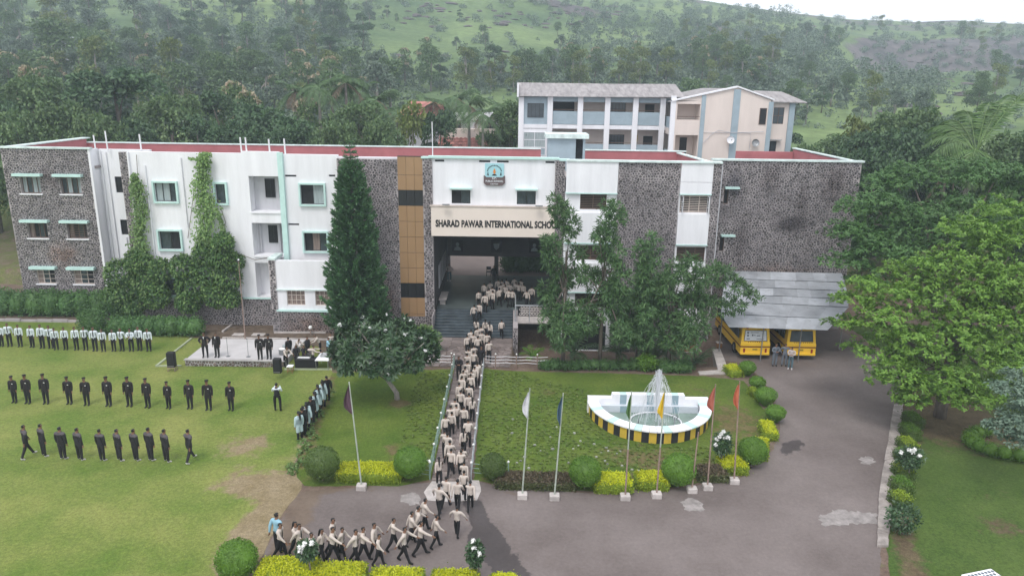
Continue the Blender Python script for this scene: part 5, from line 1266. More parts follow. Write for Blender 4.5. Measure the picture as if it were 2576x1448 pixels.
part_np('climbing_strand', strand([(517, 382, 16), (512, 410, 16), (508, 460, 26), (520, 520, 36), (516, 590, 30), (520, 640, 40)], 2700, .22, rng), M['l_vine'], cr)
part_np('climbing_strand', strand([(480, 395, 8), (500, 400, 6), (530, 405, 8)], 120, .2, rng), M['l_vine'], cr)
part_np('climbing_strand', strand([(545, 520, 5), (560, 560, 8), (565, 600, 10)], 200, .2, rng), M['l_vine'], cr)
tw = MB()
for pts in ([(340, 390), (343, 440), (350, 520), (350, 640)], [(515, 385), (510, 450), (522, 540), (515, 650)], [(485, 480), (478, 540), (470, 600)], [(545, 500), (565, 560), (560, 590)], [(470, 395), (490, 405), (510, 400)], [(600, 640), (640, 655), (670, 650)]):
    tw.tube([(*up(x, y, CY)[:1], CY+.2, up(x, y, CY)[1]) for x, y in pts], .025, 4)
tw.build('stems', M['bark'], cr)
ml = []
for px, py, r in [(300, 690, 1.15), (300, 740, 1.1), (345, 660, 1.0), (360, 710, 1.25), (390, 740, 1.1), (400, 680, .9), (460, 670, .95), (480, 720, 1.2), (520, 690, 1.2), (545, 740, 1.1), (560, 650, 1.0), (570, 700, 1.0), (560, 610, .75), (470, 760, .9), (330, 770, .8), (585, 660, .7), (510, 640, .8), (580, 750, .7)]:
    x, z = up(px, py, 56.4); ml.append(((x, 56.55+R.uniform(-.2, .2), max(.6, z)), (r, .85, r*.95)))
part_np('bushy_growth', crown_arrays(ml, 15000, .24, .15, rng, droop=.6, shell=(.8, 1.06)), M['l_hedge'], cr)
part_np('vine_shoots', crown_arrays(ml, 6000, .24, .15, rng, droop=.6, shell=(.98, 1.12)), M['l_vine'], cr)

def hedge_box(name, label, x0, x1, y0, y1, z0, z1, top, side, n, L, group=None, rot=0, piv=None, domed=.08, cat='hedge'):
    cx, cy = (x0+x1)/2, (y0+y1)/2
    o = plant(name, label, cat, (cx, cy, z0), group); o.rotation_euler = (0, 0, rot)
    hx, hy, hz = (x1-x0)/2, (y1-y0)/2, z1-z0; rng = np.random.default_rng(int(abs(cx*31+cy*7)*10))
    cm = MB(); cm.bbox(-hx*.93, hx*.93, -hy*.93, hy*.93, 0, hz*.95, min(.12, hx*.3))
    def surf(n_, topf):
        P = np.empty((n_, 3)); N = np.zeros((n_, 3))
        if topf:
            P[:, 0] = rng.uniform(-hx, hx, n_); P[:, 1] = rng.uniform(-hy, hy, n_); q = np.maximum(abs(P[:, 0])/hx, abs(P[:, 1])/hy)
            P[:, 2] = hz*(1+domed*(1-abs(P[:, 0])/hx))-.09*np.clip(q-.72, 0, 1)*3; N[:, 2] = 1
        else:
            per = rng.uniform(0, 4*(hx+hy), n_); f = np.where(per < 2*hx, 0, np.where(per < 4*hx, 1, np.where(per < 4*hx+2*hy, 2, 3)))
            u = rng.uniform(-1, 1, n_); z = rng.uniform(.02, .98, n_)
            P[:, 0] = np.where(f < 2, u*hx, np.where(f == 2, -hx, hx)); P[:, 1] = np.where(f == 0, -hy, np.where(f == 1, hy, u*hy)); P[:, 2] = z*hz
            N[:, 0] = np.where(f == 2, -1, np.where(f == 3, 1, 0)); N[:, 1] = np.where(f == 0, -1, np.where(f == 1, 1, 0))
        P += rng.normal(size=(n_, 3))*np.where(rng.uniform(size=(n_, 1)) < .06, .085, .03)
        D = N*.35+rng.normal(size=(n_, 3))*.6; D[:, 2] += .25; Nn = N+rng.normal(size=(n_, 3))*.45; LL = rng.uniform(.7, 1.3, n_)*L
        return leaves(P, D, Nn, LL, LL*.62)
    a_top = 4*hx*hy; a_s = 4*(hx+hy)*hz; nt_ = int(n*a_top/(a_top+a_s)*1.25)
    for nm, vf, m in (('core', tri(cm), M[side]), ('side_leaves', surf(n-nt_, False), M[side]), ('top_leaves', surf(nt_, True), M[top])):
        ob = part_np(nm, vf, m, o); ob.matrix_parent_inverse = Matrix()
    return o
def ball_bush(name, label, c, r, lm, n=2200, L=.075, group=None, sq=.92, stem=.25, cone=0.0):
    o = plant(name, label, 'shrub', (c[0], c[1], 0), group); rng = np.random.default_rng(int(abs(c[0]*17+c[1]*5)*10))
    zc = stem+r*sq
    V, F = core_arrays((0, 0, zc), (r*.95, r*.95, r*sq*.95), 16, 11, .012, rng)
    P = unit(n, rng); Nn = P.copy(); P = P*np.array([r, r, r*sq])*rng.uniform(.95, 1.03, (n, 1))*np.where(rng.uniform(size=(n, 1)) < .05, 1.06, 1)*(1+.03*np.sin(P[:, :1]*9+c[0])*np.cos(P[:, 2:]*8))+np.array([0, 0, zc])
    D = Nn*.4+rng.normal(size=(n, 3))*.6; LL = rng.uniform(.7, 1.3, n)*L
    LV, LF = leaves(P, D, Nn+rng.normal(size=(n, 3))*.4, LL, LL*.6)
    if cone:
        for A_ in (V, LV):
            t = np.clip((zc+r*sq*.15-A_[:, 2])/(r*sq*1.15), 0, 1); k = 1-cone*t**1.2; A_[:, 0] *= k; A_[:, 1] *= k
            A_[:, 2] = np.where(A_[:, 2] < zc, zc+(A_[:, 2]-zc)*1.25, A_[:, 2])
    part_np('foliage', join((V, F), (LV, LF)), lm, o).matrix_parent_inverse = Matrix()
    s = MB(); s.tube([(0, 0, -.05), (0, 0, zc-r*sq*.5)], [.05, .04], 6); s.build('stem', M['bark'], o).matrix_parent_inverse = Matrix()
    return o
# clipped balls along the drive: bearing of foot, half width in pixels
for px, py, r, m, lab in [(1033, 1205, 40, 'l_ball', 'bright green clipped ball bush at the left of the walkway foot'), (812, 1208, 42, 'l_ballolive', 'olive green clipped ball bush at the left end of the yellow hedge'), (1240, 1208, 32, 'l_ballolive', 'dull olive clipped ball bush at the right of the walkway foot'),
    (1470, 1228, 39, 'l_ball', 'clipped green ball bush between maroon hedge and yellow hedge'), (1704, 1224, 41, 'l_ball', 'clipped green ball bush beside the bare short flagpole'), (1890, 1172, 35, 'l_ball', 'clipped green ball bush by the curve of the drive'), (600, 1458, 50, 'l_ball', 'large clipped ball bush at the end of the near yellow hedges')]:
    c = at(px, py); sc = FPX/(c[1]*math.cos(PITCH)+CAM_H*math.sin(PITCH)); ball_bush('ball_bush', lab, c, r/sc, M[m], 3200)
for i, (px, py, r, lab) in enumerate([(1878, 945, 21, 'mushroom-clipped bush nearest the bus shed'), (1903, 982, 20, 'small mushroom-clipped bush, next after the one by the shed'), (1924, 1020, 27, 'largest of the mushroom-clipped bushes along the drive curve'), (1948, 1062, 25, 'mushroom-clipped bush nearest the lime hedge on the drive curve')]):
    c = at(px, py); sc = FPX/(c[1]*math.cos(PITCH)+CAM_H*math.sin(PITCH)); ball_bush('mushroom_bush', lab, c, r/sc, M['l_ball'], 1800, .08, None, .8, .12, .62)
def hb(px, py, wpx, depth, h, top, side, lab, name='yellow_hedge', n=3600, rot=0, L=.085):
    "px,py: foot of the near side"
    c = at(px, py); sc = FPX/(c[1]*math.cos(PITCH)+CAM_H*math.sin(PITCH)); w_ = wpx/sc
    return hedge_box(name, lab, c[0]-w_/2, c[0]+w_/2, c[1], c[1]+depth, 0, h, top, side, n, L, rot=rot)
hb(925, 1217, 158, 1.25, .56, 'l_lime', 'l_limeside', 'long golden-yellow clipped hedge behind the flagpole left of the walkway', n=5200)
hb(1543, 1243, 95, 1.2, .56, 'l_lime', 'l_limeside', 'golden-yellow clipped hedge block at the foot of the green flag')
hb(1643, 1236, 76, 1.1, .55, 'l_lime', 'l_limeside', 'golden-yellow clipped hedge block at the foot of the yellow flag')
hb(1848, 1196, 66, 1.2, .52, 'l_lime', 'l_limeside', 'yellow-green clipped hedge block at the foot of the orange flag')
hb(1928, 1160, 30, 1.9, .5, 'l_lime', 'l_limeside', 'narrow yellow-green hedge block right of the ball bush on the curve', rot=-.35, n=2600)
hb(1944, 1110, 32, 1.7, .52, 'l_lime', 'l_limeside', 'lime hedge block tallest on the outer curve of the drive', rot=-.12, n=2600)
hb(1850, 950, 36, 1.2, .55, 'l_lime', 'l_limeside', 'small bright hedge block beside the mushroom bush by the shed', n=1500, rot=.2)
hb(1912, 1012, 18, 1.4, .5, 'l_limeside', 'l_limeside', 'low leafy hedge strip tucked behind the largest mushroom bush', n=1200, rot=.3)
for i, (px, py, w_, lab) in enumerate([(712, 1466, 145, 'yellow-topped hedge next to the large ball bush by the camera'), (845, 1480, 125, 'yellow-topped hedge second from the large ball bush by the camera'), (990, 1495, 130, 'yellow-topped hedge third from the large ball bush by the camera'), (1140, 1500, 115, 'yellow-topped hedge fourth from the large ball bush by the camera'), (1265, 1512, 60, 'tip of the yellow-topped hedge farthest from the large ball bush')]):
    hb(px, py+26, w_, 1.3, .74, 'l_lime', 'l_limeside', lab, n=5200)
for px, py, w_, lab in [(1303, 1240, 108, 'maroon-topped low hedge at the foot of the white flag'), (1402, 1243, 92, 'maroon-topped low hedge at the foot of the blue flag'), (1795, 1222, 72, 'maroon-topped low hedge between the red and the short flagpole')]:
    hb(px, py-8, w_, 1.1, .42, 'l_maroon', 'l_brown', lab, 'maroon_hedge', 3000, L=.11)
# big leafy hedges by the building
def leafy(name, lab, items, n, L, m, cat='hedge', m2=None):
    o = plant(name, lab, cat, (items[0][0][0], items[0][0][1], 0)); rng = np.random.default_rng(n)
    V, F = crown_arrays(items, n, L, L*.55, rng, droop=.1, shell=(.72, 1.05)); cs = [core_arrays(c, tuple(.80*q for q in r), 10, 7, .05, rng) for c, r in items]
    part_np('foliage', join((V, F), *cs), M[m], o); return o
it = []
for i in range(13):
    x = -48+i*1.35; it.append(((x, 58.6, 1.2), (1.05, 1.0, 1.25+.08*math.sin(i*2.1))))
leafy('broad_hedge', 'broad dark leafy hedge along the foot of the stone block', it, 11000, .2, 'l_hedge')
bed = MB(); bed.box(-60, -31.3, 57.5, 60.2, -.1, .22); bed = bed.build('planting_bed', M['soil']); bed['kind'] = 'structure'
for i in range(22): MB().bbox(-60+1.3*i, -60+1.3*i+1.27, 57.3, 57.497, -.05, .2+.03*(i % 3), .02).build('kerb_stone', M['mortar'], bed)
it = [((at(245, 836)[0], 54.6, .95), (1.15, 1.0, 1.1))]
it2 = []
for i in range(8):
    x = at(305+28*i, 836)[0]; it2.append(((x, 54.6, .72), (.85, .8, .82)))
leafy('round_shrub', 'rounded dark shrub at the end of the low hedge', it, 1900, .17, 'l_hedge', 'shrub')
leafy('low_hedge', 'low dark leafy hedge below the creeper on the lawn edge', it2, 4600, .17, 'l_hedge')
x, y = at(640, 808); leafy('small_shrub', 'small green shrub against the stone plinth behind the flagpole', [((x, y, .45), (.65, .5, .5))], 700, .16, 'l_hedge', 'shrub')
x, y = -8.2, 51.2
fb_ = leafy('flowering_bush', 'light green leafy bush with white flowers behind the frangipani', [((x, y, 1.1), (1.6, 1.2, 1.25)), ((x+1.6, y+.2, 1.0), (1.3, 1.1, 1.1)), ((x-1.6, y, .9), (1.4, 1.2, 1.0)), ((x-3.4, y+.4, .75), (1.2, .9, .8))], 5200, .22, 'l_vine', 'shrub')
for a, b in ((1042, 868), (1068, 855), (1030, 845), (1072, 880)):
    q = up(a, b, y-1.15); flower_cluster(np.array([q[0], y-1.15, q[1]]), .15, fb_)
it = [];
for i in range(15): q = at(1372+25*i, 932); it.append(((q[0], q[1]+.3, .3+.06*math.sin(i*1.7)), (.55, .5, .38+.08*math.sin(i*2.3))))
leafy('border_hedge', 'low untidy green border along the back of the fountain lawn', it, 4200, .15, 'l_hedge')
q = at(1627, 935); leafy('lime_shrub', 'yellow-green shrub in the border behind the fountain', [((q[0], q[1]+.3, .6), (.75, .6, .6))], 900, .17, 'l_ball', 'shrub')
q = at(1715, 938); leafy('border_shrub', 'dark leafy border patch beside the path behind the fountain', [((q[0], q[1]+.2, .35), (.9, .5, .38)), ((q[0]-1.0, q[1]+.2, .3), (.7, .45, .3))], 900, .16, 'l_hedge', 'shrub')
for px, py, Y, s, lab in [(1745, 900, 51, 1.0, 'dark fan-leaved palm clump beside the brown shutter'), (1650, 900, 52, 1.5, 'areca palm clump among the thin trees by the stone wall'), (1440, 905, 52.5, 1.4, 'areca palm clump between the two pale tree trunks'), (1340, 912, 50.4, .62, 'small yellow-green palm beside the chain fence'), (1555, 905, 53, 1.1, 'areca palm clump in the deep shade before the basement')]:
    x = up(px, py, Y)[0]
    o = plant('areca_palm', lab, 'palm', (x, Y, -1.0 if Y > 50.6 else 0)); rng = np.random.default_rng(int(px))
    for i in range(13):
        V, F = frond(1.7*s*rng.uniform(.8, 1.15), .75, 16, .55*s, rng, rng.uniform(.7, 1.7)); a = i*2.399; c, s_ = math.cos(a), math.sin(a)
        V = V@np.array([[c, s_, 0], [-s_, c, 0], [0, 0, 1]])+np.array([0, 0, .5*s if s > .8 else .2]); part_np('frond', (V, F), M['l_ball' if s < .7 else 'l_palm'], o).matrix_parent_inverse = Matrix()
    t_ = MB()
    for i in range(4): t_.tube([(.1*math.cos(i*1.6), .1*math.sin(i*1.6), -.1), (.2*math.cos(i*1.6), .2*math.sin(i*1.6), .7*s)], .035*s, 5)
    t_.build('stems', M['barkgrey'], o).matrix_parent_inverse = Matrix()
# flowering standards
def standard(px, py, fpx, fpy, wpx, hpx, lab, flowers, stem=True):
    c = at(fpx, fpy); Y = c[1]; q = up(px, py, Y); sc = FPX/(Y*math.cos(PITCH)+(CAM_H-q[1])*math.sin(PITCH)); rx = wpx/2/sc; rz = hpx/2/sc
    o = plant('flowering_standard', lab, 'shrub', (c[0], c[1], 0)); rng = np.random.default_rng(int(px))
    bl = [((q[0], Y, q[1]), (rx, rx*.9, rz)), ((q[0], Y, q[1]-.25*rz), (rx*.75, rx*.7, rz*.9))]
    V, F = crown_arrays(bl, 900, .17, .085, rng, droop=.1, shell=(.6, 1.05)); part_np('foliage', (V, F), M['l_frang'], o)
    s = MB(); s.tube([(c[0], c[1], -.05), ((c[0]*.6+q[0]*.4)+.03, Y, q[1]*.4), (q[0], Y, q[1])], [.05, .04, .025], 6); s.build('stem', M['barkgrey'], o)
    for a, b in flowers:
        p = up(a, b, Y-rx*.75); flower_cluster(np.array([p[0], Y-rx*.75, p[1]]), .14, o, 12)
standard(772, 1383, 785, 1470, 52, 46, 'small standard shrub with white flowers between the near yellow hedges', [(756, 1376), (765, 1369), (784, 1366), (757, 1384)])
standard(1195, 1392, 1213, 1470, 42, 70, 'tall leafy standard with three white flowers over the wet asphalt', [(1191, 1362), (1193, 1379), (1205, 1391)])
standard(1817, 1113, 1812, 1175, 48, 62, 'white-flowered standard shrub right of the fountain', [(1815, 1090), (1803, 1105), (1825, 1102), (1800, 1118), (1832, 1100), (1810, 1098), (1820, 1085)])
standard(2290, 1150, 2283, 1212, 66, 54, 'white-flowered shrub over the kerbside hedge', [(2267, 1137), (2288, 1132), (2300, 1130), (2313, 1147), (2295, 1138)])
standard(2272, 1300, 2270, 1340, 82, 72, 'dark green rounded shrub without flowers at the hedge end', [])
# hedge blocks beside the kerb
kh = [(2302, 1052), (2294, 1084), (2288, 1118), (2281, 1150), (2276, 1186), (2272, 1224), (2268, 1258)]
for i, (px, py) in enumerate(kh):
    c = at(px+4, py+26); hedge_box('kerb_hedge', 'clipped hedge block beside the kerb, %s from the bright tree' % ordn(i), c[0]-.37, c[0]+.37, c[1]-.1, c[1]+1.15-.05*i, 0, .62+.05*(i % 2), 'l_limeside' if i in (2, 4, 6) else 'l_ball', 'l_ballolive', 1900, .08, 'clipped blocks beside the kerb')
hc = at(2555, 1150); it = []
for i in range(11):
    a = PI*.62+PI*.95*i/10; it.append(((hc[0]+.8+2.6*math.cos(a), hc[1]+1.6*math.sin(a)+1.0, .4), (.5, .45, .42)))
leafy('curved_hedge', 'low curved clipped hedge around the grey-green tree', it, 3800, .09, 'l_ball')
# bank weeds along the edge of the lawn
wb_ = []
for i in range(26):
    t = i/25; x0, y0 = at(828, 965); x1, y1 = at(745, 1190); wb_.append(((x0+(x1-x0)*t+R.uniform(-.35, .35), y0+(y1-y0)*t, .1), (R.uniform(.1, .3), R.uniform(.1, .25), R.uniform(.08, .2))))
part_np('bank_weeds', crown_arrays(wb_, 1500, .16, .1, np.random.default_rng(3)), M['l_vine'])['kind'] = 'stuff'
# tufted turf between the stones of the two garden lawns
def inpoly(poly, x, y):
    r = False
    for (x0, y0), (x1, y1) in zip(poly, poly[1:]+poly[:1]):
        if (y0 > y) != (y1 > y) and x < (x1-x0)*(y-y0)/(y1-y0)+x0: r = not r
    return r
GP = A((1222, 930), (1290, 938), (1480, 985), (1480, 1040), (1560, 1115), (1780, 1125), (1850, 1100), (1880, 1150), (1690, 1200), (1500, 1215), (1300, 1205), (1202, 1195)); BP = A((1050, 940), (1135, 932), (1112, 1060), (1086, 1190), (985, 1190), (1010, 1090))
GR = np.random.default_rng(17); P = []; D = []; N = []; LL = []
tuft_pts = []
for poly in (GP, BP):
    xs_ = [p[0] for p in poly]; ys_ = [p[1] for p in poly]; y = min(ys_); row = 0
    while y < max(ys_):
        x = min(xs_)+(.21 if row % 2 else 0)
        while x < max(xs_):
            qx, qy = x+R.uniform(-.11, .11), y+R.uniform(-.08, .08)
            if inpoly(poly, qx, qy) and R.random() < .86: tuft_pts.append((qx, qy))
            x += .42
        y += .30; row += 1
for qx, qy in tuft_pts:
    for k in range(11):
        a = R.uniform(0, 6.28); P.append((qx+.11*math.cos(a)*R.random(), qy+.075*math.sin(a)*R.random(), .0)); D.append((math.cos(a)*.8, math.sin(a)*.8, R.uniform(.5, 1.1))); N.append((-math.cos(a), -math.sin(a), .6)); LL.append(R.uniform(.08, .145))
LL = np.array(LL)
tf = part_np('turf_tufts', leaves(np.array(P)+np.array([0, 0, .016]), np.array(D), np.array(N), LL, LL*.55), M['l_grass']); tf['kind'] = 'stuff'
pebs = [at(*p) for p in [(1530, 1135), (1512, 1140), (1525, 1127), (1552, 1142), (1560, 1136), (1500, 1150), (1522, 1160), (1528, 1168), (1565, 1172), (1590, 1182), (1605, 1185), (1635, 1190), (1610, 1192), (1442, 1130), (1455, 1122), (1470, 1155), (1310, 1160), (1320, 1150), (1300, 1165), (1330, 1178), (1345, 1120), (1288, 1090), (1545, 1195), (1700, 1195), (1290, 1055), (1275, 1165), (1430, 1165), (1480, 1180), (1390, 1130), (1360, 1135), (1385, 1100), (1460, 1110), (1495, 1118), (1058, 1175), (1075, 1160), (1048, 1170), (1092, 1120), (1105, 1090), (1400, 1075), (1445, 1090)]]
for i, (x, y) in enumerate(pebs):
    mb = MB(); n = 7; a0 = R.uniform(0, 1); r = R.uniform(.06, .12); o1 = [(x+r*R.uniform(.8, 1.15)*math.cos(a0+2*PI*k/n), y+r*.8*R.uniform(.8, 1.15)*math.sin(a0+2*PI*k/n)) for k in range(n)]
    mb.add([(p, q, .0) for p, q in o1]+[(x+(p-x)*.82, y+(q-y)*.82, .075) for p, q in o1], [(k, (k+1) % n, n+(k+1) % n, n+k) for k in range(n)]+[tuple(range(n, 2*n))])
    mb.build('garden_stone', M['gstone'], gl if x > -3 else bank)
# ------------------------------------------------------------------ walkway, landing, railings
WX0, WX1 = -3.95, -1.98
walk = sheet('walkway', [(WX0, 33.0), (WX1, 33.0), (WX1, 48.6), (WX0, 48.6)], .03, M['soil'], .5)
land = sheet('entrance_landing', [(-6.3, 48.6), (.1, 48.6), (.1, 55.0), (-6.3, 55.0)], .03, M['soil'], .5)
rw_ = random.Random(3); y = 33.02; cnt = 0
while y < 48.5:
    d = rw_.uniform(.26, .36); x = WX0+.02; 
    while x < WX1-.05:
        w_ = min(rw_.uniform(.32, .52), WX1-.02-x)
        if WX1-.02-(x+w_) < .15: w_ = WX1-.02-x
        j = .012; mb = MB(); mb.bbox(x+j, x+w_-j, y+j, y+d-j, .02, .055+rw_.uniform(0, .018), .012); mb.build('paving_stone', M['paver'], walk); x += w_
    y += d
lp = MB(); li = 0
for p in cells(-6.25, .08, 48.65, 52.8, .42, random.Random(9)):
    cx = sum(q[0] for q in p)/len(p); cy = sum(q[1] for q in p)/len(p); n = len(p)
    mb = MB(); mb.add([(cx+(x-cx)*.9, cy+(y-cy)*.9, .031) for x, y in p]+[(cx+(x-cx)*.84, cy+(y-cy)*.84, .065) for x, y in p], [(k, (k+1) % n, n+(k+1) % n, n+k) for k in range(n)]+[tuple(range(n, 2*n))])
    mb.build('crazy_paving_stone', M['paver'], land)
for i in range(4):
    for j in range(3):
        MB().bbox(-6.2+1.57*i, -6.2+1.57*i+1.55, 52.85+.68*j, 52.85+.68*j+.66, .02, .06, .012).build('landing_slab', M['paver'], land)
def railing(name, label, x, side, group):
    o = empty(name, (x, 41, 0)); tag(o, label, 'railing', group)
    ys = [33.15+1.92*i for i in range(9)]
    for yy in ys:
        p = MB(); p.bar((x, yy, 0), (x, yy, .95), .035); p.build('post', M['rail' if side < 0 else 'railgrey'], o)
        b = MB(); b.ball((x, yy, 1.01), .065); b.build('finial', M['petal'], o)
    for z in (.3, .6, .88):
        r = MB(); r.tube([(x, yy, z) for yy in ys], .022, 5); r.build('rail', M['rail' if side < 0 else 'railgrey'], o)
    return o
railing('walkway_railing', 'green railing with white ball finials along the walkway beside the frangipani lawn', WX0-.06, -1, 'walkway railings')
railing('walkway_railing', 'grey railing with white ball finials along the walkway beside the fountain lawn', WX1+.06, 1, 'walkway railings')
for x0, x1, lab in ((-5.2, WX0-.1, 'short low green fence between the ball bush and the walkway railing'), (WX1+.1, -.05, 'short low green fence right of the walkway foot')):
    o = empty('low_fence', ((x0+x1)/2, 33.1, 0)); tag(o, lab, 'fence')
    for z in (.2, .45, .7): MB().bar((x0, 33.6, z), (x1, 33.3, z), .02, 5).build('rail', M['rail'], o)
    for x in ((x0, x1) if x0 < -4 else (x1,)):
        MB().bar((x, 33.3 if x == x1 else 33.6, 0), (x, 33.3 if x == x1 else 33.6, .95), .03).build('post', M['rail'], o); b = MB(); b.ball((x, 33.3 if x == x1 else 33.6, 1.0), .06); b.build('finial', M['petal'], o)
for x0, x1, lab in ((-6.3, WX0-.15, 'white chain fence across the landing left of the walkway'), (WX1+.15, 2.6, 'white chain fence across the landing right of the walkway')):
    o = empty('chain_fence', ((x0+x1)/2, 48.5, 0)); tag(o, lab, 'chain fence')
    n = 2 if x0 < -5 else 3
    for i in range(n):
        xx = x1-(x1-x0)*(i+.5)/n if n == 3 else x0+(x1-x0)*i/1.05; MB().bar((xx, 48.5, 0), (xx, 48.5, 1.05), .04).build('post', M['rust'], o); b = MB(); b.ball((xx, 48.5, 1.1), .06); b.build('finial', M['petal'], o)
    for z in (.45, .68, .92): MB().tube([(x0+(x1-x0)*i/12, 48.5, z-.05*math.sin(PI*i/4 % PI)) for i in range(13)], .018, 4).build('chain', M['whitemetal'], o)
# path on the right with its stone edge
pth = MB(); pp = A((1788, 872), (1808, 872), (1832, 935), (1760, 938), (1768, 930), (1806, 927))
path = MB(); path.prism([at(1792, 880), at(1812, 880), at(1833, 934), at(1806, 932)][::-1], -1.2, .09); path.prism([at(1755, 936), at(1806, 932.5), at(1833, 934.5), at(1828, 941), at(1760, 943)], -.1, .085)
path = path.build('side_path', M['paleconc']); path['kind'] = 'structure'

# ------------------------------------------------------------------ fountain
FXc, FYb = 8.45, 41.35; RX, RY_ = 3.62, 3.95
ft = empty('fountain', (FXc, 39.5, 0)); tag(ft, 'white half-round fountain basin with black and yellow striped rim and a tall jet', 'fountain')
NS = 27
def arc(t, k, dx=0): return (FXc+RX*k*math.cos(t), FYb+RY_*k*math.sin(t))
a0, a1 = PI*1.0, PI*2.0
for i in range(NS):
    t0 = a0+(a1-a0)*i/NS; t1 = a0+(a1-a0)*(i+1)/NS; tm = (t0+t1)/2
    po = [arc(t0, 1.0), arc(tm, 1.0), arc(t1, 1.0), arc(t1, .93), arc(t0, .93)]
    MB().prism(po, -.05, .72).build('stripe_block', M['yellowpaint' if i % 2 == 0 else 'blackpaint'], ft)
for i in range(NS):
    g_ = .003; t0 = a0+(a1-a0)*i/NS+g_; t1 = a0+(a1-a0)*(i+1)/NS-g_; tm = (t0+t1)/2
    MB().prism([arc(t0, 1.03), arc(tm, 1.03), arc(t1, 1.03), arc(t1, .84), arc(tm, .84), arc(t0, .84)], .724, .80).build('coping_stone', M['teal' if i % 4 == 2 else 'white'], ft)
inner = MB(); n = 40
for i in range(n):
    t0 = a0+(a1-a0)*i/n; t1 = a0+(a1-a0)*(i+1)/n
    p, q = arc(t0, .925), arc(t1, .925); r_, s_ = arc(t0, .80), arc(t1, .80)
    inner.quad((p[0], p[1], .722), (q[0], q[1], .722), (s_[0], s_[1], .05), (r_[0], r_[1], .05))
inner.build('basin_wall', M['pool'], ft)
fl_ = MB(); fl_.prism([arc(a0+(a1-a0)*i/30, .9) for i in range(31)], -.02, .06); fl_.build('basin_floor', M['pool'], ft)
wa_ = MB(); pts = [arc(a0+(a1-a0)*i/30, .83) for i in range(31)]; wa_.add([(x, y-.02, .20) for x, y in pts], [tuple(range(31))]); wa_.build('water_surface', M['water'], ft)
bw = MB(); bw.wallprism([(FXc-3.7, -.05), (FXc+3.7, -.05), (FXc+3.7, 1.0), (FXc+2.25, 1.0), (FXc+2.2, 1.25), (FXc-2.2, 1.25), (FXc-2.25, 1.0), (FXc-3.7, 1.0)], FYb, FYb+.42); bw.build('back_wall', M['white'], ft)
MB().box(FXc-3.0, FXc+3.0, FYb-.25, FYb-.003, .0, .62).build('back_bench', M['pool'], ft)
for x in (-1.55, .1, 1.62): MB().box(FXc+x-.2, FXc+x+.2, FYb-.012, FYb-.004, .625, 1.24).build('blue_band', M['poolblue'], ft); MB().box(FXc+x-.2, FXc+x+.2, FYb-.262, FYb-.254, .01, .61).build('blue_band', M['poolblue'], ft); MB().box(FXc+x-.2, FXc+x+.2, FYb+.02, FYb+.4, 1.252, 1.258).build('teal_band', M['teal'], ft)
JX, JY = FXc+.15, FYb-1.75
rg_ = MB(); rg_.tube([(JX+1.5*math.cos(2*PI*i/36), JY+1.25*math.sin(2*PI*i/36), .34) for i in range(37)], .045, 6, False); rg_.build('spray_ring', M['whitemetal'], ft)
for x, y in ((-1.05, -.1), (.0, -1.2), (1.1, -.05), (.2, -.25)): b = MB(); b.bar((JX+x, JY+y, .05), (JX+x, JY+y, .6), .035); b.box(JX+x-.09, JX+x+.09, JY+y-.06, JY+y+.06, .05, .12); b.build('nozzle_pipe', M['metal'], ft)
tr_ = MB(); tr_.tube([(JX+1.2+.14*math.cos(2*PI*i/14), JY+.3, .5+.14*math.sin(2*PI*i/14)) for i in range(15)], .035, 5); tr_.build('valve_wheel', M['metal'], ft)
ms = bpy.data.materials.new('water_spray'); ms.use_nodes = True; t_ = ms.node_tree; b_ = t_.nodes['Principled BSDF']
b_.inputs['Base Color'].default_value = (.86, .88, .92, 1); b_.inputs['Roughness'].default_value = .3; b_.inputs['Alpha'].default_value = .7
M['spray'] = ms
_, topz = up(1661, 928, JY)
sp = MB(); rs = random.Random(4)
for i in range(75):
    a = rs.uniform(0, 2*PI); v = rs.uniform(.01, .22); hz = (topz-.35)*rs.uniform(.62, 1.0); reach = v
    pts = []
    for k in range(9):
        s = k/8*rs.uniform(.98, 1.0)*.5*1.02; u = s/.5; pts.append((JX+reach*u*math.cos(a)+rs.uniform(-.012, .012), JY+reach*u*math.sin(a)+rs.uniform(-.012, .012), .35+hz*(1-(1-u)**2)))
    sp.tube(pts, [.03, .028, .026, .024, .02, .018, .016, .013, .008], 3, False)
for i in range(170):
    a = rs.uniform(0, 2*PI); hz = (topz-.4)*rs.uniform(.80, .985); rr_ = rs.uniform(.5, 1.45); pts = []
    u0 = rs.uniform(.05, .85); u1 = min(1.0, u0+rs.uniform(.12, .45))
    for k in range(7):
        u = u0+(u1-u0)*k/6; pts.append((JX+rr_*u*math.cos(a), JY+rr_*u*math.sin(a), .3+hz*(1-u*u*.97)))
    sp.tube(pts, rs.uniform(.006, .013), 3, False)
for i in range(2600):
    u = rs.random()**.7; a = rs.uniform(0, 6.28); z = .3+(topz-.3)*u; r_ = (1-u)**.55*1.15*math.sqrt(rs.random())*(.3+.7*rs.random()); c = (JX+r_*math.cos(a), JY+r_*math.sin(a), z); q = rs.uniform(.006, .017)
    sp.add([(c[0]-q, c[1], c[2]), (c[0]+q, c[1], c[2]), (c[0], c[1]-q, c[2]+q), (c[0], c[1]+q, c[2]), (c[0], c[1], c[2]-2*q)], [(0, 2, 1), (0, 1, 4), (1, 2, 3), (0, 3, 2)])
sp.build('water_spray', ms, ft)['kind'] = 'stuff'

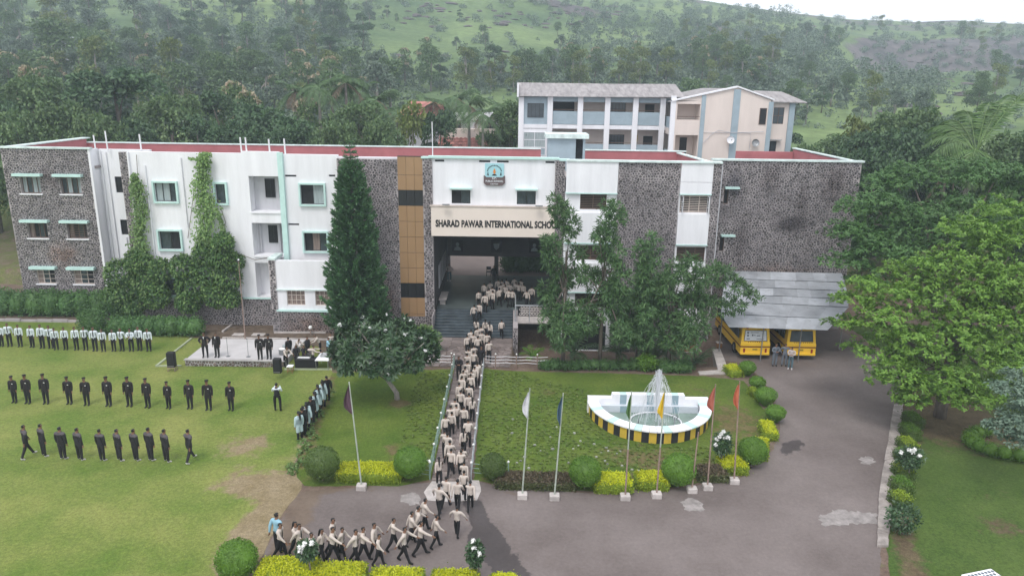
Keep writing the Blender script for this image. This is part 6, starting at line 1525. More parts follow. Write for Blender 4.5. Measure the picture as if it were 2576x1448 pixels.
# ------------------------------------------------------------------ flagpoles
for i, (bxp, byp, tx, ty, fl, f0, f1, lab, dirn) in enumerate([
    (909, 1218, 878, 960, 'f_maroon', 965, 1038, 'flagpole with a furled dark maroon flag behind the long yellow hedge', -1), (1314, 1240, 1333, 976, 'f_white', 980, 1050, 'flagpole with a furled white flag by the maroon hedge', -1),
    (1395, 1243, 1417, 988, 'f_blue', 992, 1068, 'flagpole with a furled slate-blue flag', -1), (1573, 1243, 1589, 984, 'f_green', 988, 1052, 'flagpole with a furled green flag before the fountain', -1), (1652, 1238, 1673, 978, 'f_yellow', 982, 1050, 'flagpole with a furled bright yellow flag before the fountain jet', -1),
    (1741, 1225, 1757, 1086, None, 0, 0, 'short bare pole without a flag near the striped rim', 0), (1780, 1218, 1800, 966, 'f_red', 970, 1033, 'flagpole with a furled dusty red flag at the right end of the fountain', -1), (1847, 1203, 1861, 958, 'f_orange', 962, 1027, 'flagpole with a furled orange flag nearest the drive curve', -1)]):
    x, y = at(bxp, byp, .25); xt, zt = up(tx, ty, y)
    o = empty('flagpole', (x, y, 0)); tag(o, lab, 'flagpole', 'flagpoles along the drive')
    MB().bbox(x-.24, x+.24, y-.2, y+.2, -.05, .27, .03).build('base_block', M['paleconc'], o)
    P = lambda z: (x+(xt-x)*(z-.25)/(zt-.25), y, z)
    MB().tube([P(.2), P(.25+(zt-.25)*.45)], [.042, .038], 8).build('lower_pole', M['rust' if i in (3, 4, 6, 7, 5) else 'polepaint'], o); MB().tube([P(.25+(zt-.25)*.45), P(zt)], [.036, .028], 8).build('upper_pole', M['polepaint' if i < 5 else 'rust'], o)
    if fl:
        za = up(tx, f0, y)[1]; zb = up(tx, f1, y)[1]; V = []; F = []; nu, nv = 9, 12
        for j in range(nv+1):
            v = j/nv; z = za-(za-zb)*v; px = P(z)[0]; w_ = .05+.42*math.sin(PI*min(1, v*.62+.02))*(1 if v < .8 else (1-(v-.8)*4.2))
            for k in range(nu+1):
                u = k/nu; V.append((px+dirn*(.02+w_*u*(.55+.2*math.sin(3*v+i))), y+.10*math.sin(u*9+i+v*2)*u**.5-.03, z-.16*u*(1-v)-.05*math.sin(u*4)))
        for j in range(nv):
            for k in range(nu): a = j*(nu+1)+k; F.append((a, a+1, a+nu+2, a+nu+1))
        put('flag', np_mesh('flag', V, F, [M[fl]], smooth=True), o)

# ------------------------------------------------------------------ bus shed and buses
sd = empty('bus_shed', (21, 54, 0)); tag(sd, 'open bus shed with a patched grey metal sheet roof against the stone wall', 'shed')
CA, CB_, CC, CD = Vector((17.7, 58.35, 4.95)), Vector((27.0, 58.3, 4.9)), Vector((22.95, 50.4, 2.62)), Vector((15.75, 50.5, 2.72))
CDm = Vector((15.55, 52.2, 3.32)); CCm = Vector((26.0, 54.0, 3.45))
def rp(u, v, dz=0):
    "u across, v from the wall to the eave"
    L = CA.lerp(CDm, v/.78) if v < .78 else CDm.lerp(CD, (v-.78)/.22); Rr = CB_.lerp(CCm, v/.55) if v < .55 else CCm.lerp(CC, (v-.55)/.45)
    p = L.lerp(Rr, u); p.z += dz; return p
rs = random.Random(12); vrow = [0, .15, .30, .44, .58, .80, 1.0]
for j in range(6):
    n = [8, 7, 7, 6, 5, 7][j]; us = sorted([0]+[min(.98, max(.02, (k+rs.uniform(-.18, .18))/n)) for k in range(1, n)]+[1])
    for k in range(n):
        u0, u1 = us[k]-.006, us[k+1]+.006; v0, v1 = vrow[j], vrow[j+1]+.022; dz = .012*(k % 2)+rs.uniform(0, .012); lift = .055
        c = [rp(u0, v0, dz), rp(u1, v0, dz), rp(u1, v1, dz+lift+rs.uniform(0, .02)), rp(u0, v1, dz+lift+rs.uniform(0, .02))]
        mb = MB(); mb.add([tuple(p) for p in c]+[(p.x, p.y, p.z-.012) for p in c], [(0, 1, 2, 3), (7, 6, 5, 4), (3, 2, 6, 7), (1, 0, 4, 5), (0, 3, 7, 4), (2, 1, 5, 6)]); mb.build('roof_sheet', M['sheet'], sd)
lt = MB()
for i in range(120):
    p = rp(rs.uniform(.05, .9), rs.uniform(.05, .97), .10); r_ = rs.uniform(.03, .10); a = rs.uniform(0, 3); lt.add([(p.x-r_*math.cos(a), p.y-r_*math.sin(a), p.z), (p.x+.3*r_*math.sin(a), p.y-.3*r_, p.z+.012), (p.x+r_*math.cos(a), p.y+r_*math.sin(a), p.z), (p.x-.3*r_*math.sin(a), p.y+.3*r_, p.z+.01)], [(0, 1, 2, 3)])
lt.build('leaf_litter', M['l_dry'], sd)['kind'] = 'stuff'
for (u, v, zb) in ((.02, .74, 0), (.02, .98, 0) , (.36, .965, 0), (.73, .965, 0), (.98, .6, 0), (.04, .3, 0), (.5, .45, 0)):
    if (u, v) == (.02, .98): continue
    p = rp(u, v); MB().bar((p.x, p.y, -.02), (p.x, p.y, p.z-.02), .045).build('post', M['metal'], sd)
for v in (.03, .4, .78, .985):
    a, b = rp(.01, v, -.08), rp(.99, v, -.08); MB().bar(a, b, .035).build('purlin', M['metal'], sd)
def bus(x0, label, ad):
    L, W, Hh = 7.0, 2.18, 2.72
    o = empty('school_bus', (x0+W/2, 51.05, 0)); tag(o, label, 'bus', 'yellow school buses')
    o['_w'] = 1; del o['_w']
    y0 = 51.05
    def b(n, m, *a, par=o): return MB().box(*a).build(n, M[m], par)
    x1 = x0+W
    prof = [(0, .45), (0, 1.25), (.05, 1.3), (.22, 2.3), (.42, 2.62), (.7, 2.72), (6.6, 2.72), (6.95, 2.5), (7.0, .45)]
    body = MB(); n = len(prof)
    inset = [0, 0, .02, .10, .17, .32, .32, .17, 0]
    vs = [(x0+i, y0+p, z) for (p, z), i in zip(prof, inset)]+[(x1-i, y0+p, z) for (p, z), i in zip(prof, inset)]
    body.add(vs, [(i, i+1, n+i+1, n+i) for i in range(n-1)]+[tuple(range(n-1, -1, -1)), tuple(range(n, 2*n)), (n-1, 0, n, 2*n-1)]); body = body.build('body', M['yellow'], o)
    def on(x, z, out=.012):      # a point on the sloping back face
        s = (z-1.3)/1.0 if z > 1.3 else 0
        return (x, y0+.05*(z > 1.25)+.17*s-out, z)
    mg = .30
    MB().quad(on(x0+.22, 1.42, .01), on(x1-.22, 1.42, .01), on(x1-mg, 2.24, .01), on(x0+mg, 2.24, .01)).build('rear_window_frame', M['rubber'], o)
    w_ = MB(); w_.quad(on(x0+.27, 1.47, .016), on(x1-.27, 1.47, .016), on(x1-mg-.03, 2.19, .016), on(x0+mg+.03, 2.19, .016)); w_ = w_.build('rear_window', M['poster' if ad else 'glass'], o)
    if ad:
        pm = MB()
        for (a, c, e, f) in ((.45, .58, 1.98, 2.10), (.45, .58, 1.76, 1.90), (.42, .66, 1.56, 1.63), (.80, .92, 1.80, 1.93), (.98, 1.06, 1.82, 1.9), (1.16, 1.42, 1.80, 1.86), (.72, 1.3, 2.04, 2.08), (1.15, 1.7, 1.56, 1.6)):
            pm.quad(on(x0+a, e, .022), on(x0+c, e, .022), on(x0+c, f, .022), on(x0+a, f, .022))
        pm.build('rear_print', M['inkgrey'], w_)
    b('rear_stripe', 'busbrown', x0-.012, x1+.012, y0-.014, y0-.002, .96, 1.06); b('side_stripe', 'busbrown', x0-.016, x0-.003, y0, y0+6.9, .96, 1.06); b('side_stripe', 'busbrown', x1+.003, x1+.016, y0, y0+6.9, .96, 1.06)
    for x in (x0+.22, x1-.36):
        t = MB(); t.bbox(x, x+.14, y0-.05, y0-.002, .58, .88, .01); t.build('tail_lamp', M['redlamp'], o)
    for x in (x0+.38, x1-.52): p = on(x, 2.36); q = on(x+.14, 2.42); MB().box(x, x+.14, p[1]-.035, p[1]+.04, 2.34, 2.42).build('marker_lamp', M['redlamp'], o)
    b('number_plate', 'yellowpaint', x0+.88, x0+1.28, y0-.022, y0-.006, .74, .88); pl = MB()
    for k in range(6): pl.box(x0+.92+.055*k, x0+.95+.055*k, y0-.028, y0-.0225, .77, .85)
    pl.build('plate_marks', M['ink'], o)
    lm = MB()
    for k in range(7 if ad else 9): lm.quad(on(x0+.55+.16*k, 1.33, .013), on(x0+.62+.16*k, 1.33, .013), on(x0+.62+.16*k, 1.39, .013), on(x0+.55+.16*k, 1.39, .013))
    lm.build('rear_lettering', M['busbrown'], o)
    MB().bbox(x0+.02, x1-.02, y0-.12, y0+.05, .42, .58, .02).build('bumper', M['yellow'], o)
    for k in range(5):
        ya = y0+.75+1.2*k; b('side_window', 'glass', x0+.05-.02, x0+.06, ya, ya+1.1, 1.42, 2.12)
        b('side_window', 'glass', x1-.06, x1-.03, ya, ya+1.1, 1.42, 2.12)
    for ya in (1.5, 5.6):
        for x, s in ((x0-.02, 1), (x1+.02, -1)):
            wh = MB(); wh.tube([(x, y0+ya, .42), (x+s*.26, y0+ya, .42)], .42, 18); wh = wh.build('wheel', M['rubber'], o); r_ = MB(); r_.tube([(x-s*.012, y0+ya, .42), (x+s*.05, y0+ya, .42)], .22, 12); r_.build('rim', M['metal'], wh)
    b('underbody', 'rubber', x0+.3, x1-.3, y0+.5, y0+6.6, .2, .44)
    return o
bus(16.95, 'yellow school bus with a white poster in its rear window', True)
bus(20.35, 'yellow school bus with a bare dark rear window', False)

# ------------------------------------------------------------------ stage and the things about it
SZ = .45
sA, sB, sC, sD = [at(*p, SZ) for p in ((465, 905), (715, 908), (770, 853), (532, 852))]
stg = MB().prism([sA, sB, sC, sD], -.05, SZ).build('stage', mat('stage_floor', (.50, .48, .48), .85, .1, .8)); tag(stg, 'low paved stage with a stone front at the back of the lawn', 'stage')
rg2 = random.Random(5); sm = 0
for p in cells(sA[0], sB[0], -.02, SZ-.04, .2, rg2):
    mb = MB(); stone_shape(mb, p, sA[1]-.0, rg2); mb.build('stone', M['stone_brown'], stg)
MB().box(sA[0]-.05, sB[0]+.05, sA[1]-.09, sA[1]+.25, SZ+.002, SZ+.05).build('edge_slab', M['concrete'], stg)
def top(n, label, cat, loc, group=None): o = empty(n, loc); tag(o, label, cat, group); return o
x, y = at(617, 852, SZ); q = up(600, 655, y)
fp = top('tall_flagpole', 'tall thin bare flagpole rising behind the stage', 'flagpole', (x, y, SZ)); MB().tube([(x, y, SZ-.05), ((x+q[0])/2, y, (q[1]+SZ)/2), (q[0], y, q[1])], [.055, .04, .028], 8).build('pole', M['rust'], fp); b = MB(); b.ball((q[0], y, q[1]+.05), .07); b.build('finial', M['whitemetal'], fp)
for px, py, lab in ((574, 896, 'microphone stand on the stage nearest the two suited men'), (625, 897, 'microphone stand on the stage near the flagpole')):
    x, y = at(px, py, SZ); o = top('microphone_stand', lab, 'microphone stand', (x, y, SZ)); b = MB(); b.tube([(x, y, SZ), (x, y, SZ+.03)], .15, 12); b.build('base', M['metal'], o); MB().bar((x, y, SZ+.03), (x, y, SZ+1.35), .018).build('pole', M['metal'], o); b = MB(); b.bar((x, y, SZ+1.35), (x+.02, y-.12, SZ+1.42), .028); b.build('microphone', M['plastic'], o)
def speaker(px, py, w_, h, zb, lab, rot=.0):
    x, y = at(px, py, zb); o = top('loudspeaker', lab, 'loudspeaker', (x, y, zb)); MB().bbox(x-w_/2, x+w_/2, y-.2, y+.2, zb, zb+h, .03).build('cabinet', M['plastic'], o)
    for z, r in ((zb+h*.3, w_*.34), (zb+h*.74, w_*.2)):
        m_ = MB(); m_.tube([(x, y-.215, z), (x, y-.203, z)], r, 16); m_.build('driver', M['rubber'], o)
    g = MB(); g.box(x-w_*.42, x+w_*.42, y-.212, y-.206, zb+h*.06, zb+h*.1); g.build('grille_edge', M['metal'], o); return x, y
x, y = speaker(433, 921, .52, 1.05, .32, 'tall black loudspeaker on a low metal frame at the lawn end of the stage')
o = top('speaker_frame', 'low metal frame holding the loudspeaker at the corner of the lawn kerb', 'frame', (x, y, 0)); b = MB()
for dx in (-.24, .24):
    for dy in (-.2, .2): b.bar((x+dx, y+dy, 0), (x+dx, y+dy, .31), .02)
    b.bar((x+dx, y-.2, .3), (x+dx, y+.2, .3), .02); b.bar((x+dx, y-.2, .03), (x+dx, y+.2, .03), .02)
b.bar((x-.24, y-.2, .3), (x+.24, y-.2, .3), .02); b.bar((x-.24, y+.2, .3), (x+.24, y+.2, .3), .02); b.build('frame', M['rust'], o)
def stool(px, py, lab, w_=.42, h=.45, topm='white'):
    x, y = at(px, py); o = top('stool', lab, 'stool', (x, y, 0)); MB().bbox(x-w_/2, x+w_/2, y-w_/2, y+w_/2, h, h+.05, .012).build('seat', M[topm], o)
    for dx in (-1, 1):
        for dy in (-1, 1): MB().bar((x+dx*w_*.42, y+dy*w_*.42, 0), (x+dx*w_*.36, y+dy*w_*.36, h), .022).build('leg', M['stoolwood'], o)
    r = MB(); r.bar((x-w_*.4, y-w_*.4, .15), (x+w_*.4, y-w_*.4, .15), .016); r.bar((x-w_*.4, y+w_*.4, .15), (x+w_*.4, y+w_*.4, .15), .016); r.build('stretcher', M['stoolwood'], o); return x, y
stool(699, 936, 'wooden stool under the loudspeaker at the right end of the stage', .5, .42, 'stoolwood'); speaker(699, 936, .5, 1.0, .47, 'tall black loudspeaker standing on a stool at the right end of the stage')
stool(731, 936, 'small white-topped stool on the lawn edge, nothing on it')
def table(px, py, w_, d, h, lab, m, rot=0.0, cloth=False):
    x, y = at(px, py); o = top('table', lab, 'table', (x, y, 0)); MB().bbox(x-w_/2, x+w_/2, y-d/2, y+d/2, h-.04, h, .01).build('tabletop', M[m], o)
    if cloth: MB().box(x-w_/2+.02, x+w_/2-.02, y-d/2+.02, y+d/2-.02, .12, h-.041).build('table_skirt', M['blackcloth'], o)
    for dx in (-1, 1):
        for dy in (-1, 1): MB().bar((x+dx*(w_/2-.06), y+dy*(d/2-.06), 0), (x+dx*(w_/2-.06), y+dy*(d/2-.06), h-.04), .025).build('leg', M['metal'], o)
    return x, y
x, y = table(817, 922, .95, 1.5, .76, 'white-topped table with a helmet-shaped box beside the frangipani', 'white')
o = top('sound_mixer', 'grey mixing box on the white table beside the frangipani', 'mixer', (x, y, .76)); MB().bbox(x-.25, x+.3, y-.1, y+.35, .76, .9, .02).build('case', M['metal'], o); b = MB(); b.bbox(x-.1, x+.2, y+.0, y+.2, .901, 1.02, .02); b.build('lid', M['greywhite'], o)
x, y = table(772, 925, 1.5, .7, .72, 'low table with a black cover among the band', 'blackcloth', cloth=True)
o = top('keyboard', 'grey electronic keyboard lying on the black covered table', 'keyboard', (x, y, .72)); MB().bbox(x-.6, x+.3, y-.15, y+.2, .722, .80, .01).build('case', M['metal'], o); b = MB(); b.box(x-.55, x+.25, y-.13, y+.02, .801, .812); b.build('keys', M['petal'], o)
for px, py, r_, z, lab, k in ((712, 905, .26, .85, 'white-topped drum nearest the loudspeaker', 'petal'), (722, 893, .30, .75, 'second drum with a pale skin behind the white-topped drum', 'curtain'), (783, 905, .24, .8, 'small drum with a round pale skin beside the seated drummer', 'wood')):
    x, y = at(px, py); o = top('drum', lab, 'drum', (x, y, 0)); b = MB(); b.tube([(x, y, z-.35), (x, y, z)], r_, 16); b.build('shell', M['metal'], o); b = MB(); b.tube([(x, y, z), (x, y, z+.02)], r_*.96, 16); b.build('drum_skin', M[k], o); b = MB()
    for a in (0, 2.1, 4.2): b.bar((x+r_*.7*math.cos(a), y+r_*.7*math.sin(a), z-.34), (x+r_*math.cos(a), y+r_*math.sin(a), 0), .018)
    b.build('stand', M['metal'], o)
for px, py, rz in ((762, 905, .3), (790, 893, -.4)):
    pass
# low kerbs of the lawn and the planting frame behind the stage
kb = MB()
for pts in ([(393, 922), (456, 921)], [(393, 922), (482, 852)], [(716, 930), (835, 930)]):
    a, b = at(*pts[0]), at(*pts[1]); d = Vector((b[0]-a[0], b[1]-a[1])); n_ = Vector((-d.y, d.x)).normalized()*.07
    kb.prism([(a[0]-n_.x, a[1]-n_.y), (b[0]-n_.x, b[1]-n_.y), (b[0]+n_.x, b[1]+n_.y), (a[0]+n_.x, a[1]+n_.y)], -.05, .1)
kb = kb.build('lawn_kerb', mat('mossy_kerb', (.36, .40, .27), .9, .2, 2)); kb['kind'] = 'structure'
sb = sheet('soil_bed', [at(470, 850), at(560, 800), at(690, 800), at(845, 845), at(835, 875), at(600, 852)], .02, M['soil'], .5, .05)
fb2 = MB()
for pts in ([(560, 836), (600, 806)], [(600, 806), (690, 808)], [(690, 838), (820, 838)], [(560, 852), (840, 856)]):
    a, b = at(*pts[0]), at(*pts[1]); d = Vector((b[0]-a[0], b[1]-a[1])); n_ = Vector((-d.y, d.x)).normalized()*.08; fb2.prism([(a[0]-n_.x, a[1]-n_.y), (b[0]-n_.x, b[1]-n_.y), (b[0]+n_.x, b[1]+n_.y), (a[0]+n_.x, a[1]+n_.y)], -.05, .14)
fb2 = fb2.build('bed_edging', M['paleconc']); fb2['kind'] = 'structure'
for px, py, w_ in ((600, 842, .9), (650, 842, 1.0)): x, y = at(px, py); MB().bbox(x-w_/2, x+w_/2, y-.3, y+.3, .0, .06, .02).build('bed_slab', M['paleconc'], sb)
x, y = at(782, 842); gl_ = top('garden_lamp', 'small round white garden lamp at the foot of the stone plinth', 'lamp', (x, y, 0)); MB().bar((x, y, 0), (x, y, .5), .04).build('post', M['rust'], gl_); b = MB(); b.ball((x, y, .62), .16); b.build('globe', M['petal'], gl_)
# hexagon-patterned white top at the lower edge of the picture
hx, hy = at(2492, 1428, .8); hx -= .51; hy += .07; ht = top('patterned_table', 'white table with a grey hexagon pattern on the lawn at the near corner', 'table', (hx, hy-1.0, 0)); ht.rotation_euler = (0, 0, .28)
def loc_(o): o.matrix_parent_inverse = Matrix(); return o
loc_(MB().bbox(-.75, .75, -.75, .75, .74, .8, .02).build('tabletop', M['white'], ht))
for i in range(8):
    for j in range(8):
        a, b = -.6+.165*i+(.08 if j % 2 else 0), -.58+.165*j
        if a < .64:
            h_ = MB(); h_.prism([(a+.068*math.cos(PI/6+PI/3*k), b+.068*math.sin(PI/6+PI/3*k)) for k in range(6)], .802, .808); loc_(h_.build('hexagon_inlay', M['inkgrey'], ht))
for dx in (-1, 1):
    for dy in (-1, 1): loc_(MB().box(dx*.66-.04, dx*.66+.04, dy*.66-.04, dy*.66+.04, 0, .74).build('leg', M['white'], ht))
# small roadside boxes beside the shed post
x, y = at(1782, 878, -.0); o = top('small_box', 'small brown box on the path edge beside the shed post', 'box', (16.2, 53.6, 0)); MB().bbox(15.95, 16.35, 53.5, 53.9, 0, .35, .02).build('case', M['stoolwood'], o); MB().bbox(15.93, 16.37, 53.48, 53.92, .352, .40, .01).build('lid', M['paleconc'], o)
# ------------------------------------------------------------------ people
def rotx(v, a):      # positive a swings a hanging limb forward (towards -y)
    c, s = math.cos(a), math.sin(a); return Vector((v[0], v[1]*c+v[2]*s, -v[1]*s+v[2]*c))
def figure(key, lleg=0, rleg=0, lknee=0, rknee=0, larm=0.0, rarm=0.0, lelb=.15, relb=.15, lean=0.0, width=.09, lout=.12, rout=.12, fold=None, girl=False, skirt=False, head=0.0):
    V = {}; E_ = []; Rr = {}; T = {}
    def add(n, co, r, par=None, tp=None):
        V[n] = Vector(co); Rr[n] = r
        if par: E_.append((par, n)); T[(par, n)] = tp
    hipz = .90
    sw = .165 if girl else .195
    def tors(z, y=0.0): d = z-hipz; return Vector((0, -math.sin(lean)*d+y, hipz+math.cos(lean)*d))
    add('pelvis', (0, 0, hipz+.04), (.150, .105)); add('waist', tors(1.10), (.130 if girl else .145, .10), 'pelvis', 'torso'); add('chest', tors(1.30), (.155 if girl else .178, .118), 'waist', 'torso')
    add('neckbase', tors(1.435), (.075, .065), 'chest', 'torso'); add('neck', tors(1.50, -.01), (.052, .054), 'neckbase', 'neck')
    hb_ = tors(1.50, -.01); hd = Vector((math.sin(head)*.0, -math.sin(lean+.05), math.cos(lean+.05)))
    add('jaw', hb_+hd*.075+Vector((0, -.028, 0)), (.066, .078), 'neck', 'head'); add('skull', hb_+hd*.155+Vector((0, .004, 0)), (.078, .096), 'jaw', 'head'); add('crown', hb_+hd*.205+Vector((0, .012, 0)), (.055, .07), 'skull', 'head')
    for s, sd_, leg, knee, arm, elb, out in ((1, 'l', lleg, lknee, larm, lelb, lout), (-1, 'r', rleg, rknee, rarm, relb, rout)):
        h_ = Vector((s*width, 0, hipz-.04)); add(sd_+'hip', h_, (.088, .092), 'pelvis', 'leg')
        k_ = h_+rotx((s*.01, 0, -.40), leg); add(sd_+'knee', k_, (.060, .064), sd_+'hip', 'leg')
        a_ = k_+rotx((0, 0, -.385), leg-knee); add(sd_+'ankle', a_, (.042, .045), sd_+'knee', 'leg')
        fa = (leg-knee)*.6; add(sd_+'heel', a_+rotx((0, .03, -.045), fa), (.038, .036), sd_+'ankle', 'foot'); add(sd_+'toe', a_+rotx((s*.02, -.155, -.055), fa), (.040, .026), sd_+'ankle', 'foot')
        sh_ = tors(1.40)+Vector((s*sw, .0, 0)); add(sd_+'shoulder', sh_, (.062, .064), 'chest', 'arm')
        if fold:
            e_ = sh_+Vector((s*fold[0][0], fold[0][1], fold[0][2])); w_ = e_+Vector((s*fold[1][0], fold[1][1], fold[1][2]))
        else:
            e_ = sh_+rotx((s*math.sin(out)*.28, 0, -math.cos(out)*.28), arm); w_ = e_+rotx((s*math.sin(out)*.06, 0, -.25), arm+elb)
        add(sd_+'elbow', e_, (.045, .045), sd_+'shoulder', 'arm'); add(sd_+'wrist', w_, (.027, .031), sd_+'elbow', 'arm')
        d = (w_-e_).normalized(); side = Vector((0, -1, 0)); side = (side-d*side.dot(d))
        if side.length < .1: side = Vector((0, 0, 1))-d*d.z
        side.normalize(); nrm = d.cross(side)
        pm_ = w_+d*.065; add(sd_+'palm', pm_, (.024, .036), sd_+'wrist', 'hand')
        for f in range(4):
            o = (f-1.5)*.021; l_ = (.068, .080, .084, .062)[f]; b_ = pm_+d*.030+side*(-o); m_ = b_+d*l_*.5+nrm*(-s)*.008; add(sd_+'f%d' % f, b_, (.0095, .0095), sd_+'palm', 'hand'); add(sd_+'g%d' % f, m_, (.009, .009), sd_+'f%d' % f, 'hand'); add(sd_+'h%d' % f, m_+d*l_*.5+nrm*(-s)*.02, (.0075, .0075), sd_+'g%d' % f, 'hand')
        t_ = w_+d*.03+side*.035; add(sd_+'t0', t_, (.011, .011), sd_+'wrist', 'hand'); add(sd_+'t1', t_+d*.035+side*.016, (.0095, .0095), sd_+'t0', 'hand')
    names = list(V); ix = {n: i for i, n in enumerate(names)}
    me = bpy.data.meshes.new('skel'); me.from_pydata([V[n] for n in names], [(ix[a], ix[b]) for a, b in E_], [])
    o = bpy.data.objects.new('skel', me); COL.objects.link(o)
    md = o.modifiers.new('skin', 'SKIN'); md.use_smooth_shade = True; md.branch_smoothing = .6
    sk = me.skin_vertices[0].data
    for n in names: sk[ix[n]].radius = Rr[n]; sk[ix[n]].use_root = (n == 'pelvis')
    sb_ = o.modifiers.new('sub', 'SUBSURF'); sb_.levels = 1; sb_.render_levels = 1
    dg = bpy.context.evaluated_depsgraph_get(); ev = o.evaluated_get(dg); m2 = bpy.data.meshes.new_from_object(ev)
    nv = len(m2.vertices); co = np.empty(nv*3, np.float32); m2.vertices.foreach_get('co', co); co = co.reshape(-1, 3)
    no = np.empty(nv*3, np.float32); m2.vertex_normals.foreach_get('vector', no); no = no.reshape(-1, 3)
    faces = [tuple(p.vertices) for p in m2.polygons]
    bpy.data.objects.remove(o); bpy.data.meshes.remove(me); bpy.data.meshes.remove(m2)
    # label every face by the nearest bone
    cen = np.array([co[list(f)].mean(0) for f in faces]); best = np.full(len(faces), 9.0); lab = np.array(['torso']*len(faces), dtype=object)
    for (a, b), tp in T.items():
        p, q = np.array(V[a]), np.array(V[b]); d = q-p; t = np.clip(((cen-p)@d)/(d@d), 0, 1); dist = np.linalg.norm(cen-p-t[:, None]*d, axis=1)-.55*(np.array(Rr[a])[0]*(1-t)+np.array(Rr[b])[0]*t)
        k = dist < best; best = np.where(k, dist, best); lab[k] = tp
    # shape the head: brow, eye sockets, nose and chin
    hc_ = np.array(V['skull']); jc = np.array(V['jaw']); upv = np.array(hd); fw = np.array([0, -1.0, 0])
    rel = co-hc_; hz = rel@upv; hx_ = rel[:, 0]; hy_ = rel[:, 1]
    headv = (hz > -.15) & (np.linalg.norm(rel, axis=1) < .2)
    def push(cx, cz, r, dist):
        w_ = np.exp(-(((hx_-cx)**2+(hz-cz)**2)/(r*r)))*headv*(hy_ < -.03); co[:, 1] -= (w_*dist).astype(np.float32)
    push(0, -.045, .022, .028); push(.033, -.012, .02, -.012); push(-.033, -.012, .02, -.012); push(0, -.125, .03, .010); push(0, -.085, .025, .006)
    earw = np.exp(-((hz+.035)**2+(hy_-.005)**2)/(.025**2))*headv*(abs(hx_) > .05); co[:, 0] += (np.sign(hx_)*earw*.016).astype(np.float32)
    z = cen[:, 2]
    # waist height follows the lean
    hzf = (cen-hc_)@upv; yf = cen[:, 1]-hc_[1]
    hair = (lab == 'head') & ((hzf > .035) | ((yf > .018) & (hzf > -.085)) )
    top_ = ((lab == 'torso') & (z > .955)) | (lab == 'arm')
    low = ((lab == 'torso') & (z <= .985)) | (lab == 'leg')
    lower_hem = (lab == 'torso') | (lab == 'arm') | ((lab == 'leg') & (z > .72))
    kurta = (lab == 'torso') | (lab == 'arm') | ((lab == 'leg') & (z > .50))
    vest = (lab == 'torso') & (z > .95)
    yoke = ((lab == 'torso') & (z > 1.33)) | ((lab == 'arm') & (z > 1.34))
    foot = lab == 'foot'
    def shell(mask, d, name, mats=None, grow=None):
        fs = [f for f, k in zip(faces, mask) if k]
        if not fs: return None
        used = sorted({i for f in fs for i in f}); rm = {i: j for j, i in enumerate(used)}
        P = co[used]+no[used]*d
        if grow is not None: P = grow(P)
        m_ = bpy.data.meshes.new(name); m_.from_pydata(P.tolist(), [], [tuple(rm[i] for i in f) for f in fs]); m_.polygons.foreach_set('use_smooth', [True]*len(fs)); m_.materials.append(M['skin']); m_.update(); return m_
    body = bpy.data.meshes.new('person'); body.from_pydata(co.tolist(), [], faces); body.polygons.foreach_set('use_smooth', [True]*len(faces)); body.materials.append(M['skin']); body.materials.append(M['hair'])
    eye = [(abs(abs(c[0]-hc_[0])-.032) < .016 and abs(k+.012) < .012 and y < -.05) for c, k, y in zip(cen, hzf, yf)]
    body.polygons.foreach_set('material_index', [1 if e else 0 for e in eye]); body.update()
    F = {'body': body, 'shirt': shell(top_, .014, 'shirt'), 'blazer': shell(lower_hem, .026, 'blazer'), 'trousers': shell(low, .014, 'trousers'), 'kurta': shell(kurta, .03, 'kurta'), 'vest': shell(vest, .030, 'vest'), 'yoke': shell(yoke, .032, 'yoke'), 'shoes': [shell(foot & (cen[:, 0] > 0), .010, 'shoe'), shell(foot & (cen[:, 0] <= 0), .010, 'shoe')], 'hair': shell(hair, .014, 'hair')}
    # tie, long hair, cap, badge in body space
    def tie():
        mb = MB(); rows = [(1.455, .018), (1.40, .022), (1.25, .030), (1.08, .036), (1.02, .012)]; vs = []
        for zz, w_ in rows:
            c = tors(zz); yy = -min([-co[i][1] for i in range(0)] or [0]); k = np.where((abs(co[:, 2]-c.z) < .05) & (abs(co[:, 0]) < .06))[0]; fy_ = co[k, 1].min() if len(k) else c.y-.1
            vs += [(-w_, fy_-.024, c.z), (w_, fy_-.024, c.z)]
        mb.add(vs, [(2*i, 2*i+1, 2*i+3, 2*i+2) for i in range(len(rows)-1)]); return mb.mesh('tie', M['blackcloth'])
    F['tie'] = tie()
    hb2 = MB(); c = Vector(hc_.tolist()); hb2.tube([c+Vector((0, .075, .02)), c+Vector((0, .115, -.08)), Vector((0, tors(1.35).y+.145, 1.36)), Vector((0, tors(1.2).y+.13, 1.18))], [.045, .05, .042, .014], 7); F['long_hair'] = hb2.mesh('long_hair', M['hair'], True)
    hb3 = MB(); hb3.ball(c+Vector((0, .115, -.03)), .05, 8, 6); F['hair_bun'] = hb3.mesh('hair_bun', M['hair'], True)
    cp_ = MB(); cp_.ball(c+Vector((.012, -.01, .075)), .108, 10, 6, (1, 1.08, .42)); F['cap'] = cp_.mesh('cap', M['blackcloth'], True)
    k = np.where((abs(co[:, 2]-1.27) < .05) & (abs(co[:, 0]-.08) < .04))[0]; fy_ = co[k, 1].min() if len(k) else -.12
    bd = MB(); bd.box(.045, .115, fy_-.045, fy_-.03, 1.255, 1.29); F['badge'] = bd.mesh('badge', M['petal'])
    cl = MB(); k = np.where((abs(co[:, 2]-1.40) < .05) & (abs(co[:, 0]) < .05))[0]; fy_ = co[k, 1].min() if len(k) else -.1
    cl.wallprism([(-.045, tors(1.455).z), (.045, tors(1.455).z), (0, tors(1.30).z)], fy_-.045, fy_-.03); F['shirt_front'] = cl.mesh('shirt_front', M['poster'])
    F['lowest'] = float(co[:, 2].min())
    return F
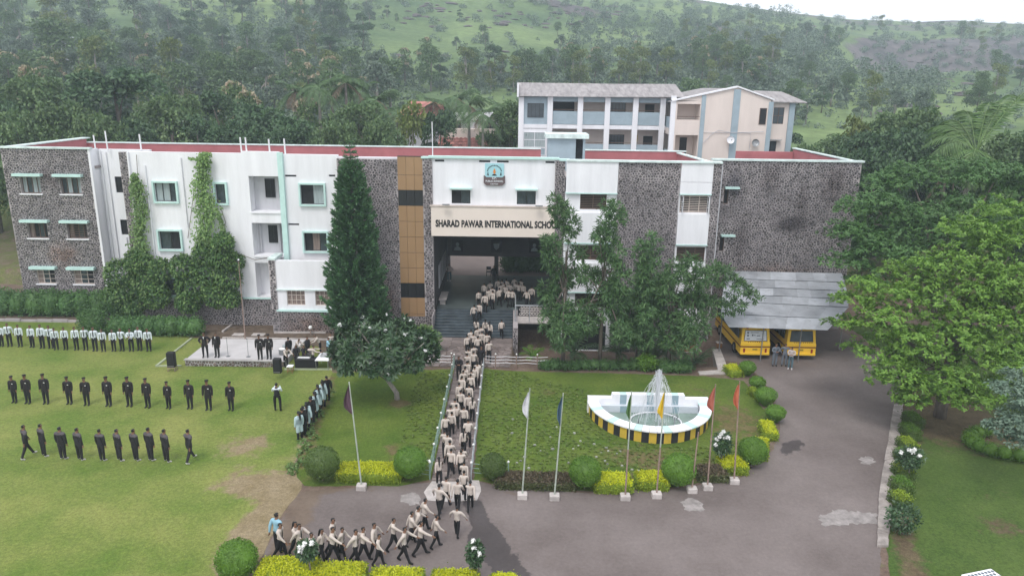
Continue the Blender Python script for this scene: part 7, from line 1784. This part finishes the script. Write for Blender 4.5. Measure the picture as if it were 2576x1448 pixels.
POSE = {
 'stand': dict(), 'stand_wide': dict(width=.13, lout=.2, rout=.2), 'behind': dict(larm=-.35, rarm=-.35, lelb=.2, relb=.2, lout=.18, rout=.18),
 'walk': dict(lleg=.28, rleg=-.26, rknee=.28, lknee=.06, larm=-.42, rarm=.5, relb=.35, lelb=.15, lean=.05), 'walk2': dict(lleg=-.26, rleg=.28, lknee=.30, rknee=.06, larm=.55, rarm=-.42, lelb=.4, lean=.05),
 'march': dict(lleg=.30, rleg=-.30, rknee=.25, larm=-.6, rarm=1.0, relb=.1, lelb=.1, lean=.03), 'march2': dict(lleg=-.30, rleg=.30, lknee=.25, larm=1.0, rarm=-.6, lelb=.1, relb=.1, lean=.03),
 'swing': dict(lleg=.2, rleg=-.2, rknee=.2, larm=.3, rarm=.3, lout=.75, rout=.75, relb=.2, lelb=.2), 'climb': dict(lleg=.75, lknee=.75, rleg=-.12, larm=-.3, rarm=.4, relb=.3, lean=.12), 'climb2': dict(rleg=.75, rknee=.75, lleg=-.12, larm=.4, rarm=-.3, lelb=.3, lean=.12),
 'photo': dict(lleg=.05, rleg=-.05, width=.15, fold=((.07, -.10, -.22), (-.14, -.14, .26))), 'folded': dict(fold=((.05, -.06, -.27), (-.20, -.16, .02)), width=.1), 'hips': dict(fold=((.16, .06, -.23), (-.12, -.10, -.16)), width=.12),
 'bend': dict(lean=.5, larm=.75, rarm=.75, lelb=.5, relb=.5), 'sit': dict(lleg=1.45, rleg=1.45, lknee=1.45, rknee=1.45, larm=.5, rarm=.5, lelb=.9, relb=.9, width=.11), 'stride': dict(lleg=.42, rleg=-.38, rknee=.05, larm=.35, rarm=-.35, width=.12),
 'reach': dict(larm=1.2, rarm=.9, lelb=.3, relb=.5, lean=.1)}
FIG = {}
def fig(p, girl=False):
    k = (p, girl)
    if k not in FIG: FIG[k] = figure(p, girl=girl, **POSE[p])
    return FIG[k]
OUT = {  # garments: (figure part, material)
 'student': [('shirt', 'creamshirt'), ('trousers', 'blackcloth'), ('shoes', 'shoe'), ('hair', 'hair')],
 'student_tie': [('shirt', 'creamshirt'), ('trousers', 'blackcloth'), ('shoes', 'shoe'), ('hair', 'hair'), ('tie', 'blackcloth')],
 'girl': [('shirt', 'creamshirt'), ('trousers', 'blackcloth'), ('shoes', 'shoe'), ('hair', 'hair'), ('long_hair', 'hair')],
 'staff': [('shirt', 'whiteshirt'), ('trousers', 'blackcloth'), ('shoes', 'shoe'), ('hair', 'hair'), ('tie', 'blackcloth')],
 'blazer': [('blazer', 'blazer'), ('trousers', 'blackcloth'), ('shoes', 'shoe'), ('hair', 'hair'), ('cap', 'blackcloth'), ('badge', 'petal')],
 'suit': [('blazer', 'blazer'), ('trousers', 'blackcloth'), ('shoes', 'shoe'), ('hair', 'hair'), ('shirt_front', 'poster')],
 'track': [('blazer', 'track'), ('trousers', 'track'), ('shoes', 'whiteshoe'), ('hair', 'hair'), ('yoke', 'trackgrey')],
 'vest': [('shirt', 'whiteshirt'), ('vest', 'blackcloth'), ('trousers', 'blackcloth'), ('shoes', 'shoe'), ('hair', 'hair')],
 'kurta': [('kurta', 'bluekurta'), ('vest', 'blackcloth'), ('trousers', 'blackcloth'), ('shoes', 'shoe'), ('hair', 'hair'), ('long_hair', 'hair')],
 'kurta_dark': [('kurta', 'blackcloth'), ('vest', 'trackgrey'), ('trousers', 'blackcloth'), ('shoes', 'shoe'), ('hair', 'hair'), ('hair_bun', 'hair')],
 'guard': [('blazer', 'track'), ('trousers', 'track'), ('shoes', 'shoe'), ('hair', 'hair')],
 'driver': [('shirt', 'greyuni'), ('trousers', 'greyuni'), ('shoes', 'shoe'), ('hair', 'hair')],
 'casual': [('shirt', 'pinkshirt'), ('trousers', 'jeans'), ('shoes', 'whiteshoe'), ('hair', 'hair')],
 'bluestaff': [('shirt', 'blueshirt'), ('trousers', 'blackcloth'), ('shoes', 'shoe'), ('hair', 'hair')],
}
NICE = {'blazer': 'blazer', 'shirt': 'shirt', 'yoke': 'yoke', 'vest': 'waistcoat', 'kurta': 'tunic'}
def person(pose, outfit, x, y, z, rz, hgt, label, group=None):
    g_ = outfit in ('girl', 'kurta', 'kurta_dark'); F = fig(pose, g_); s = hgt/1.735
    o = bpy.data.objects.new('person', F['body']); COL.objects.link(o)
    o.location = (x, y, z-F['lowest']*s+.012); o.rotation_euler = (0, 0, rz); o.scale = (s*R.uniform(.95, 1.08), s*R.uniform(.95, 1.08), s); tag(o, label, 'person', group)
    for part, m in OUT[outfit]:
        for me in (F[part] if isinstance(F[part], list) else [F[part]]):
            if me is None: continue
            n = NICE.get(part, 'shoe' if part == 'shoes' else part)
            c = bpy.data.objects.new(n, me); COL.objects.link(c); c.parent = o
            c.material_slots[0].link = 'OBJECT'; c.material_slots[0].material = M[m]
    return o
Z3 = lambda zx, zy, sx, sy, k: ((sx+zx/k)/1.0497, (sy+zy/k)/1.0497)
# back row: white shirts and dark ties
for i, (a, b) in enumerate([(20, 255), (95, 255), (190, 258), (300, 264), (392, 272), (468, 272), (517, 285), (605, 285), (702, 287), (786, 289), (872, 296), (947, 301), (1042, 299), (1117, 296), (1202, 299), (1278, 293), (1360, 298)]):
    x, y = at(*Z3(a, b, 0, 840, 3.448)); person(['stand', 'behind', 'stand', 'folded' if i == 14 else 'stand'][i % 4] if i != 14 else 'folded', 'staff', x, y, 0, R.uniform(-.1, .35), R.uniform(1.68, 1.9), 'person in white shirt and dark tie, %s from the left in the back row' % ordn(i), 'white-shirted people in the back row')
for i, (a, b) in enumerate([(140, 766), (262, 773), (427, 776), (640, 779), (797, 790), (997, 797), (1186, 799), (1352, 811), (1541, 820), (1736, 821), (1905, 833)]):
    x, y = at(*Z3(a, b, 0, 840, 3.448)); person('stand', 'blazer', x, y, 0, R.uniform(-.3, .05), R.uniform(1.74, 1.95), 'person in black blazer and cap, %s from left in the middle row' % ordn(i), 'black-blazered people in the middle row')
x, y = at(*Z3(385, 905, 500, 820, 3.447)); person('stand', 'blazer', x, y, 0, -.15, 1.84, 'person in black blazer and cap at the right end of the middle row', 'black-blazered people in the middle row')
for i, (a, b, p) in enumerate([(255, 1268, 'stride'), (405, 1256, 'stand_wide'), (580, 1283, 'stand'), (735, 1290, 'stand_wide'), (937, 1298, 'stand'), (1092, 1295, 'stand_wide'), (1243, 1296, 'stand'), (1378, 1296, 'stand'), (1520, 1306, 'stand_wide'), (1735, 1305, 'stride')]):
    x, y = at(*Z3(a, b, 0, 840, 3.448)); person(p, 'track', x, y, 0, PI+R.uniform(-.7, -.15), R.uniform(1.8, 2.0), 'person in dark tracksuit with pale shoes, %s from left in near row' % ordn(i), 'tracksuited people in the near row')
x, y = at(*Z3(808, 912, 500, 820, 3.447)); person('photo', 'vest', x, y, 0, PI+.1, 1.84, 'person in black waistcoat over white sleeves taking a photo on the lawn')
# the double file of women along the bank
k = 0
for i in range(7):
    t = i/6; a = 1008+(1222-1008)*t; b = 1190+(868-1190)*t
    for q in (0, 1):
        x, y = at(*Z3(a+q*34+R.uniform(-8, 8), b-q*34-R.uniform(0, 14), 500, 820, 3.447)); out = 'kurta' if (i+q) % 2 == 0 or i in (4,) else 'kurta_dark'
        person('behind' if q else 'stand', out, x, y, 0, PI+.75+R.uniform(-.2, .2), R.uniform(1.70, 1.80), ('woman in blue tunic' if out == 'kurta' else 'woman in dark tunic')+', %s from the near end, %s file on the bank' % (ordn(i), 'far' if q else 'near'), 'women standing in two files on the bank'); k += 1
# stage
for a, b, out, pz, lab in ((150, 423, 'suit', 'hips', 'person in dark suit with elbows out at the lawn end of the stage'), (258, 422, 'suit', 'stand', 'person in dark suit standing second on the stage before the first microphone'), (648, 446, 'blazer', 'stand', 'person in black blazer and cap on the stage right of the flagpole'), (730, 443, 'blazer', 'stand', 'person in black blazer and cap on the stage beside the loudspeaker')):
    x, y = at(*Z3(a, b, 500, 820, 3.447), SZ); person(pz, out, x, y, SZ, R.uniform(-.1, .2), 1.86, lab)
BZ = lambda a, b: at(*Z3(a, b, 720, 860, 12.07))
for a, b, pz, out, rz, hgt, lab in [(430, 1300, 'bend', 'student', .8, 1.66, 'student in cream shirt bending over the drum beside the loudspeaker'), (540, 1060, 'stand', 'guard', -2.2, 1.7, 'person in black suit standing with back turned behind the drums'), (760, 1010, 'bend', 'student', 1.2, 1.62, 'student in cream shirt standing behind the seated drummer at the bed edge'), (1010, 1120, 'sit', 'guard', .9, 1.55, 'dark-clothed drummer seated low at the round pale drum'), (1130, 1000, 'stand', 'guard', 1.2, 1.62, 'student in dark jacket standing between keyboard and white table'), (1300, 1300, 'reach', 'student', 1.9, 1.62, 'student in cream shirt standing at the near corner of the white table'), (1530, 900, 'bend', 'student', -1.2, 1.66, 'student in cream shirt leaning over the far side of the white table'), (1770, 1020, 'reach', 'bluestaff', 1.5, 1.6, 'person in light blue shirt at the end of the white table'), (1880, 900, 'stand', 'student', .5, 1.66, 'student in cream shirt partly hidden by the frangipani leaves'), (770, 1100, 'sit', 'guard', .3, 1.5, 'dark-clothed student seated behind the keyboard table')]:
    x, y = BZ(a, b); o = person(pz, out, x, y, .42 if pz == 'sit' and False else 0.0, rz, hgt, lab)
    if pz == 'sit':
        st_ = empty('stool', (x, y, 0)); tag(st_, 'low dark stool under the '+('seated drummer' if a == 1010 else 'student behind the keyboard table'), 'stool')
        MB().bbox(x-.17, x+.17, y-.17, y+.17, .36, .41, .01).build('seat', M['plastic'], st_)
        for dx in (-.13, .13):
            for dy in (-.13, .13): MB().bar((x+dx, y+dy, 0), (x+dx, y+dy, .36), .02).build('leg', M['metal'], st_)
# marching on the drive: foot bearings
KH = (1.54, 1.78)
dr = [(262, 1045, 'walk', 'student_tie', 1.25), (432, 1020, 'march', 'girl', 1.25), (475, 1065, 'march2', 'student_tie', 1.25), (600, 1125, 'walk', 'student_tie', 1.25), (715, 1085, 'walk2', 'girl', 1.3), (835, 1000, 'walk', 'student_tie', 1.3), (835, 1100, 'march', 'student_tie', 1.3), (935, 1055, 'walk2', 'student_tie', 1.3), (1085, 1115, 'march2', 'student_tie', 1.35), (1165, 1080, 'march', 'student_tie', 1.35), (1290, 1050, 'swing', 'student', 1.5), (1335, 1135, 'walk', 'student_tie', 1.35), (1495, 970, 'march', 'student_tie', 1.5), (1615, 1098, 'march2', 'student_tie', 1.5), (1690, 905, 'walk', 'student', 1.9), (1760, 860, 'walk2', 'student', 2.0), (1790, 1018, 'march', 'student_tie', 1.7), (1835, 760, 'walk', 'student', 2.1), (1960, 935, 'walk', 'student', 1.9), (1995, 600, 'swing', 'student', 2.6), (2070, 490, 'walk2', 'student', 2.9), (2190, 815, 'swing', 'student', 2.9), (2195, 520, 'walk', 'student', 3.1), (2335, 525, 'march2', 'student', 3.1)]
for i, (a, b, p, out, rz) in enumerate(dr):
    x, y = at(*Z3(a, b, 680, 1220, 4.155)); person(p, out, x, y, 0, rz+R.uniform(-.12, .12), R.uniform(*KH), 'student in cream shirt marching on the drive, %s from the blue-shirted man' % ordn(i), 'students marching on the drive')
x, y = at(*Z3(235, 985, 680, 1220, 4.155)); person('behind', 'bluestaff', x, y, 0, PI-.5, 1.9, 'man in light blue shirt watching the march from the lawn edge')
# climbing the walkway, placed by their heads
def by_head(px, py, hgt):
    z = hgt
    for _ in range(12):
        x, y = at(px, py, z); z = hgt+(stair_z(y) if y > 54.8 else .05)
        if y > 57.7: z = hgt+1.5
    return x, y, z-hgt
wk = [(229, 768, 1), (277, 945, 0), (220, 1035, 0), (367, 998, 0), (467, 955, 0), (445, 878, 0), (420, 800, 0), (398, 715, 0), (320, 703, 0), (312, 640, 0), (292, 580, 0), (272, 560, 0), (418, 548, 1), (408, 690, 0), (452, 480, 0), (280, 445, 0), (326, 422, 0), (362, 372, 0), (418, 378, 0), (318, 375, 0), (350, 320, 0), (485, 315, 1), (459, 278, 0), (394, 256, 0), (385, 206, 0), (460, 210, 0), (472, 132, 0), (403, 148, 0), (429, 78, 0), (414, 104, 0), (476, 100, 0), (502, 74, 0), (522, 50, 0), (447, 36, 0)]
wk.sort(key=lambda q: -q[1]); wk = [q for q in wk if q[1] < 940]
for i, (a, b, g_) in enumerate(wk):
    hgt = R.uniform(1.48, 1.72); x, y, z = by_head(*Z3(a, b, 1080, 940, 2.896), hgt); x = min(max(x, WX0+.2), WX1-.2)
    person(R.choice(['walk', 'walk2', 'climb', 'walk', 'swing' if i % 5 == 3 else 'walk2']), 'girl' if g_ else 'student', x, y, .05, PI+R.uniform(-.2, .2), hgt, ('plaited girl' if g_ else 'student')+' in cream shirt on the walkway, %s up from the drive' % ordn(i), 'students climbing the walkway')
st_l = [(510, 1262, 0), (575, 1238, 0), (612, 1345, 0), (505, 1340, 0), (485, 1400, 0), (510, 1078, 0), (573, 1058, 0), (657, 1040, 0), (710, 1052, 0), (618, 1088, 0), (548, 1025, 0), (614, 1000, 0), (600, 903, 1), (690, 912, 1), (736, 855, 1), (650, 802, 0), (858, 750, 0), (730, 1132, 0), (580, 1180, 0), (520, 1210, 0)]
st_l.sort(key=lambda q: -q[1])
for i, (a, b, g_) in enumerate(st_l):
    hgt = R.uniform(1.56, 1.68); x, y, z = by_head(*Z3(a, b, 1100, 600, 3.81), hgt)
    person('climb' if y > 54.5 and i % 2 else ('climb2' if y > 54.5 else R.choice(['walk', 'walk2'])), 'girl' if g_ else 'student', x, y, z, PI+R.uniform(-.15, .15), hgt, ('girl with a plait' if g_ else 'student')+' in cream shirt by the steps, %s up from the landing edge' % ordn(i), 'students on the landing and steps')
ha = [(577, 685), (630, 680), (625, 632), (690, 645), (680, 558), (740, 540), (765, 592), (728, 612), (765, 632), (835, 605), (850, 560), (895, 575), (925, 615), (965, 622), (1110, 622), (1160, 590), (860, 520), (905, 515), (985, 500), (1050, 520), (820, 515), (940, 555), (1030, 552), (885, 545), (1000, 545), (1075, 560)]
for i, (a, b) in enumerate(ha):
    hgt = R.uniform(1.55, 1.68); x, y, z = by_head(*Z3(a, b, 1100, 600, 3.81), hgt); x = min(3.3, x)
    person(R.choice(['walk', 'walk2', 'stand', 'behind']), 'student', x, y, 1.5 if y > 57.7 else z, PI+R.uniform(-.7, .4), hgt, 'student in cream shirt in the crowd inside the dark entrance hall', 'students crowding in the entrance hall')
for a, b, out, pz, rz, lab in ((330, 540, 'casual', 'hips', -.4, 'person in pale shirt standing by the left wall of the entrance hall'), (778, 560, 'guard', 'stand', .4, 'dark-clothed person by the column at the back of the hall')):
    x, y = at(*Z3(a, b, 1100, 600, 3.81), 1.5); person(pz, out, x, y, 1.5, rz, 1.7, lab)
for a, b, lab in ((425, 1290, 'guard in dark uniform standing at the left of the walkway head'), (652, 1190, 'guard in dark uniform and pale cap at the right of the walkway head')):
    x, y, z = by_head(*Z3(a, b, 1100, 600, 3.81), 1.72); o = person('folded' if a < 500 else 'stand', 'guard', x, y, .05, R.uniform(-.2, .2), 1.72, lab)
for i in range(14):
    x = -4.9+i*.42+R.uniform(-.1, .1) if i < 10 else -.6+(i-10)*.55; y = 79.5+R.uniform(-.8, 1.3)
    person(R.choice(['stride', 'walk', 'walk2', 'stand']), 'guard', x, y, 1.44, R.uniform(-1.8, 1.8), R.uniform(1.55, 1.7), 'dark-trousered person in the courtyard, %s from left under the rear beam' % ordn(i), 'people in the courtyard beyond the hall')
for px, py, out, pz, rz, lab in ((1947, 920, 'driver', 'folded', .1, 'man in grey uniform with folded arms behind the poster bus'), (1971, 920, 'driver', 'hips', -.2, 'man in grey uniform with one hand up between the two buses'), (1987, 928, 'casual', 'folded', -.4, 'man in pale T-shirt and blue jeans behind the second bus')):
    x, y = at(px, py); person(pz, out, x, y, 0, rz, 1.74, lab)
# plastic chair at the hall column, white car and shrubs in the courtyard
x, y = at(*Z3(725, 490, 1100, 600, 3.81), 1.5); ch_ = empty('chair', (x, y, 1.5)); tag(ch_, 'dark plastic chair at the back edge of the entrance hall', 'chair')
MB().bbox(x-.24, x+.24, y-.22, y+.22, 1.92, 1.96, .01).build('seat', M['plastic'], ch_); MB().box(x-.22, x+.22, y+.18, y+.22, 2.1, 2.4).build('backrest', M['plastic'], ch_)
for dx in (-.2, .2):
    MB().bar((x+dx, y+.2, 1.5), (x+dx, y+.2, 2.38), .022).build('leg', M['plastic'], ch_); MB().bar((x+dx, y-.2, 1.5), (x+dx, y-.2, 1.92), .022).build('leg', M['plastic'], ch_)
leafy('courtyard_shrub', 'dark leafy shrubs beyond the hall column in the courtyard', [((-.3, 71.3, 2.3), (1.0, .9, 1.2)), ((.9, 71.3, 2.4), (1.3, .9, 1.3)), ((2.2, 71.6, 2.4), (1.2, .9, 1.2)), ((3.2, 71.2, 2.4), (.9, .8, 1.2))], 3600, .2, 'l_hedge', 'shrub')
# ------------------------------------------------------------------ hazy air
hz_ = bpy.data.materials.new('haze'); hz_.use_nodes = True; t_ = hz_.node_tree; t_.nodes.clear()
v_ = t_.nodes.new('ShaderNodeVolumePrincipled'); v_.inputs['Color'].default_value = (.76, .88, 1.0, 1); v_.inputs['Density'].default_value = .00072; v_.inputs['Anisotropy'].default_value = .2
o_ = t_.nodes.new('ShaderNodeOutputMaterial'); t_.links.new(v_.outputs[0], o_.inputs['Volume'])
hb_ = MB(); hb_.box(-620, 860, -110, 800, -5, 165); hb_ = hb_.build('haze', hz_); hb_['kind'] = 'stuff'
